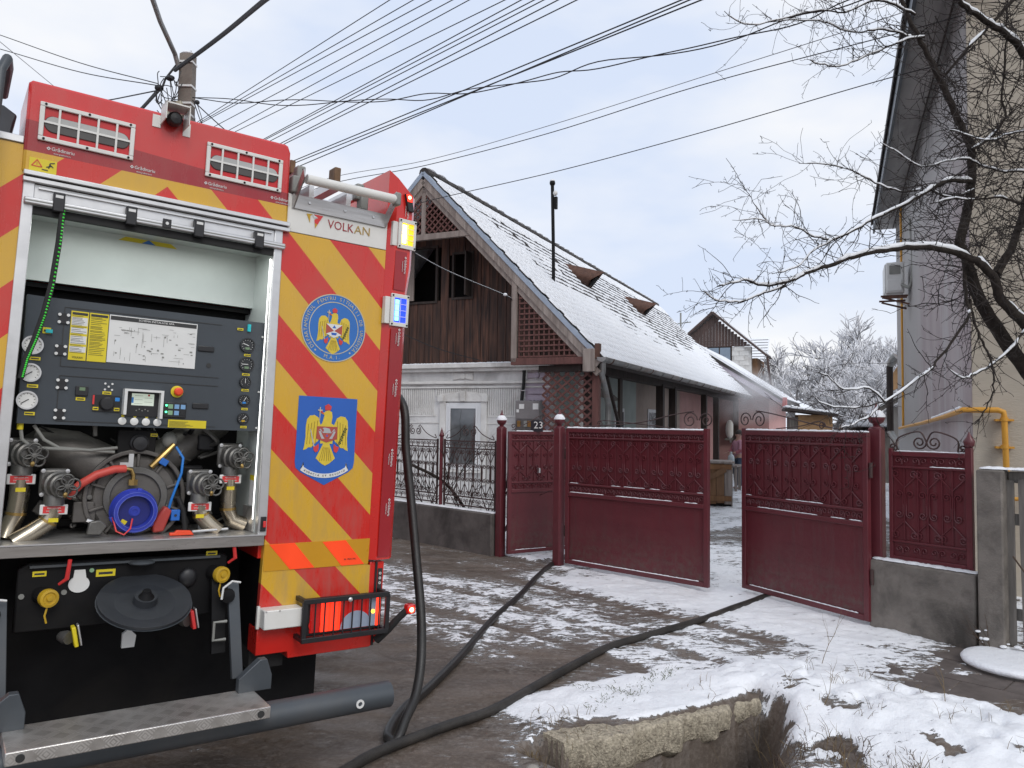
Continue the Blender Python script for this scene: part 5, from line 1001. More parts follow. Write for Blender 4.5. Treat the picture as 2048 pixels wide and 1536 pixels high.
plank_mat('lattice_red', (.11, .045, .038), (.17, .072, .06), (.09, .035, .03)); plank_mat('dark_timber', (.025, .018, .015), (.06, .042, .034), (.03, .02, .018)); plank_mat('crate_wood', (.20, .09, .035), (.30, .15, .06), (.16, .1, .06))
mat('verge_metal', (.36, .42, .50), .4, .4, var=.1); mat('galvanised', (.30, .30, .29), .45, .6, var=.2, scale=6, dirt=(.28, .13, .06), dirt_amt=.35); mat('rust', (.105, .05, .034), .75, var=.35, scale=9, bmp=.3, bscale=60)
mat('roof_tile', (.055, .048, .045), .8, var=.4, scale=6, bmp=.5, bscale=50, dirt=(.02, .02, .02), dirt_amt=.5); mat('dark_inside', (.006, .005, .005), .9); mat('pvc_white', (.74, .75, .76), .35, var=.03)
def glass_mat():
    m, nt, b, tc = base('window_glass'); c = ramp(nt, noise(nt, 2.0, 3, .5, tc.outputs['Object']), .35, .65, (.05, .054, .058), (.16, .165, .17)); nt.links.new(c, b.inputs['Base Color']); b.inputs['Roughness'].default_value = .03; b.inputs['Specular IOR Level'].default_value = .8  # mottled grey in the base colour stands for reflections and curtains
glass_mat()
HO = (1.26986, 12.0, 0.0); GV = (.90659, -.42202, 0); AV = (.42202, .90659, 0)
house = thing('old_house', 'old white house with dark plank gable and snow covered tile roof', 'house', frame(HO, GV, AV))
def hb(n, m, x0, x1, y0, y1, z0, z1, par=None, bev=0, **k): return MB().bx(x0, x1, y0, y1, z0, z1).obj(n, m, par or house, bev=bev, **k)
CX, RZ, EZ, RLn = -3.16, 5.95, 2.64, 16.4
SL = (RZ-EZ)/(0.08-CX)                     # roof slope
def rz(gx): return EZ+(.08-gx)*SL if gx > CX else EZ+(.08-(2*CX-gx))*SL
gw = hb('gable_wall', 'white_wall', -5.9, -.98, .62, .92, 0, 2.60)
hb('corner_wall', 'lilac_plaster', -1.425, -.985, .60, .62, 0, 2.34); hb('side_wall', 'green_wall', -1.28, -.98, .92, 5.9, 0, 2.6); hb('side_wall', 'peach_wall', -1.28, -.98, 5.9, 10.4, 0, 2.6); hb('side_wall', 'pink_wall', -1.28, -.98, 10.4, 16.2, 0, 2.6); hb('back_wall', 'white_wall', -5.9, -5.6, .92, 16.2, 0, 2.6); hb('end_wall', 'white_wall', -5.6, -1.28, 15.9, 16.2, 0, 2.6)
# cornice, mouldings
hb('cornice', 'white_trim', -5.95, -.93, .46, .62, 2.56, 2.63, bev=.01); hb('cornice', 'white_trim', -5.93, -.95, .52, .62, 2.50, 2.56, bev=.01); hb('moulding', 'white_trim', -5.92, -.96, .565, .62, 2.28, 2.33, bev=.012); hb('moulding', 'white_trim', -5.92, -.96, .585, .62, 2.205, 2.235, bev=.006)
hb('band', 'white_trim', -5.92, -1.44, .605, .62, 1.575, 1.595); snowstrip(4.5, .06, .035, 91, house, T(-5.8, .52, 2.635))
for x in (-4.65, -2.645, -1.22):       # bow-tie ornaments on the frieze
    bt = MB().ext([(x-.2, 2.49), (x, 2.455), (x+.2, 2.49), (x+.2, 2.35), (x, 2.385), (x-.2, 2.35)] if x < -2 else [(x-.17, 2.47), (x, 2.445), (x+.17, 2.47), (x+.17, 2.36), (x, 2.385), (x-.17, 2.36)], .595, .62).obj('ornament', 'white_trim' if x < -2 else 'lilac_plaster', house, bev=.004); MB().lathe([(0, .055), (.018, .05), (.02, .02), (.022, 0)], (x, .6, 2.42), (0, -1, 0), 14).obj('rosette', 'white_trim' if x < -2 else 'lilac_plaster', bt)
for x0, x1 in ((-3.98, -3.22), (-2.14, -1.47)):   # fluted fields
    hb('field_frame', 'white_trim', x0-.03, x1+.03, .608, .62, 1.70, 1.73)
    fl = MB(); k = x0
    while k < x1-.02: fl.bx(k, k+.022, .604, .62, 1.73, 2.20); k += .042
    fl.obj('fluting', 'white_trim', house, kind='stuff')
fl = MB(); k = -3.2
while k < -2.16: fl.bx(k, k+.022, .604, .62, 2.06, 2.2); k += .042
fl.obj('fluting', 'white_trim', house, kind='stuff')
def hwin(x0, x1, z0, z1, y=.60):
    xc = (x0+x1)/2
    w_ = MB().bx(x0, x0+.06, y, y+.05, z0, z1).bx(x1-.06, x1, y, y+.05, z0, z1).bx(x0+.06, x1-.06, y, y+.05, z1-.06, z1).bx(x0+.06, x1-.06, y, y+.05, z0, z0+.06).obj('window', 'pvc_white', house, bev=.004)
    MB().bx(x0+.06, x0+.10, y-.012, y+.03, z0+.06, z1-.06).bx(x1-.10, x1-.06, y-.012, y+.03, z0+.06, z1-.06).bx(x0+.10, x1-.10, y-.012, y+.03, z1-.1, z1-.06).bx(x0+.10, x1-.10, y-.012, y+.03, z0+.06, z0+.1).obj('sash', 'pvc_white', w_, bev=.003)
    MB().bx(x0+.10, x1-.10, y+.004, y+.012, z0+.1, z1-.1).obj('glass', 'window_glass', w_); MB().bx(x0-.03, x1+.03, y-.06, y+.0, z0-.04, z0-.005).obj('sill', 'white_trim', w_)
    s = MB().bx(x0-.12, x0-.002, y-.015, y+.02, z0-.25, z1+.02).bx(x1+.002, x1+.12, y-.015, y+.02, z0-.25, z1+.02).ext([(x0-.12, z1+.022), (x1+.12, z1+.022), (x1+.12, z1+.16), (xc, z1+.20), (x0-.12, z1+.16)], y-.018, y+.02).obj('window_surround', 'white_trim', house, bev=.005)
    for a in (x0-.15, x1+.03): MB().bx(a, a+.12, y-.05, y-.019, z1+.02, z1+.14).obj('corbel', 'white_trim', s, bev=.006)
    MB().ext([(xc-.045, z1+.03), (xc+.045, z1+.03), (xc+.06, z1+.205), (xc-.06, z1+.205)], y-.05, y-.019).obj('keystone', 'white_trim', s, bev=.006)
hwin(-2.985, -2.275, .76, 1.945); hwin(-4.9, -4.19, .76, 1.945)
# comb shaped corbel and conduit on the lilac corner
hb('ledge', 'lilac_plaster', -1.37, -1.02, .57, .60, 2.10, 2.15); cc = MB().ext([(-1.38, 2.08), (-1.01, 2.08), (-1.04, 2.02), (-1.05, 1.995), (-1.37, 1.995)], .575, .60).obj('ornament', 'lilac_plaster', house)
for k in range(5): MB().bx(-1.37+.068*k, -1.335+.068*k, .578, .60, 1.95, 1.995).obj('drop', 'lilac_plaster', cc)
MB().tube([(-1.43, .55, 2.55), (-1.435, .55, 2.3), (-1.47, .55, 1.98)], .028, 10).obj('conduit', 'rubber', house); hb('conduit_tie', 'alu', -1.475, -1.40, .515, .55, 2.15, 2.16)
# plank gable recessed behind the verge, with two openings
planks = [(-6.1+.165*i) for i in range(37)]
rng = random.Random(12)
OPEN = [(-3.84, -3.24, 3.80, 4.78), (-2.86, -2.50, 3.84, 4.62)]
for x in planks:
    x1 = x+.158
    if x1 > -.3: continue
    top = min(rz(x), rz(x1))-.10
    if top < 2.75: continue
    segs = [(2.645, top)]
    for a, b_, z0, z1 in OPEN:
        if x1 > a+.02 and x < b_-.02:
            segs = [s for q in segs for s in ((q[0], min(q[1], z0)), (max(q[0], z1), q[1])) if s[1]-s[0] > .03]
    for z0, z1 in segs: dy = rng.uniform(0, .012); MB().bx(x+.002, x1, .60+dy, .625+dy, z0, z1).obj('plank', 'plank_dark', house)
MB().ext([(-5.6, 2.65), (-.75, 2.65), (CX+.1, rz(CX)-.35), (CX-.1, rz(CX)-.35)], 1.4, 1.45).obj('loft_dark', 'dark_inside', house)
for a, b_, z0, z1 in OPEN:
    f_ = MB().bx(a-.04, a, .585, .64, z0-.04, z1+.04).bx(b_, b_+.04, .585, .64, z0-.04, z1+.04).bx(a, b_, .585, .64, z1, z1+.04).bx(a, b_, .585, .64, z0-.04, z0).obj('opening_frame', 'dark_timber', house)
hb('shutter', 'old_wood', -3.98, -3.68, .55, .575, 3.82, 4.76); hb('shutter', 'dark_timber', -2.52, -2.495, .36, .6, 3.84, 4.62)
# verge frame: barge boards, metal edge, tie beam, posts, lattices
for sx in (1, -1):
    ex = .08 if sx > 0 else 2*CX-.08
    for off, th, y0, y1, m_ in ((-.02, .12, -.03, .0, 'old_wood'), (.115, .07, -.045, .06, 'verge_metal'), (-.15, .10, .0, .06, 'old_wood')):
        MB().bar((CX, (y0+y1)/2, RZ-.10+off), (ex-.0, (y0+y1)/2, EZ-.10+off), y1-y0, th, (0, 1, 0) if False else (0, 0, 1)).obj('barge_board' if m_ == 'old_wood' else 'verge_strip', m_, house)
hb('tie_beam', 'old_wood', CX-1.02, CX+1.02, -.01, .06, 4.78, 4.88); hb('lattice_post', 'old_wood', -1.42, -1.33, -.02, .07, 2.60, 3.98); hb('lattice_post', 'old_wood', 2*CX+1.33, 2*CX+1.42, -.02, .07, 2.60, 3.98); hb('lattice_beam', 'lattice_red', -1.42, .02, -.02, .10, 2.55, 2.66); hb('lattice_beam', 'lattice_red', 2*CX-.02, 2*CX+1.42, -.02, .10, 2.55, 2.66); hb('king_post', 'old_wood', CX-.04, CX+.04, -.0, .04, 4.88, 5.65)
hb('eave_block', 'old_wood', -.16, .04, -.06, .08, 2.42, 2.78, bev=.01); hb('eave_block', 'rust', .03, .11, -.05, .06, 2.62, 2.86, bev=.01)
def clip(p, q, inside):
    n = 60; ts = [i/n for i in range(n+1)]; ok = [t for t in ts if inside(p[0]+(q[0]-p[0])*t, p[1]+(q[1]-p[1])*t)]
    return None if len(ok) < 3 else tuple((p[0]+(q[0]-p[0])*t, p[1]+(q[1]-p[1])*t) for t in (ok[0], ok[-1]))
def lattice(inside, bb, ang, step, wd, y, m='lattice_red', par=None):
    x0, x1, z0, z1 = bb; c = ((x0+x1)/2, (z0+z1)/2); Rr = math.hypot(x1-x0, z1-z0)/2
    for k_, a in enumerate(ang):
        d = (math.cos(a), math.sin(a)); nn = (-d[1], d[0]); i = -int(Rr/step)
        while i*step < Rr:
            p = (c[0]+nn[0]*i*step-d[0]*Rr, c[1]+nn[1]*i*step-d[1]*Rr); q = (p[0]+d[0]*2*Rr, p[1]+d[1]*2*Rr); s = clip(p, q, inside); i += 1
            if s: MB().bar((s[0][0], y+.011*k_, s[0][1]), (s[1][0], y+.011*k_, s[1][1]), .010, wd, (-d[1], 0, d[0])).obj('lattice_slat', m, par or house)
lattice(lambda x, z: z > 4.88 and z < rz(x)-.22, (CX-1, CX+1, 4.85, 5.9), (R_(45), R_(-45)), .085, .026, .012)
lattice(lambda x, z: -1.33 < x < .0 and 2.66 < z < rz(x)-.2, (-1.35, .0, 2.65, 3.95), (0, R_(90)), .088, .026, .012)
# porch: lattice front, posts, floor, beam, soffit
hb('lattice_post', 'lattice_red', -.06, .05, .12, .22, 0, 2.5); hb('lattice_back', 'white_trim', -.62, -.28, 1.0, 1.03, .4, 2.45); hb('porch_lintel', 'dark_timber', -.98, .0, .12, .3, 2.44, 2.54)
lattice(lambda x, z: -.93 < x < -.06 and .75 < z < 2.44 and (z > 1.7-1.4*(x+.93) or True), (-.93, -.06, .75, 2.44), (R_(38), R_(-38)), .105, .034, .15)
hb('porch_floor', 'concrete', -.98, -.22, .1, 16.2, 0, .32, bev=.01)
for y, w_ in ((2.6, .05), (5.45, .16), (6.65, .16), (10.45, .15), (12.3, .16), (16.1, .16)): hb('porch_post', 'dark_timber', -.38, -.38+w_, y-.08, y+.08, .32, 2.5)
MB().bar((-.3, 1.6, 2.45), (-.34, 3.0, 1.0), .05, .05).obj('brace', 'dark_timber', house)
hb('eave_beam', 'dark_timber', -.42, -.24, .1, 16.2, 2.46, 2.60); hb('soffit', 'dark_timber', -.98, .10, .06, 16.3, 2.605, 2.63)
for x0, x1, z0, z1, y0, y1 in ((0, 0, .9, 1.95, 4.2, 4.9), (0, 0, .95, 1.98, 6.9, 7.75), (0, 0, .35, 2.0, 9.0, 9.8)):
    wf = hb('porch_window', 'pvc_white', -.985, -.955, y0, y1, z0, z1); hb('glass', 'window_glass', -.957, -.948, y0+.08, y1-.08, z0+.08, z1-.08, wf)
pt_ = MB().ext([(2.4+.0, 2.32), (3.1, 2.36), (3.6, 2.25), (4.2, 2.22), (4.6, 2.12), (4.1, 2.08), (3.4, 2.14), (2.8, 2.22)], -.004, .0).obj('bare_plaster', 'concrete', house, mw=T(-.975, 0, 0) @ Matrix.Rotation(R_(90), 4, 'Z'))
# gutter and downpipe
gt = MB(); n = 9
gv = []
for y in (-.06, 16.5):
    for r in (.075, .070):
        for i in range(n): a = math.pi+math.pi*i/(n-1); gv.append((.15+r*math.cos(a), y, 2.64+r*math.sin(a)))
gt.add(gv, [(i, i+1, 2*n+i+1, 2*n+i) for i in range(n-1)]+[(n+i+1, n+i, 3*n+i, 3*n+i+1) for i in range(n-1)]+[tuple(range(n))+tuple(range(2*n-1, n-1, -1))])
gt = gt.obj('gutter', 'galvanised', house, ang=60); MB().ext([(.15+.074*math.cos(math.pi+math.pi*i/8), 2.64+.074*math.sin(math.pi+math.pi*i/8)) for i in range(9)], -.066, -.06).obj('gutter_end', 'galvanised', gt)
for k in range(20): MB().tube([(.15+.079*math.cos(a), .35+k*.82, 2.64+.079*math.sin(a)) for a in [math.pi+math.pi*i/8 for i in range(9)]], .009, 4).obj('gutter_strap', 'galvanised' if k % 3 else 'rust', gt)
MB().tube([(.13, .05, 2.60), (.12, .10, 2.46), (.08, .18, 2.36), (.02, .55, 2.15), (-.05, .92, 1.95), (-.06, .95, 1.8), (-.06, .95, .1)], .05, 12).obj('downpipe', 'galvanised', house, ang=60)
hb('porch_column', 'dark_timber', -.32, -.17, .45, .6, .3, 2.46)
# roof
c_, s_ = .08-CX, RZ-EZ; SLn = math.hypot(c_, s_)
roof = MB().bx(-.02, RLn, 0, SLn, -.10, 0).obj('roof', 'dark_timber', house, mw=frame((.16, 0, EZ-.05), (0, 1, 0), (-c_, 0, s_)))
MB().bx(-.02, RLn, 0, SLn, -.10, .06).obj('roof', 'snow', house, mw=frame((2*CX-.16, RLn, EZ-.05), (0, -1, 0), (c_, 0, s_)))
TW, TH = .205, .19; rows = int(SLn/TH); cols = int(RLn/TW)
def tile_pts(x, y, rot, w_=TW*.97, h=.27, th=.016):
    ca, sa = math.cos(rot), math.sin(rot); z0, z1 = .030, .012
    P = [(-w_/2, .045), (-w_*.28, .008), (0, 0), (w_*.28, .008), (w_/2, .045), (w_/2, h), (-w_/2, h)]; out = []
    for zz in (th, 0):
        for px, py in P: out.append((x+px*ca-py*sa, y+px*sa+py*ca, z0+(z1-z0)*py/h+zz))
    return out
TF = [(0, 1, 2, 3, 4, 5, 6), (13, 12, 11, 10, 9, 8, 7)]+[(i, 7+i, 7+(i+1) % 7, (i+1) % 7) for i in range(7)]
t0 = None; rest = MB(); snw = MB(); rng = random.Random(99); nt_ = 0
sagf = lambda x: -.03*math.sin(x*.9)-.02*math.sin(x*2.1+1)
for i in range(cols):
    for j in range(rows):
        x = (i+.5)*TW+(.1 if j % 2 else 0); y = j*TH-.02
        if x > RLn: continue
        rr = rng.uniform(-.03, .03); dz = rng.uniform(0, .006)
        if i < 12 and nt_ < 300:
            nt_ += 1; mw = T(x, y, dz) @ Matrix.Rotation(rr, 4, 'Z')
            if t0 is None: t0 = MB().add(tile_pts(0, 0, 0), TF).obj('roof_tile', 'roof_tile', roof, mw=mw, flat=True)
            else: inst(t0, 'roof_tile', roof, mw)
        else: k = len(rest.v); rest.add([(a, b_, c+dz) for a, b_, c in tile_pts(x, y, rr)], TF)
        # snow lying on the tile
        q = j/rows; d = float(fbm(np.array([x*.55]), np.array([y*.9]), 5)[0])
        thin = max(0, min(1, (q-.42+(d-.5)*.9+min(x, 9)*.022)*3.4))*max(0., min(1, (x-.5-(1-q)*1.5)/.9))
        if .84 < q < .90: thin = 1.15 if x > .8 else .3
        if q > .90: thin = .0
        if rng.random() < .04*thin: continue
        lo = .016+thin*rng.uniform(.085, .15); w2 = TW*(.515-.07*thin*rng.random()); th = .026-.017*thin+rng.uniform(0, .004); hi = TH+.045+(.02 if thin < .3 else -.01)
        zb = .044+dz
        vs = [(x-w2, y+lo+.02, zb), (x-w2*.4, y+lo-rng.uniform(0, .02), zb), (x+w2*.4, y+lo-rng.uniform(0, .02), zb), (x+w2, y+lo+.02, zb), (x+w2, y+hi, zb), (x-w2, y+hi, zb)]
        vt = [(x-w2*.86, y+lo+.04, zb+th*.8), (x-w2*.35, y+lo+.022, zb+th), (x+w2*.35, y+lo+.022, zb+th), (x+w2*.86, y+lo+.04, zb+th*.8), (x+w2*.9, y+hi, zb+th*.55), (x-w2*.9, y+hi, zb+th*.55)]
        snw.add(vs+vt, [(6, 7, 8, 9, 10, 11)]+[(a, (a+1) % 6, 6+(a+1) % 6, 6+a) for a in range(6)])
rest.obj('roof_tiles_far', 'roof_tile', roof, kind='stuff', flat=True); snw.obj('roof_snow', 'snow', roof, kind='stuff', ang=60)
hb('verge_snow', 'snow', 0, 0, 0, 0, 0, 0) if False else None
for k in range(46):
    y = .18+k*.355; rt = MB().tube([(CX, y-.19, RZ+.02), (CX, y+.19, RZ+.05)], [.10, .085], 10).obj('ridge_tile', 'roof_tile', house)
    if k % 7 != 2: MB().ell((CX+.02, y, RZ+.115), .075*rng.uniform(.7, 1.1), .17, .03, 8, 6).obj('snow', 'snow', rt)
# sheet metal roof vents
def rvent(y, q):
    t = MB(); L, Hh, wv = .80, .42, .30
    # local roof coords: x along ridge, y up slope, z normal
    ap = (y, q*SLn, .40); bl_, br_ = (y-wv, q*SLn-.02, .02), (y+wv, q*SLn-.02, .02); bk = (y, q*SLn+L, .03)
    t.add([ap, bl_, br_, bk, (y, q*SLn-.10, .54)], [(4, 1, 3), (4, 3, 2), (0, 2, 1)]); o = t.obj('roof_vent', 'rust', roof); MB().ell((y, q*SLn-.025, .20), .10, .02, .13, 12, 8).obj('vent_hole', 'dark_inside', o) if False else None
    return o
rvent(4.9, .635); rvent(9.4, .62)
for y0, q0 in ((4.9, .635), (9.4, .62)): MB().ell((y0+.06, q0*SLn-.045, .22), .11, .02, .15, 12, 8).obj('vent_hole', 'dark_inside', roof)
# stove pipe on the roof
wp = thing('stove_pipe', 'tall thin black stove pipe standing on the snowy roof', 'chimney', frame((HO[0]+GV[0]*-1.39+AV[0]*1.76, HO[1]+GV[1]*-1.39+AV[1]*1.76, 3.98), GV, AV))
MB().tube([(0, 0, -.1), (-.02, 0, 1.0), (-.05, 0, 2.08)], .032, 12).obj('pipe', 'chassis_black', wp); MB().ell((-.05, 0, 2.12), .055, .055, .06).obj('cap', 'chassis_black', wp); MB().ell((-.05, 0, 2.165), .05, .05, .03).obj('snow', 'snow', wp); MB().bx(.0, .05, -.03, .03, 1.62, 1.85).obj('bracket', 'chassis_black', wp); MB().ell((.01, 0, 1.92), .045, .045, .05).obj('clamp', 'label_white', wp)
MB().add([(-.25, -.2, .19), (.28, -.2, -.32), (.28, .2, -.32), (-.25, .2, .19)], [(0, 1, 2, 3)]).obj('flashing', 'chassis_black', wp, mw=T(0, 0, .10))
# meter box
mbx = thing('electric_meter_box', 'grey electric meter box on the house corner above the pedestrian gate', 'meter box', frame((HO[0]+GV[0]*-1.27+AV[0]*.50, HO[1]+GV[1]*-1.27+AV[1]*.50, 1.40), GV, AV))
mat('meter_grey', (.20, .19, .19), .35, var=.12); mat('meter_dark', (.10, .095, .09), .3, var=.3, scale=20)
MB().bx(-.24, .22, -.12, .08, 0, .58).obj('case', 'meter_grey', mbx, bev=.01); MB().bx(-.23, .21, -.135, -.12, .27, .57).obj('cover', 'meter_grey', mbx, bev=.006); MB().bx(-.22, .20, -.14, -.12, .02, .25).obj('cover', 'meter_dark', mbx)
for x, z, w_, h in ((-.16, .44, .09, .08), (.09, .43, .10, .10), (-.21, .38, .045, .05)): MB().bx(x, x+w_, -.142, -.135, z, z+h).obj('label', 'label_white', mbx)
for x in (-.19, -.07, .0, .09): MB().bx(x, x+.06, -.15, -.14, .14, .24).obj('meter', random.choice(['label_white', 'brass', 'cable_grey']), mbx)
# overhead service wires fixed to the gable
mat('wire', (.022, .022, .024), .6, var=.1); mat('wire_grey', (.16, .16, .17), .5)
# ------------------------------------------------------------ buildings behind
an = thing('pink_annex', 'pink walled annex with sloping snowy roof beyond the old house', 'house', frame((HO[0]+AV[0]*16.9, HO[1]+AV[1]*16.9, 0), GV, AV))
def ab(n, m, x0, x1, y0, y1, z0, z1, par=None, **k): return MB().bx(x0, x1, y0, y1, z0, z1).obj(n, m, par or an, **k)
ab('wall', 'pink_wall', -5, .70, 0, .25, 0, 2.75); ab('side_wall', 'pink_wall', .45, .70, .25, 6, 0, 2.7)
MB().ext([(-3.6, 2.75), (.70, 2.75), (-1.6, 4.1), (-3.6, 4.6)], .0, .2).obj('gable', 'pink_wall', an)
MB().ext([(1.28, 2.42), (1.22, 2.55), (-1.8, 4.50), (-3.7, 5.0), (-3.7, 4.88), (-1.85, 4.38)], -.45, 6.2).obj('roof', 'roof_tile', an); MB().ext([(1.27, 2.58), (1.2, 2.64), (-1.8, 4.60), (-3.7, 5.1), (-3.7, 5.0), (-1.8, 4.50), (1.2, 2.56)], -.47, 6.2).obj('roof_snow', 'snow', an, ang=60)
MB().ext([(1.24, 2.38), (1.20, 2.5), (-1.8, 4.46), (-1.84, 4.24), (.6, 2.62)], -.43, -.40).obj('fascia', 'lilac_plaster', an); MB().ext([(1.20, 2.2), (1.34, 2.25), (1.34, 2.6), (1.22, 2.6)], -.6, -.3).obj('gutter_end', 'casting_red', an)
ab('door_post', 'dark_timber', -.5, -.38, -.1, 0, 0, 2.6)
bh = thing('block_house', 'unfinished white block house with brown plank gable behind the old house', 'house', frame((HO[0]+AV[0]*27, HO[1]+AV[1]*27, 0), GV, AV))
def bb(n, m, x0, x1, y0, y1, z0, z1, par=None, **k): return MB().bx(x0, x1, y0, y1, z0, z1).obj(n, m, par or bh, **k)
bb('wall', 'white_trim', -5.6, -1.25, 0, .3, 0, 5.45)
blk = None; rng = random.Random(8)
for r in range(11):
    for c in range(9):
        x = -5.55+c*.5+(.25 if r % 2 else 0); z = 2.9+r*.235
        if x+.48 > -1.22 or (-3.4 < x+.24 < -2.1 and 4.3 < z+.1 < 5.5): continue
        if blk is None: blk = MB().bx(0, .485, -.02, 0, 0, .222).obj('block', 'white_trim', bh, mw=T(x, 0, z))
        else: inst(blk, 'block', bh, T(x, rng.uniform(-.006, 0), z))
mat('sky_glass', (.22, .28, .35), .08, var=.15, scale=1.5)  # sky reflection painted into the pane's base colour
bw = bb('window', 'dark_timber', -3.35, -2.15, -.03, .02, 4.55, 5.50)
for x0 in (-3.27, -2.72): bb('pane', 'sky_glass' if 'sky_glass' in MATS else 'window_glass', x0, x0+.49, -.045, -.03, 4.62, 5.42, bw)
plank_mat('gable_brown', (.06, .035, .03), (.11, .07, .06), (.07, .05, .045))
for i in range(28):
    x = -5.2+.15*i; top = 7.12-abs(x+.075+3.05)*.86-.12
    if top > 5.5: bb('gable_plank', 'gable_brown', x+.004, x+.146, -.06, -.03, 5.47, top)
for sx in (-1, 1): MB().bar((-3.05, .8, 7.16), (-3.05+sx*2.55, .8, 4.96), 2.2, .10, (0, 0, 1)).obj('roof', 'gable_brown', bh); MB().bar((-3.05, .9, 7.24), (-3.05+sx*2.5, .9, 5.08), 2.0, .06).obj('roof_snow', 'snow', bh)
bb('side_wall', 'crate_wood', -1.25, -1.0, .3, 3, 0, 4.9); MB().bar((-.55, .3, 4.95), (-.35, .3, 3.3), .1, .08).obj('side_post', 'gable_brown', bh)
th_ = thing('tiled_house', 'distant house roof with snow covered tiles behind the block house', 'house', frame((HO[0]+AV[0]*36, HO[1]+AV[1]*36, 0), GV, AV))
MB().bx(-6, -1.8, 0, 6, 0, 5.4).obj('wall', 'white_wall', th_); rr_ = MB().add([(-6.3, -.4, 5.35), (-1.5, -.4, 5.35), (-1.75, 3, 7.2), (-6, 3, 7.2), (-6.3, -.4, 5.2), (-1.5, -.4, 5.2), (-1.75, 3, 7.0), (-6, 3, 7.0)], [(0, 1, 2, 3), (4, 7, 6, 5), (0, 4, 5, 1), (1, 5, 6, 2), (3, 2, 6, 7), (0, 3, 7, 4)]).obj('roof', 'snow', th_)
for k in range(9): f_ = k/9; MB().bx(-6.2+.3*f_, -1.55-.25*f_, -.01, .02, -.02, .02).obj('tile_course', 'roof_tile', rr_, mw=T(0, -.4+3.4*f_, 5.36+1.85*f_))
crs = thing('roof_cross', 'thin grey aerial cross standing above the snowy ridge', 'aerial', frame((HO[0]+GV[0]*-3.1+AV[0]*20, HO[1]+GV[1]*-3.1+AV[1]*20, 4.6), GV, AV)); MB().cyl((0, 0, 0), (0, 0, 1.62), .035, 8).obj('mast', 'cable_grey', crs); MB().cyl((-.42, 0, 1.15), (.42, 0, 1.22), .02, 8).obj('crossbar', 'cable_grey', crs)
# ------------------------------------------------------------ right house
RD = (.39199, .91997, 0); RN = (.91997, -.39199, 0)
mat('beige_wall', (.47, .42, .345), .9, var=.06, scale=3, bmp=.5, bscale=28, dirt=(.38, .34, .28), dirt_amt=.4, stretch=(1, 1, 3), bdist=.01)
def streak_mat():
    m, nt, b, tc = base('lilac_streaked'); v = mapv(nt, tc.outputs['Object'], (.75, .75, .2)); sp = N(nt, 'ShaderNodeSeparateXYZ'); nt.links.new(tc.outputs['Object'], sp.inputs[0])
    c = ramp(nt, noise(nt, 1.6, 6, .6, v), .38, .66, (.36, .30, .30), (.44, .385, .38)); c = mixc(nt, ramp(nt, noise(nt, 2.4, 5, .6, v), .52, .66), c, (.45, .42, .415))
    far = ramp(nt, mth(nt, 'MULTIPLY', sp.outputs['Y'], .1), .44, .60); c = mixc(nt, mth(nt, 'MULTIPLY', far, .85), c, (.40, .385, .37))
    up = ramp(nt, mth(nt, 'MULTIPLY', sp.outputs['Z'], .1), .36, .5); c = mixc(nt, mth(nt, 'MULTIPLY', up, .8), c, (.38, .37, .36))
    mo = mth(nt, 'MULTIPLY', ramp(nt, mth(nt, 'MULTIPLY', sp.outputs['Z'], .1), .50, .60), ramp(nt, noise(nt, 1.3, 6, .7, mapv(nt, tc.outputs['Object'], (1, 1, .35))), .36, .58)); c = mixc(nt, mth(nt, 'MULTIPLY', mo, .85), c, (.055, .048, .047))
    nt.links.new(c, b.inputs['Base Color']); b.inputs['Roughness'].default_value = .9; nt.links.new(bump(nt, noise(nt, 60, 5, .6, tc.outputs['Object']), .4, .006), b.inputs['Normal'])
streak_mat()
mat('soffit_grey', (.36, .345, .33), .6, var=.15, scale=3, stretch=(1, .3, 1), dirt=(.05, .045, .045), dirt_amt=.7)
rh = thing('plastered_house', 'tall house with streaked lilac side wall and beige front at the right', 'house', frame((4.49, 7.5, 0), RN, RD))
def rb(n, m, x0, x1, y0, y1, z0, z1, par=None, bev=0, **k): return MB().bx(x0, x1, y0, y1, z0, z1).obj(n, m, par or rh, bev=bev, **k)
rb('side_wall', 'lilac_streaked', 0, .3, .0, 10.3, -.1, 6.3); rb('front_wall', 'beige_wall', .004, 9, -.006, .3, -.1, 8.5); rb('rear_wall', 'beige_wall', .3, 9, 10, 10.3, -.1, 6.3)
rb('soffit', 'soffit_grey', -.42, .30, -.6, 10.5, 6.10, 6.16); rb('fascia', 'grey_steel', -.46, -.42, -.6, 10.5, 6.02, 6.24)
MB().add([(-.5, -.6, 6.2), (-.5, 10.5, 6.2), (4.5, 10.5, 9.8), (4.5, -.6, 9.8), (-.5, -.6, 6.3), (-.5, 10.5, 6.3), (4.5, 10.5, 9.95), (4.5, -.6, 9.95)], [(0, 1, 2, 3), (7, 6, 5, 4), (0, 4, 5, 1), (1, 5, 6, 2), (2, 6, 7, 3), (3, 7, 4, 0)]).obj('roof', 'roof_tile', rh)
sp = MB()
for k in range(1): sp.bx(-.06, -.045, -.5, 10.4, 6.07, 6.10)
sp.obj('soffit_joints', 'dark_timber', rh, kind='stuff')
mat('gas_yellow', (.66, .32, .035), .45, var=.08, dirt=(.45, .22, .06), dirt_amt=.3)
gp_ = thing('gas_pipe', 'yellow gas pipe running up and along the lilac wall', 'pipe', rh.matrix_world.copy())
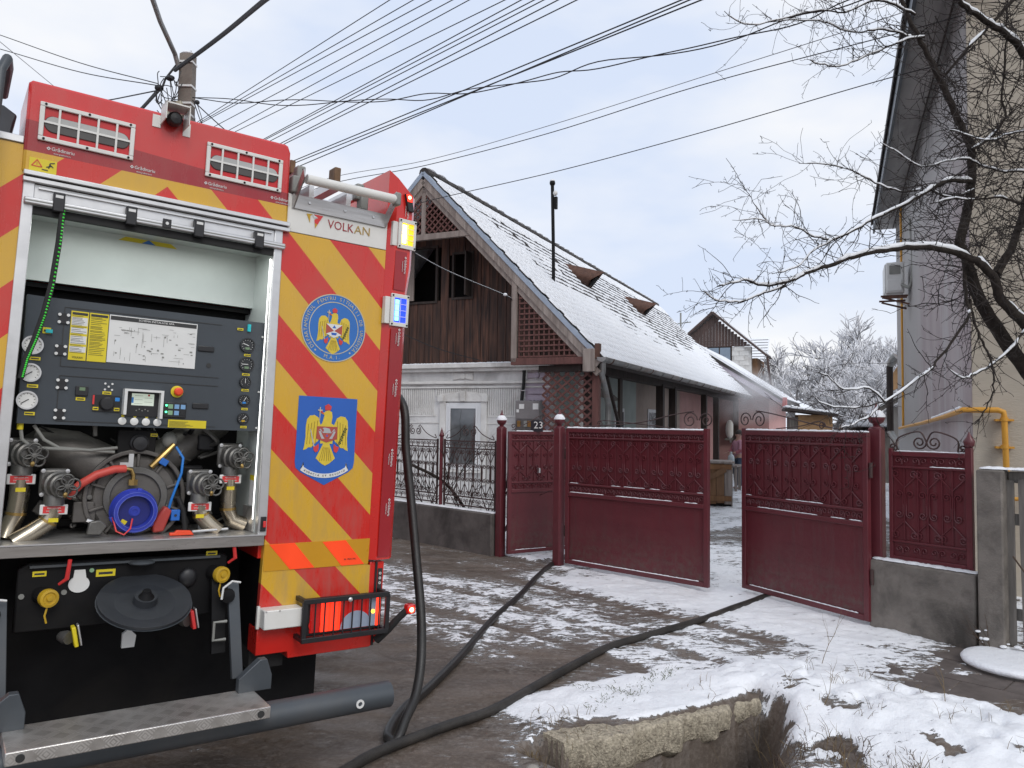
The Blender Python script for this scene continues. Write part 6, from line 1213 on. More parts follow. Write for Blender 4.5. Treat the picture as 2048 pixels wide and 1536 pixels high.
MB().cyl((-.05, 8.1, 1.62), (-.05, 8.1, 6.0), .022, 10).obj('riser', 'gas_yellow', gp_); MB().tube([(-.08, 8.6, 1.60), (-.08, 8.1, 1.61), (-.08, 4, 1.68), (-.08, 1.4, 1.74), (-.08, .15, 1.78), (-.09, -.08, 1.785), (.02, -.10, 1.785), (.20, -.10, 1.785), (.245, -.10, 1.765), (.25, -.10, 1.72), (.26, -.10, 1.2), (.27, -.10, .2)], .027, 12).obj('main', 'gas_yellow', gp_, ang=50)
for z in (1.68, 1.42): MB().cyl((.25, -.10, z), (.25, -.10, z+.035), .035, 12).obj('coupling', 'gas_yellow', gp_); MB().bx(.18, .33, -.10, -.01, z, z+.02).obj('clip', 'gas_yellow', gp_)
MB().tube([(.275, -.11, .95), (.6, -.11, .95), (1.3, -.11, .95)], .018, 8).obj('branch', 'gas_yellow', gp_)
sq = MB(); rng = random.Random(2)
for k in range(16): y = .2+k*.16; sq.ell((-.08, y, 1.78-(y-.15)*.029+.030), .024, .10, .013+rng.uniform(0, .008), 8, 5)
sq.obj('snow', 'snow', gp_, ang=80)
ac = thing('air_conditioner', 'white air conditioner unit on rusty brackets on the lilac wall', 'air conditioner', rh.matrix_world @ T(-.05, 6.9, 3.95))
MB().bx(-.36, -.06, -.35, .35, .06, .62).obj('case', 'label_white', ac, bev=.03); MB().bx(-.375, -.36, -.33, .33, .09, .59).obj('front_grille', 'label_white', ac, bev=.01); MB().bx(-.33, -.10, -.365, -.35, .10, .30).obj('side_cover', 'label_white', ac, bev=.01); MB().bx(-.30, -.12, -.362, -.35, .40, .56).obj('side_panel', 'cable_grey', ac, bev=.006)
for y in (-.3, .3): MB().bx(-.44, .0, y-.02, y+.02, 0, .03).obj('bracket', 'rust', ac); MB().bar((-.4, y, -.01), (.02, y, -.14), .03, .03).obj('brace', 'rust', ac)
MB().bx(-.42, -.02, -.36, -.33, -.035, .0).obj('rail', 'rust', ac); MB().tube(spline([(-.1, -.36, .2), (.02, -.5, .15), (.06, -.55, .5), (.05, -.5, 1.0), (.03, -.45, 1.35)], 6), .028, 8).obj('pipe_lagging', 'cable_grey', ac); snowstrip(.6, .12, .02, 5, ac, T(-.2, -.3, .62) @ Matrix.Rotation(R_(90), 4, 'Z'))
dp = thing('brown_downpipe', 'dark brown downpipe between the lilac house and the sheds', 'downpipe', rh.matrix_world @ T(-.14, 10.6, 0)); MB().cyl((0, 0, 1.5), (0, 0, 3.0), .07, 12).obj('pipe', 'dark_timber', dp); MB().tube([(0, 0, 1.5), (.1, -.3, 1.3), (.45, -1.2, .75), (.7, -1.6, .5)], .075, 12).obj('elbow', 'galvanised', dp); MB().tube([(0, 0, 3.0), (.06, -.05, 3.12), (.14, -.1, 3.2)], [.07, .1, .11], 12).obj('hopper', 'galvanised', dp)
# ------------------------------------------------------------ fruit tree in front of the right house (limb axes in metres)
LIMBS = [('A',[(4.7,6.2,1.45),(4.48,6.17,1.84),(4.26,6.13,2.24),(4.05,6.1,2.48),(3.88,6.07,2.63),(3.81,6.03,2.78),(3.67,6.0,2.91),(3.54,5.97,2.95),(3.29,5.93,3.01),(3.04,5.9,3.0),(2.8,5.87,2.96),(2.6,5.83,2.91),(2.4,5.8,2.83),(2.2,5.77,2.76),(2.06,5.73,2.69),(1.87,5.7,2.65),(1.74,5.67,2.68),(1.6,5.63,2.65),(1.49,5.6,2.62)],0.085,0.004),('A2',[(2.19,5.75,2.75),(2.06,5.73,2.68),(1.97,5.71,2.63),(1.84,5.69,2.58),(1.68,5.66,2.52),(1.53,5.64,2.52),(1.44,5.62,2.56),(1.37,5.6,2.6)],0.012,0.003),('B',[(4.77,6.3,1.42),(4.49,6.29,1.77),(4.16,6.29,2.16),(3.96,6.28,2.46),(3.84,6.28,2.66),(3.76,6.27,2.87),(3.72,6.26,3.01),(3.67,6.26,3.12),(3.73,6.25,3.39),(3.77,6.25,3.66),(3.76,6.24,3.93),(3.68,6.24,4.11),(3.57,6.23,4.34),(3.46,6.22,4.58),(3.38,6.22,4.74),(3.27,6.21,4.94),(3.19,6.21,5.15),(3.09,6.2,5.44)],0.09,0.018),('C',[(3.74,6.2,3.62),(3.54,6.14,3.61),(3.38,6.08,3.54),(3.21,6.02,3.44),(2.99,5.96,3.32),(2.81,5.9,3.23),(2.62,5.84,3.12),(2.4,5.78,3.01),(2.26,5.72,2.93),(2.09,5.66,2.78),(1.9,5.6,2.72)],0.028,0.003),('D',[(3.62,6.1,2.95),(3.58,6.05,2.78),(3.56,5.99,2.61),(3.55,5.94,2.52),(3.49,5.88,2.44),(3.34,5.83,2.26),(3.16,5.77,2.06),(3.0,5.72,1.95),(2.75,5.66,1.79),(2.61,5.61,1.69),(2.46,5.55,1.62),(2.33,5.5,1.59)],0.024,0.004),('D2',[(2.72,5.6,1.79),(2.58,5.55,1.88),(2.38,5.5,1.87),(2.26,5.45,1.95),(2.15,5.4,1.99)],0.009,0.003),('D3',[(2.72,5.6,1.79),(2.46,5.53,1.74),(2.25,5.47,1.75),(2.11,5.4,1.82)],0.007,0.003),('E',[(3.59,6.0,2.61),(3.6,5.98,2.47),(3.64,5.95,2.31),(3.68,5.92,2.17),(3.69,5.9,2.08),(3.69,5.88,2.01),(3.66,5.85,1.86),(3.57,5.82,1.73),(3.49,5.8,1.63)],0.015,0.005),('F',[(4.12,6.1,2.4),(4.01,6.05,2.34),(3.91,6.0,2.24),(3.72,5.95,2.1),(3.53,5.9,2.01),(3.43,5.85,1.99),(3.29,5.8,2.06)],0.016,0.004),('G',[(4.47,6.3,4.49),(4.22,6.25,4.73),(4.07,6.2,4.85),(3.88,6.15,4.92),(3.69,6.1,5.01),(3.57,6.05,5.06),(3.35,6.0,5.2)],0.045,0.02),('H',[(4.17,6.2,5.24),(4.05,6.18,5.1),(3.88,6.15,4.91),(3.68,6.12,4.7),(3.47,6.1,4.45)],0.022,0.012),('I',[(3.26,6.2,4.83),(3.19,6.14,4.81),(2.98,6.09,4.83),(2.78,6.03,4.78),(2.61,5.97,4.76),(2.43,5.91,4.79),(2.21,5.86,4.78),(1.96,5.8,4.72)],0.012,0.003),('J',[(3.37,6.2,4.83),(3.19,6.13,4.77),(2.98,6.07,4.67),(2.76,6.0,4.55),(2.57,5.93,4.45),(2.37,5.87,4.43),(2.24,5.8,4.44)],0.012,0.003),('K',[(3.19,6.0,4.91),(3.0,5.94,4.95),(2.81,5.89,4.96),(2.55,5.83,4.82),(2.33,5.77,4.81),(2.08,5.71,4.72),(1.76,5.66,4.62),(1.55,5.6,4.69)],0.013,0.003),('L',[(3.75,6.2,3.55),(3.53,6.14,3.47),(3.3,6.09,3.52),(3.07,6.03,3.48),(2.84,5.97,3.53),(2.66,5.91,3.59),(2.44,5.86,3.63),(2.18,5.8,3.62)],0.012,0.003),('M',[(3.98,6.3,2.88),(4.15,6.36,3.1),(4.31,6.42,3.46),(4.46,6.48,4.0),(4.59,6.54,4.46),(4.58,6.6,4.94)],0.05,0.02),('N',[(4.23,6.3,3.47),(3.99,6.22,3.5),(3.73,6.15,3.46),(3.49,6.08,3.44),(3.29,6.0,3.37)],0.016,0.005),('O',[(4.29,6.3,3.76),(4.04,6.24,3.72),(3.8,6.19,3.76),(3.65,6.13,3.79),(3.41,6.07,3.73),(3.22,6.01,3.68),(2.99,5.96,3.79),(2.85,5.9,3.83)],0.012,0.003),('P',[(3.75,6.2,3.89),(3.93,6.22,4.02),(4.05,6.24,4.18),(4.04,6.26,4.38),(4.09,6.28,4.77),(4.13,6.3,5.21)],0.018,0.008),('Q',[(4.23,6.2,4.06),(4.03,6.15,4.01),(3.83,6.1,3.93),(3.6,6.05,3.96),(3.41,6.0,3.99)],0.01,0.003),('R',[(1.96,5.7,3.1),(1.87,5.65,3.13),(1.78,5.6,3.23),(1.69,5.55,3.33),(1.54,5.5,3.55)],0.006,0.002),('S',[(2.41,5.8,3.02),(2.23,5.74,3.05),(2.1,5.68,3.09),(1.93,5.62,3.08),(1.8,5.56,3.11),(1.58,5.5,3.09)],0.008,0.002)]
mat('twig', (.026, .020, .018), .9, var=.3, scale=20)
def crook(mb, p, d, L, r, lev, rng):
    """knobbly twig: kinked polyline with short spurs"""
    p = Vector(p); d = Vector(d).normalized(); n = max(2, int(L/.035)); pts = [p.copy()]; bend = Vector((rng.uniform(-1, 1), rng.uniform(-1, 1), rng.uniform(-1, 1)))*.07
    for i in range(n): d = (d+bend+Vector((rng.uniform(-1, 1), rng.uniform(-1, 1), rng.uniform(-1, 1)))*.21).normalized(); p = p+d*(L/n); pts.append(p.copy())
    mb.tube(pts, [max(.0016, r*(1-.6*i/n)) for i in range(n+1)], 3, False)
    if lev > 0:
        for i in range(1, n+1):
            if rng.random() < .42:
                sd = (d*.5+Vector((rng.uniform(-1, 1), rng.uniform(-1, 1), rng.uniform(-1, 1)))).normalized(); crook(mb, pts[i], sd, L*rng.uniform(.15, .45) if rng.random() < .45 else .022, max(.0018, r*.65), lev-1, rng)
def fruit_tree():
    t = thing('fruit_tree', 'bare dark fruit tree with snow on its limbs in front of the lilac house', 'tree', T(4.45, 6.3, 0)); O = Vector((4.45, 6.3, 0)); rng = random.Random(21)
    base_r = .11
    MB().tube([Vector((4.30, 6.25, .0))-O+Vector((.35, 0, -.1)), Vector((4.6, 6.25, .7))-O, Vector(LIMBS[0][1][0])-O], [.15, .12, .10], 12).obj('trunk', 'bark', t)
    tw = MB(); sn = MB()
    for name, pts, r0, r1 in LIMBS:
        P = spline([Vector(p)-O for p in pts], 4); n = len(P); P = [p+Vector((rng.uniform(-1, 1), rng.uniform(-1, 1), rng.uniform(-1, 1)))*.006 for p in P]
        rs = [(r0+(r1-r0)*(i/(n-1))**(.5 if name == 'A' else .65))*.80 for i in range(n)]
        MB().tube(P, rs, 10 if r0 > .03 else 7).obj('limb', 'bark', t, ang=80)
        run = []
        def flush(run):
            if len(run) < 3: return
            k = len(sn.v); q = [a for a, _ in run]; rr = [b for _, b in run]; rr[0] *= .4; rr[-1] *= .4; sn.tube(q, rr, 7)
        for i in range(n-1):
            d = P[i+1]-P[i]; sl = abs(d.z)/max(1e-6, d.length)
            if sl < .78 and rs[i] < .06 and rng.random() > .03: run.append((P[i]+Vector((0, 0, rs[i]*.75+.004)), min(.028, rs[i]*.85+.0035)*rng.uniform(.75, 1.2)))
            else: flush(run); run = []
        flush(run)
        # side twigs
        L = sum((P[i+1]-P[i]).length for i in range(n-1)); cnt = int(L*(38 if r0 < .03 else 22))
        for _ in range(cnt):
            q = rng.random()**.8*(n-1); i = min(int(q), n-2)
            if rs[i] > .055 or (name in 'AB' and i < 10): continue
            p = P[i].lerp(P[i+1], q-i); d = (P[i+1]-P[i]).normalized()
            nd = (d*.55+Vector((rng.uniform(-1, 1), rng.uniform(-.7, .7), rng.uniform(-1, 1)))).normalized()
            crook(tw, p, nd, rng.choice((.04, .06, .1, .18, .28, .42))*rng.uniform(.8, 1.25), min(.0042, rs[i]*.6), 2, rng)
    # dense twig mass towards the right edge, in front of the beige wall
    for _ in range(300):
        p = Vector((rng.uniform(3.55, 4.6), rng.uniform(5.9, 6.5), rng.uniform(2.5, 5.2)))-O
        crook(tw, p, (rng.uniform(-1, .4), rng.uniform(-.4, .4), rng.uniform(-.5, .6)), rng.uniform(.3, .8), .0048, 2, rng)
    tw.obj('twigs', 'twig', t, kind='stuff', ang=80); sn.obj('snow', 'snow', t, kind='stuff', ang=80)
fruit_tree()
# ------------------------------------------------------------ utility pole and wires
mat('pole_concrete', (.20, .17, .145), .9, var=.2, scale=5, bmp=.4, bscale=60); mat('box_cream', (.52, .49, .38), .6, var=.12, scale=5, dirt=(.3, .26, .18), dirt_amt=.5)
up = thing('utility_pole', 'grey concrete utility pole with cream box rising behind the fire engine', 'utility pole', T(-5.08, 11.6, 0))
MB().add([(-.13, -.11, 0), (.13, -.11, 0), (.13, .11, 0), (-.13, .11, 0), (-.085, -.075, 7.2), (.115, -.075, 7.2), (.115, .075, 7.2), (-.085, .075, 7.2)], [(0, 3, 2, 1), (4, 5, 6, 7), (0, 1, 5, 4), (1, 2, 6, 5), (2, 3, 7, 6), (3, 0, 4, 7)]).obj('post', 'pole_concrete', up)
MB().bx(-.25, .0, -.16, -.09, 5.7, 6.42).obj('junction_box', 'box_cream', up, bev=.01)
for z in (7.05, 6.67, 6.4, 6.22): MB().bx(-.11, .125, -.10, -.083, z, z+.03).bx(.108, .125, -.083, .09, z, z+.03).obj('steel_band', 'label_white', up)
MB().ell((.01, 0, 7.22), .11, .085, .03, 10, 6).obj('snow', 'snow', up); MB().tube([(.0, 0, 7.2), (.02, 0, 7.26), (.06, 0, 7.27), (.08, 0, 7.2)], .006, 5).obj('lifting_eye', 'rust', up)
MB().tube([(-.08, -.1, 6.95), (-.10, -.2, 7.12), (.04, -1.0, 7.20), (.24, -1.8, 7.26), (.5, -2.9, 7.3)], .035, 10).obj('lamp_arm', 'galvanised', up)
rng = random.Random(77); cl = MB()
for k in range(16):
    a = Vector((rng.uniform(-.36, .05), -.16, rng.uniform(6.2, 6.9))); b_ = Vector((rng.uniform(-.4, .0), -.2, rng.uniform(6.1, 6.75))); m_ = (a+b_)/2+Vector((rng.uniform(-.1, .1), -.05, rng.uniform(-.25, .1))); cl.tube(spline([a, m_, b_], 6), .007, 5)
for a, b_ in (((-.04, -.16, 6.5), (-.32, -.16, 6.62)), ((.2, -.1, 6.45), (.3, -.1, 6.1)), ((.18, -.1, 6.2), (.24, -.12, 5.85))): cl.tube(spline([a, (Vector(a)+Vector(b_))/2+Vector((.05, 0, -.1)), b_], 5), .006, 5)
cl.obj('cable_loops', 'wire', up, kind='stuff'); MB().ell((-.33, -.18, 6.60), .07, .06, .05, 8, 6).obj('clamp', 'wire', up); MB().tube([(-.3, -.18, 6.55), (-.25, -.16, 6.75), (-.1, -.12, 7.0)], .016, 6).obj('stay', 'wire', up); MB().ell((.22, -.1, 6.42), .04, .04, .035, 8, 6).obj('clamp', 'wire', up); MB().ell((-.17, -.17, 6.76), .07, .05, .045, 8, 6).obj('clamp', 'wire', up)
STREET_WIRES = [([(5.08,6.33,9.31),(-2.37,13.93,9.43),(-8.32,20.0,9.52),(-11.89,23.64,9.58)],0.006),([(6.22,5.18,8.74),(-1.85,13.41,9.15),(-8.31,20.0,9.47),(-12.18,23.95,9.66)],0.006),([(7.12,4.21,8.29),(-1.48,12.98,8.91),(-8.36,20.0,9.4),(-12.48,24.21,9.69)],0.006),([(7.51,4.16,8.39),(-1.12,12.96,8.9),(-8.02,20.0,9.31),(-12.16,24.22,9.55)],0.006),([(7.65,4.42,8.65),(-0.83,13.07,8.97),(-7.62,20.0,9.22),(-11.7,24.16,9.37)],0.006),([(8.84,3.42,8.14),(-0.2,12.63,8.73),(-7.42,20.0,9.2),(-11.76,24.42,9.48)],0.006),([(8.04,3.36,8.09),(0.07,11.49,8.09),(-6.31,18.0,8.09),(-10.14,21.9,8.09)],0.006),([(8.21,3.42,8.0),(0.27,11.52,8.11),(-6.08,18.0,8.19),(-9.89,21.89,8.24)],0.006),([(8.41,3.29,8.0),(0.4,11.46,8.07),(-6.02,18.0,8.13),(-9.86,21.92,8.16)],0.006),([(8.48,2.51,7.58),(0.58,10.56,7.57),(-5.73,17.0,7.56),(-9.52,20.86,7.56)],0.006),([(8.78,2.43,7.45),(0.84,10.52,7.55),(-5.51,17.0,7.63),(-9.32,20.89,7.68)],0.006),([(9.78,0.46,6.14),(1.86,8.54,6.44),(-4.48,15.0,6.69),(-8.28,18.88,6.83)],0.006),([(10.11,0.24,6.02),(2.07,8.44,6.39),(-4.36,15.0,6.69),(-8.22,18.94,6.86)],0.006),([(9.8,0.66,6.33),(1.99,8.63,6.5),(-4.26,15.0,6.63),(-8.01,18.82,6.71)],0.006)]
WORD = ['topmost thin', 'second', 'thick bundled black', 'fourth', 'fifth', 'thin sixth', 'medium black seventh', 'thin eighth', 'thin ninth', 'medium black tenth', 'thin eleventh', 'thickest lower', 'lower black', 'thin lowest']
for i, (q, r) in enumerate(STREET_WIRES):
    r = r*1.5 if r < .02 else .036
    P = spline(q, 10); L = len(P)
    o = MB()
    if r > .02:
        o.tube(P, r, 8)
        for k in range(3): o.tube([p+Vector((.03*math.sin(j*1.1+k*2), 0, .03*math.cos(j*1.1+k*2))) for j, p in enumerate(P)], .010, 5)
    else: o.tube(P, r, 5)
    tag(o.obj('overhead_wire', 'wire'), 'street wire counted from the upper left, %s one of the parallel run overhead' % WORD[i], 'wire', 'overhead street wires')
OW = [([(-4.89, 11.4, 6.45), (-3.71, 10.93, 6.19), (-2.3, 10.47, 6.03), (-1.43, 10.0, 5.88), (-.61, 9.53, 5.78), (.26, 9.07, 5.74), (.93, 8.6, 5.70), (1.99, 8.13, 5.69), (2.87, 7.67, 5.76), (3.49, 7.2, 5.80), (5.2, 6.0, 6.0)], .007, 'twisted pair of cables sagging from the pole across the sky to the upper right', 2),
      ([(-5.5, 16, 5.9), (-3.6, 14.0, 6.02), (-1.5, 13.1, 6.13), (.6, 12, 6.35), (2.69, 11.0, 6.68), (4.22, 9.5, 6.63), (5.2, 8.2, 6.5)], .005, 'upper of the two thin wires passing above the old house ridge', 1),
      ([(-5.5, 16, 5.75), (-3.6, 14.0, 5.90), (-1.5, 12.6, 5.86), (.5, 11.2, 5.90), (2.44, 10.0, 6.11), (4.25, 8.0, 5.86), (5, 7.2, 5.8)], .006, 'lower of the two thin wires passing above the old house ridge', 1),
      ([(-1.7, 13.0, 5.32), (-1.05, 12.4, 5.30), (.7, 11.3, 5.38), (2.53, 10.33, 5.6), (4.59, 9.0, 5.82), (5.3, 8.8, 5.9)], .006, 'single thin wire from the old house gable rising to the right house', 1),
      ([(-2.6, 11.3, 4.75), (-1.56, 12.1, 4.27), (-1.02, 12.2, 4.0), (-.13, 12.33, 3.66), (-.01, 12.6, 3.62)], .007, 'snow dusted cable crossing the plank gable below the openings', 1),
      ([(-2.6, 11.2, 3.3), (-1.65, 12.0, 2.94), (-1.18, 12.45, 2.78), (-.54, 13.0, 2.65)], .007, 'thin cable running down to the cornice of the old house', 1),
      ([(-12, 15.5, 9.9), (-9.64, 14.0, 8.7), (-7.4, 12.75, 7.60), (-5.44, 11.45, 6.68)], .008, 'upper wire running from the pole to the left edge of the sky', 1),
      ([(-12, 15.5, 9.5), (-9.62, 14.0, 8.43), (-7.39, 12.75, 7.44), (-5.44, 11.45, 6.65)], .008, 'lower wire running from the pole to the left edge of the sky', 1),
      ([(-5.9, 8, 5.9), (-6.19, 9.0, 6.08), (-6.53, 10.0, 6.3), (-6.77, 11.0, 6.44), (-6.93, 12.0, 6.52)], .004, 'faint wire dropping behind the fire engine hood at the far left', 1),
      ([(-5.17, 11.4, 6.87), (-3.86, 9.77, 6.57), (-2.74, 8.13, 6.15), (-1.81, 6.5, 5.56), (-.6, 3.5, 4.6)], .030, 'thick black cable bundle running from the pole up out of the picture', 1),
      ([(-5.39, 11.4, 6.58), (-6.28, 12.7, 6.82), (-7.33, 14.0, 6.91), (-10, 18, 7.1)], .030, 'thick black cable bundle leaving the pole down behind the fire engine hood', 1),
      ([(-5.39, 11.4, 6.56), (-6.71, 12.7, 6.97), (-8.18, 14.0, 7.34), (-11, 17, 8)], .010, 'grey wire leaving the pole to the lower left', 1),
      ([(-4.86, 11.4, 6.37), (-4.89, 11.7, 6.23), (-4.84, 12.0, 5.94), (-4.7, 12.5, 5.3)], .007, 'short drop wire right of the pole, steeper one', 1),
      ([(-4.89, 11.4, 6.41), (-4.54, 11.7, 6.11), (-4.21, 12.0, 5.87), (-3.2, 13, 5.1)], .008, 'short drop wire right of the pole, flatter one', 1)]
for pts, r, lb, n in OW:
    P = spline(pts, 8); o = MB()
    if n == 2:
        for k in (0, math.pi): o.tube([p+Vector((0, 0, .045*math.sin(j*.42+k)*(.4+.6*math.sin(j*.17)**2))) for j, p in enumerate(P)], r, 5)
    else: o.tube(P, r, 6)
    ow = tag(o.obj('overhead_wire', 'wire' if r > .0055 else 'wire_grey'), lb, 'wire')
    if 'snow dusted' in lb:
        s = MB(); s.tube([p+Vector((0, .002, .007)) for p in P[8:]], .0035, 5); s.obj('snow', 'snow', ow); MB().ell((-.13, 12.33, 3.67), .035, .03, .025).obj('knot', 'snow', ow)
# ------------------------------------------------------------ yard: crate, table, bottle, person, wall basin, sheds
def hw(gx, ay, z=0): return (HO[0]+GV[0]*gx+AV[0]*ay, HO[1]+GV[1]*gx+AV[1]*ay, z)
cr_ = thing('wooden_crate', 'weathered orange plank crate on the yard behind the open gate', 'crate', frame((3.30, 15.40, 0), (.982, -.19, 0), (.19, .982, 0)))
MB().bx(.02, 1.06, .03, .72, .0, .84).obj('core', 'dark_inside', cr_)
for i in range(7): MB().bx(.0+.155*i, .148+.155*i, 0, .028, .06+.02*(i % 2), .86).obj('plank', 'crate_wood' if i < 6 else 'old_wood', cr_)
for i in range(5): MB().bx(1.062, 1.085, .03+.14*i, .165+.14*i, .02, .86).obj('plank', 'old_wood', cr_)
for z in (.12, .74): MB().bx(0, 1.06, -.025, -.001, z, z+.10).obj('batten', 'crate_wood', cr_)
MB().bar((.1, -.014, .30), (.95, -.014, .74), .024, .10, (0, 0, 1)).obj('brace', 'crate_wood', cr_); MB().bx(-.03, 1.12, -.04, .76, .86, .90).obj('lid', 'old_wood', cr_)
tb = thing('yard_table', 'rough grey wooden table by the pink wall', 'table', frame(hw(.45, 8.1), GV, AV)); MB().bx(-.2, .55, -.35, .35, .60, .65).obj('tabletop', 'old_wood', tb)
for x in (-.15, .48):
    for y in (-.3, .28): MB().bx(x, x+.06, y, y+.06, 0, .60).obj('leg', 'old_wood', tb)
mat('bottle_clear', (.55, .60, .62), .15, var=.05); bt_ = thing('plastic_bottle', 'clear plastic water bottle standing on the yard table', 'bottle', frame(hw(.80, 8.15, .65), GV, AV) @ Matrix.Scale(.8, 4)); MB().lathe([(0, .09), (.02, .10), (.20, .10), (.26, .09), (.32, .035), (.36, .03)], (0, 0, 0), (0, 0, 1), 16).obj('body', 'bottle_clear', bt_); MB().cyl((0, 0, .36), (0, 0, .39), .034, 12).obj('cap', 'label_white', bt_)
bs = thing('wall_basin', 'small oval white basin hanging on the pink wall', 'basin', frame(hw(-.62, 16.86, 1.15), GV, AV)); MB().ell((0, -.10, .33), .15, .10, .34, 14, 10).obj('bowl', 'gauge_white', bs); MB().bx(-.16, .16, -.12, .02, -.06, .02).obj('shelf', 'cable_grey', bs); MB().cyl((.02, -.06, -.14), (.02, -.06, -.06), .03, 10).obj('tap', 'alu', bs)
mat('skin', (.45, .26, .20), .5); mat('pink_top', (.48, .24, .30), .8); mat('vest', (.05, .055, .075), .8); mat('jeans', (.05, .07, .11), .8); mat('hair', (.05, .04, .035), .6); mat('sleeve', (.33, .10, .12), .8)
def skinned(name, verts, edges, m, par, sub=2):
    me = bpy.data.meshes.new(name); me.from_pydata([v[:3] for v in verts], edges, []); o = bpy.data.objects.new(name, me); COL.objects.link(o)
    o.modifiers.new('s', 'SKIN'); me.skin_vertices or None
    sv = me.skin_vertices[0].data if me.skin_vertices else None
    if sv is None:
        bm = bmesh.new(); bm.from_mesh(me); bm.verts.layers.skin.verify(); bm.to_mesh(me); bm.free(); sv = me.skin_vertices[0].data
    for i, v in enumerate(verts): sv[i].radius = (v[3], v[4] if len(v) > 4 else v[3]); sv[i].use_root = (i == 0)
    sb = o.modifiers.new('b', 'SUBSURF'); sb.levels = sub; sb.render_levels = sub
    bpy.context.view_layer.update(); nm = bpy.data.meshes.new_from_object(o.evaluated_get(bpy.context.evaluated_depsgraph_get())); bpy.data.objects.remove(o)
    nm.polygons.foreach_set('use_smooth', [True]*len(nm.polygons)); nm.materials.clear(); return mk(name, nm, m, par)
pe = thing('person', 'person in pink top and dark vest standing by the yard table', 'person', frame(hw(.88, 8.7), (-.9, -.25, 0), (.25, -.9, 0)) @ Matrix.Scale(.83, 4))
V = [(0, 0, .95, .13, .11), (0, 0, 1.12, .125, .10), (0, .01, 1.32, .15, .11), (0, 0, 1.46, .075), (0, .02, 1.54, .052), (0, .03, 1.62, .075), (0, .035, 1.70, .08),
     (0, .18, 1.42, .058), (.08, .25, 1.17, .045), (.27, .16, 1.10, .034), (0, -.18, 1.42, .058), (.06, -.24, 1.16, .045), (.26, -.16, 1.10, .034), (0, .09, .88, .09), (.02, .10, .5, .062), (-.01, .10, .09, .042), (.10, .11, .03, .035), (0, -.09, .88, .09), (.02, -.10, .5, .062), (-.01, -.10, .09, .042), (.10, -.11, .03, .035)]
E_ = [(0, 1), (1, 2), (2, 3), (3, 4), (4, 5), (5, 6), (3, 7), (7, 8), (8, 9), (3, 10), (10, 11), (11, 12), (0, 13), (13, 14), (14, 15), (15, 16), (0, 17), (17, 18), (18, 19), (19, 20)]
pb = skinned('body', V, E_, 'skin', pe)
def grow(idx, k): return [(V[i][0], V[i][1], V[i][2], V[i][3]+k, (V[i][4] if len(V[i]) > 4 else V[i][3])+k) for i in idx]
skinned('trousers', grow([0, 13, 14, 15, 17, 18, 19], .018), [(0, 1), (1, 2), (2, 3), (0, 4), (4, 5), (5, 6)], 'jeans', pe)
skinned('top', grow([0, 1, 2, 3, 7, 8, 10, 11], .018), [(0, 1), (1, 2), (2, 3), (3, 4), (4, 5), (3, 6), (6, 7)], 'pink_top', pe); skinned('vest', [(-.02, 0, 1.0, .15, .12), (-.02, 0, 1.2, .15, .125), (-.02, .0, 1.38, .155, .12)], [(0, 1), (1, 2)], 'vest', pe)
for s in (1, -1): skinned('sleeve', [(0, s*.18, 1.42, .076), (.07, s*.245, 1.17, .06), (.22, s*.18, 1.11, .048)], [(0, 1), (1, 2)], 'sleeve', pe)
MB().ell((-.03, .02, 1.72), .10, .095, .105, 14, 10).obj('hair', 'hair', pe); MB().ell((.095, .03, 1.655), .018, .014, .022, 8, 6).obj('nose', 'skin', pe)
for s in (1, -1):
    MB().ell((.078, .03+s*.03, 1.685), .008, .010, .007, 8, 6).obj('eye', 'ink', pe); MB().ell((.0, .03+s*.085, 1.66), .02, .010, .03, 8, 6).obj('ear', 'skin', pe)
    hd = MB().ell((.32, s*.15, 1.095), .045, .035, .018, 10, 6).obj('hand', 'skin', pe)
    for k in range(4): MB().tube([(.35, s*.15+(k-1.5)*.016, 1.095), (.385-.004*abs(k-1.3), s*.15+(k-1.5)*.017, 1.09), (.402-.006*abs(k-1.3), s*.15+(k-1.5)*.017, 1.07)], .0075, 6).obj('finger', 'skin', hd)
    MB().tube([(.31, s*.15-s*.03, 1.10), (.335, s*.15-s*.048, 1.10), (.36, s*.15-s*.05, 1.09)], .0085, 6).obj('thumb', 'skin', hd)
MB().bx(.085, .09, .015, .045, 1.615, 1.622).obj('mouth', 'emblem_claw', pe)
mat('ochre_wall', (.42, .25, .12), .8, var=.15, scale=3, dirt=(.25, .14, .07), dirt_amt=.5); mat('grey_render', (.36, .34, .325), .9, var=.12, scale=3, bmp=.3)
sh = thing('garden_shed', 'small ochre garden shed with a snowy roof behind the right gate leaf', 'shed', frame((8.75, 24.2, 0), (.96, -.28, 0), (.28, .96, 0))); MB().bx(.25, 1.25, 0, 1.5, 0, 1.98).obj('wall', 'ochre_wall', sh); MB().bx(-.0, .24, .05, 1.5, 0, 1.9).obj('side_wall', 'grey_wood', sh)
MB().obox((.62, .7, 2.06), 1.55, 1.9, .07, Matrix.Rotation(R_(7), 3, 'Y')).obj('roof', 'dark_timber', sh); MB().obox((.62, .7, 2.14), 1.55, 1.9, .08, Matrix.Rotation(R_(7), 3, 'Y')).obj('snow', 'snow', sh, bev=.03)
s2 = thing('low_shed', 'low shed with a white snow covered roof beside the ochre shed', 'shed', frame((9.9, 22.5, 0), (.95, -.3, 0), (.3, .95, 0))); MB().bx(0, 1.7, 0, 1.5, 0, 1.5).obj('wall', 'grey_wood', s2); MB().obox((.85, .6, 1.66), 2.0, 2.0, .16, Matrix.Rotation(R_(-6), 3, 'X')).obj('snow_roof', 'snow', s2, bev=.06)
s3 = thing('outbuilding', 'grey rendered outbuilding with slanting snowy roof and small orange dormer', 'outbuilding', frame((9.25, 19.8, 0), (.92, -.39, 0), (.39, .92, 0)))
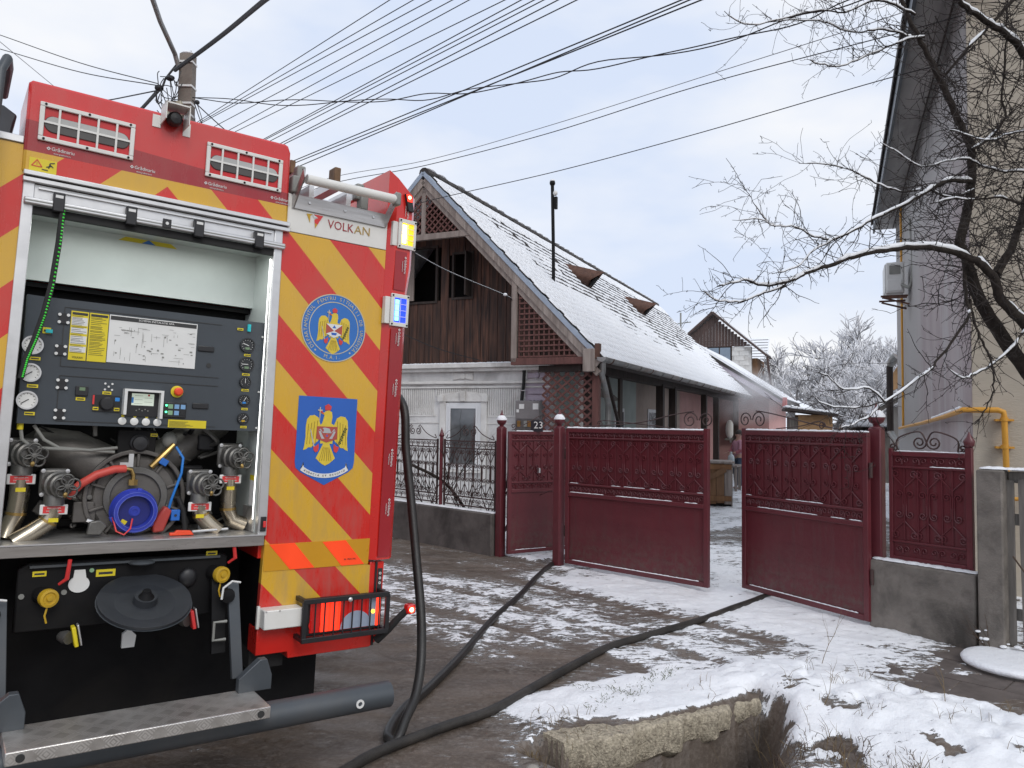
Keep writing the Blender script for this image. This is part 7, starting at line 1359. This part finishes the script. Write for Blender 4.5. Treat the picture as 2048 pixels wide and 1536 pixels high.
MB().ext([(.45, 0), (2.6, 0), (2.6, 3.5), (.9, 2.35), (.45, 2.05)], 0, .3).obj('wall', 'grey_render', s3); MB().ext([(.0, 2.0), (.02, 1.90), (2.7, 3.55), (2.7, 3.7)], -.4, 5).obj('roof', 'grey_wood', s3); MB().ext([(.0, 2.01), (2.7, 3.71), (2.7, 3.8), (.0, 2.09)], -.42, 5).obj('snow', 'snow', s3)
dm = MB().ext([(.55, 2.6), (1.35, 3.0), (1.35, 3.3), (.75, 3.32), (.55, 3.0)], 1.2, 2.2).obj('dormer', 'ochre_wall', s3); MB().obox((1.0, 1.6, 3.36), 1.1, 1.3, .07, Matrix.Rotation(R_(12), 3, 'Y')).obj('dormer_roof', 'snow', dm)
# ------------------------------------------------------------ snowy trees on the slope behind
mat('far_bark', (.21, .20, .20), .9, var=.2, scale=8); mat('frost_twig', (.80, .80, .82), .8, var=.1, scale=3)
PROTO = []
def far_tree(seed, H, wd):
    rng = random.Random(seed); tr_ = MB(); dk = MB(); wt = MB()
    def grow_(p, d, L, r, lev):
        p = Vector(p); pts = [p.copy()]; d = Vector(d).normalized()
        for i in range(3): d = (d+Vector((rng.uniform(-1, 1), rng.uniform(-1, 1), rng.uniform(-.5, .8)))*.25).normalized(); p = p+d*L/3; pts.append(p.copy())
        (tr_ if lev < 2 else dk).tube(pts, [r, r*.85, r*.7, r*.5], 6 if lev < 2 else 3, False)
        if lev >= 2: wt.tube([q+Vector((0, 0, r*.9+.010)) for q in pts], [r*.8+.011, r*.7+.011, r*.6+.010, .008], 3, False)
        if lev < 4:
            for k in range((5, 6, 6, 6)[lev]):
                q = rng.uniform(.35, 1); i = min(int(q*3), 2); b = pts[i].lerp(pts[i+1], q*3-i)
                nd = d*.55+Vector((rng.uniform(-1, 1), rng.uniform(-1, 1), rng.uniform(-.25, .9)))*(.8 if lev else .75)
                grow_(b, nd, L*rng.uniform(.5, .72), max(r*.5, .007), lev+1)
    for k in range(2 if wd > 1 else 1): grow_((rng.uniform(-.2, .2), 0, 0), (rng.uniform(-.25, .25), rng.uniform(-.2, .2), 1), H*.42, .10, 0)
    me = []
    for mb, m in ((tr_, 'far_bark'), (dk, 'far_bark'), (wt, 'frost_twig')):
        o = mb.obj('tmp', m, None, ang=80); me.append(o.data); bpy.data.objects.remove(o)
    return me
PROTO = [far_tree(s, h, w_) for s, h, w_ in ((3, 6.0, 1), (8, 5.2, 2), (15, 6.6, 2))]
FT = [(13.9, 37, .0, 0, 1.15, 'leftmost snowy tree beside the block house'), (16.2, 40, .2, 1, 1.35, 'broad snowy tree second from the left on the slope'), (15.3, 34, -.2, 2, .85, 'low snowy tree in front on the left of the slope'), (18.4, 41, .5, 2, 1.12, 'snowy tree in the middle of the slope'), (17.4, 34.5, 0, 1, .95, 'low snowy tree in the middle above the ochre shed'), (20.6, 41.5, .8, 0, 1.62, 'tallest snowy tree beside the lilac house wall'), (19.7, 37, .2, 1, 1.15, 'snowy tree directly left of the lilac house wall'), (23.0, 43, 1, 2, 1.3, 'snowy tree mostly hidden behind the lilac house'), (18.7, 35.5, 0, 0, .95, 'small snowy tree above the low shed roof'), (12.6, 41, .4, 1, 1.1, 'snowy tree half hidden behind the tiled house roof'), (16.0, 36.2, 0, 0, 1.0, 'slim snowy tree between the two low trees on the left'), (21.6, 38.5, 0, 2, 1.1, 'snowy tree low against the lilac wall edge')]
for i, (x, y, z, k, s, lb) in enumerate(FT):
    zz = gh_(x, y); t = thing('snowy_tree', lb, 'tree', T(x, y, zz) @ Matrix.Rotation(i*1.3, 4, 'Z') @ Matrix.Scale(s, 4), 'snowy trees on the slope')
    for nm, me, kd in zip(('trunk', 'crown', 'snow'), PROTO[k], (None, 'stuff', 'stuff')):
        o = bpy.data.objects.new(nm, me); COL.objects.link(o); o.parent = t
        if kd: o['kind'] = kd
# ------------------------------------------------------------ small things on the ground
mh = thing('manhole_cover', 'round manhole cover under a thick cap of snow on the pavement', 'manhole cover', T(3.43, 5.22, 0)); MB().cyl((0, 0, -.02), (0, 0, .03), .34, 32).obj('cover', 'cast_iron', mh); MB().lathe([(0, .352), (.018, .358), (.034, .345), (.042, .30), (.044, .15), (.043, .0)], (0, 0, .028), (0, 0, 1), 40).obj('snow', 'snow', mh, ang=80)
mat('dry_grass', (.16, .115, .06), .9, var=.3, scale=5); mat('brush', (.085, .055, .038), .9, var=.3, scale=6); mat('green_grass', (.075, .085, .028), .9, var=.3, scale=5)
def xy(s, t): return (UX*s+WX*t, UY*s+WY*t)
def gz(x, y): return float(np.maximum(ground_h(np.array([x]), np.array([y])), 0*x-9)[0])
def sz(x, y): return float(np.maximum(snow_h(np.array([x]), np.array([y])), ground_h(np.array([x]), np.array([y])))[0])
rng = random.Random(31)
def blades(mb, x, y, n, h, spread, r=.0022, lean=.5, zf=sz):
    z = zf(x, y)-.01
    for _ in range(n):
        a = rng.uniform(0, 6.28); bx_, by_ = x+rng.gauss(0, spread), y+rng.gauss(0, spread); hh = h*rng.uniform(.5, 1.2); lx, ly = math.cos(a)*hh*lean*rng.random(), math.sin(a)*hh*lean*rng.random()
        mb.tube([(bx_, by_, z), (bx_+lx*.4, by_+ly*.4, z+hh*.6), (bx_+lx, by_+ly, z+hh*rng.uniform(.75, 1))], [r, r*.8, r*.3], 3, False)
dry = MB(); grn = MB(); brs = MB()
for _ in range(46):
    x, y = xy(rng.uniform(-2.6, -.6), rng.uniform(3.9, 5.0)); blades(dry, x, y, rng.randint(2, 6), rng.uniform(.03, .11), .025, .0014, 1.3)
for _ in range(70):
    x, y = xy(rng.uniform(-2.2, -1.0), rng.uniform(3.3, 4.1)); blades(brs, x, y, rng.randint(4, 9), rng.uniform(.03, .09), .03, .002, 1.3)
for _ in range(30):
    x, y = xy(rng.uniform(-2.3, -1.2), rng.uniform(3.35, 4.0)); blades(dry, x, y, rng.randint(5, 12), rng.uniform(.07, .16), .04, .0018, 1.2)
for x, y in ((1.02, 5.0), (1.06, 5.06), (.98, 4.95), (.62, 4.66), (.55, 4.52), (.72, 4.55), (.86, 4.86), (.45, 4.72), (.5, 4.4), (.78, 4.72)): blades(grn, x, y, 30, .022, .04, .002, 1.6)
for _ in range(60):
    x, y = xy(rng.uniform(-4.4, -3.3), rng.uniform(3.55, 4.2)); blades(brs, x, y, 7, .012, .06, .002, 2.5)
for _ in range(120):
    x, y = rng.uniform(.30, 1.40), 0; y = 3.88+(x-.3)*.6-rng.uniform(.05, .45); blades(brs, x, y, 8, .09, .035, .0018, 1.3, gz)
for _ in range(30): x, y = rng.uniform(.1, .5), rng.uniform(3.55, 4.3); blades(dry, x, y, 5, .07, .03, .0017, 1.0)
dry.obj('dry_grass', 'dry_grass', None, kind='stuff', ang=80); grn.obj('green_grass', 'green_grass', None, kind='stuff', ang=80); brs.obj('brush', 'brush', None, kind='stuff', ang=80)
for i, (x, y, h, lb) in enumerate(((1.42, 4.30, .42, 'thin dry stalk sticking out of the snow right of the culvert slab'), (2.10, 5.25, .40, 'thin forked dry stalk standing in the snow near the pavement edge'), (1.15, 4.02, .38, 'thin leaning dry stalk beside the dark ditch'), (1.75, 4.35, .22, 'short curled dry weed in the snowy verge'), (2.4, 4.3, .24, 'small dry weed low in the snowy verge towards the right edge'))):
    t = thing('dry_stalk', lb, 'dry plant', T(x, y, sz(x, y)-.02), 'dry stalks in the snow'); mb = MB(); twiggy(mb, (0, 0, 0), (rng.uniform(-.4, .4), rng.uniform(-.3, .3), 1), h, .003, 1, rng, 0, .5, 3); mb.obj('stem', 'dry_grass', t)
# snow dusted weeds at the foot of the pier
for i, (x, y, lb) in enumerate(((3.40, 5.50, 'snow dusted weed at the foot of the concrete footing corner'), (3.62, 5.38, 'snow dusted weed with a long stem at the foot of the concrete pier'))):
    t = thing('pier_weed', lb, 'weed', T(x, y, 0), 'weeds by the concrete pier'); mb = MB(); sn = MB()
    for _ in range(7): twiggy(mb, (0, 0, 0), (rng.uniform(-1, 1), rng.uniform(-.6, .6), 1), rng.uniform(.15, .32), .004, 1, rng)
    if i == 1: mb.tube(spline([(.25, -.15, .02), (.05, -.02, .45), (-.12, .02, .72)], 5), .006, 6)
    for _ in range(22): r_ = rng.uniform(.008, .022); sn.ell((rng.uniform(-.10, .10), rng.uniform(-.06, .06), rng.uniform(.04, .18)), r_*1.3, r_, r_*.55, 7, 5)
    mb.obj('stem', 'brush', t); sn.obj('snow', 'snow', t, kind='stuff')
mat('stone', (.30, .28, .25), .9, var=.2, bmp=.5)
tag(MB().ell((0, 0, .02), .035, .028, .024, 10, 7).obj('stone', 'stone', mw=T(.12, 3.66, gz(.12, 3.66))), 'small pale stone lying in the mud left of the culvert slab', 'stone')
# ------------------------------------------------------------ smoke drifting from under the eave
def smoke():
    m = bpy.data.materials.new('smoke'); m.use_nodes = True; nt = m.node_tree; nt.nodes.clear(); out = N(nt, 'ShaderNodeOutputMaterial'); pv_ = N(nt, 'ShaderNodeVolumePrincipled'); tc = N(nt, 'ShaderNodeTexCoord')
    pv_.inputs['Color'].default_value = (.85, .85, .87, 1); ln_ = N(nt, 'ShaderNodeVectorMath', operation='LENGTH'); nt.links.new(tc.outputs['Object'], ln_.inputs[0])
    f = mth(nt, 'SUBTRACT', 1.0, ln_.outputs['Value']); f = mth(nt, 'MAXIMUM', f, 0.0); f = mth(nt, 'MULTIPLY', f, ramp(nt, noise(nt, 1.8, 4, .6, tc.outputs['Object']), .35, .7)); nt.links.new(mth(nt, 'MULTIPLY', f, .85), pv_.inputs['Density'])
    nt.links.new(pv_.outputs[0], out.inputs['Volume']); MATS['smoke'] = m
smoke()
for gx_, ay_, z_, sx_, sy_, sz_ in ((.35, 14.2, 2.55, 1.5, 4.0, 1.0),):
    o = MB().ell((0, 0, 0), 1, 1, 1, 20, 12).obj('smoke', 'smoke', None, kind='stuff', mw=frame(hw(gx_, ay_, z_), GV, AV) @ Matrix.Diagonal((sx_, sy_, sz_, 1)))
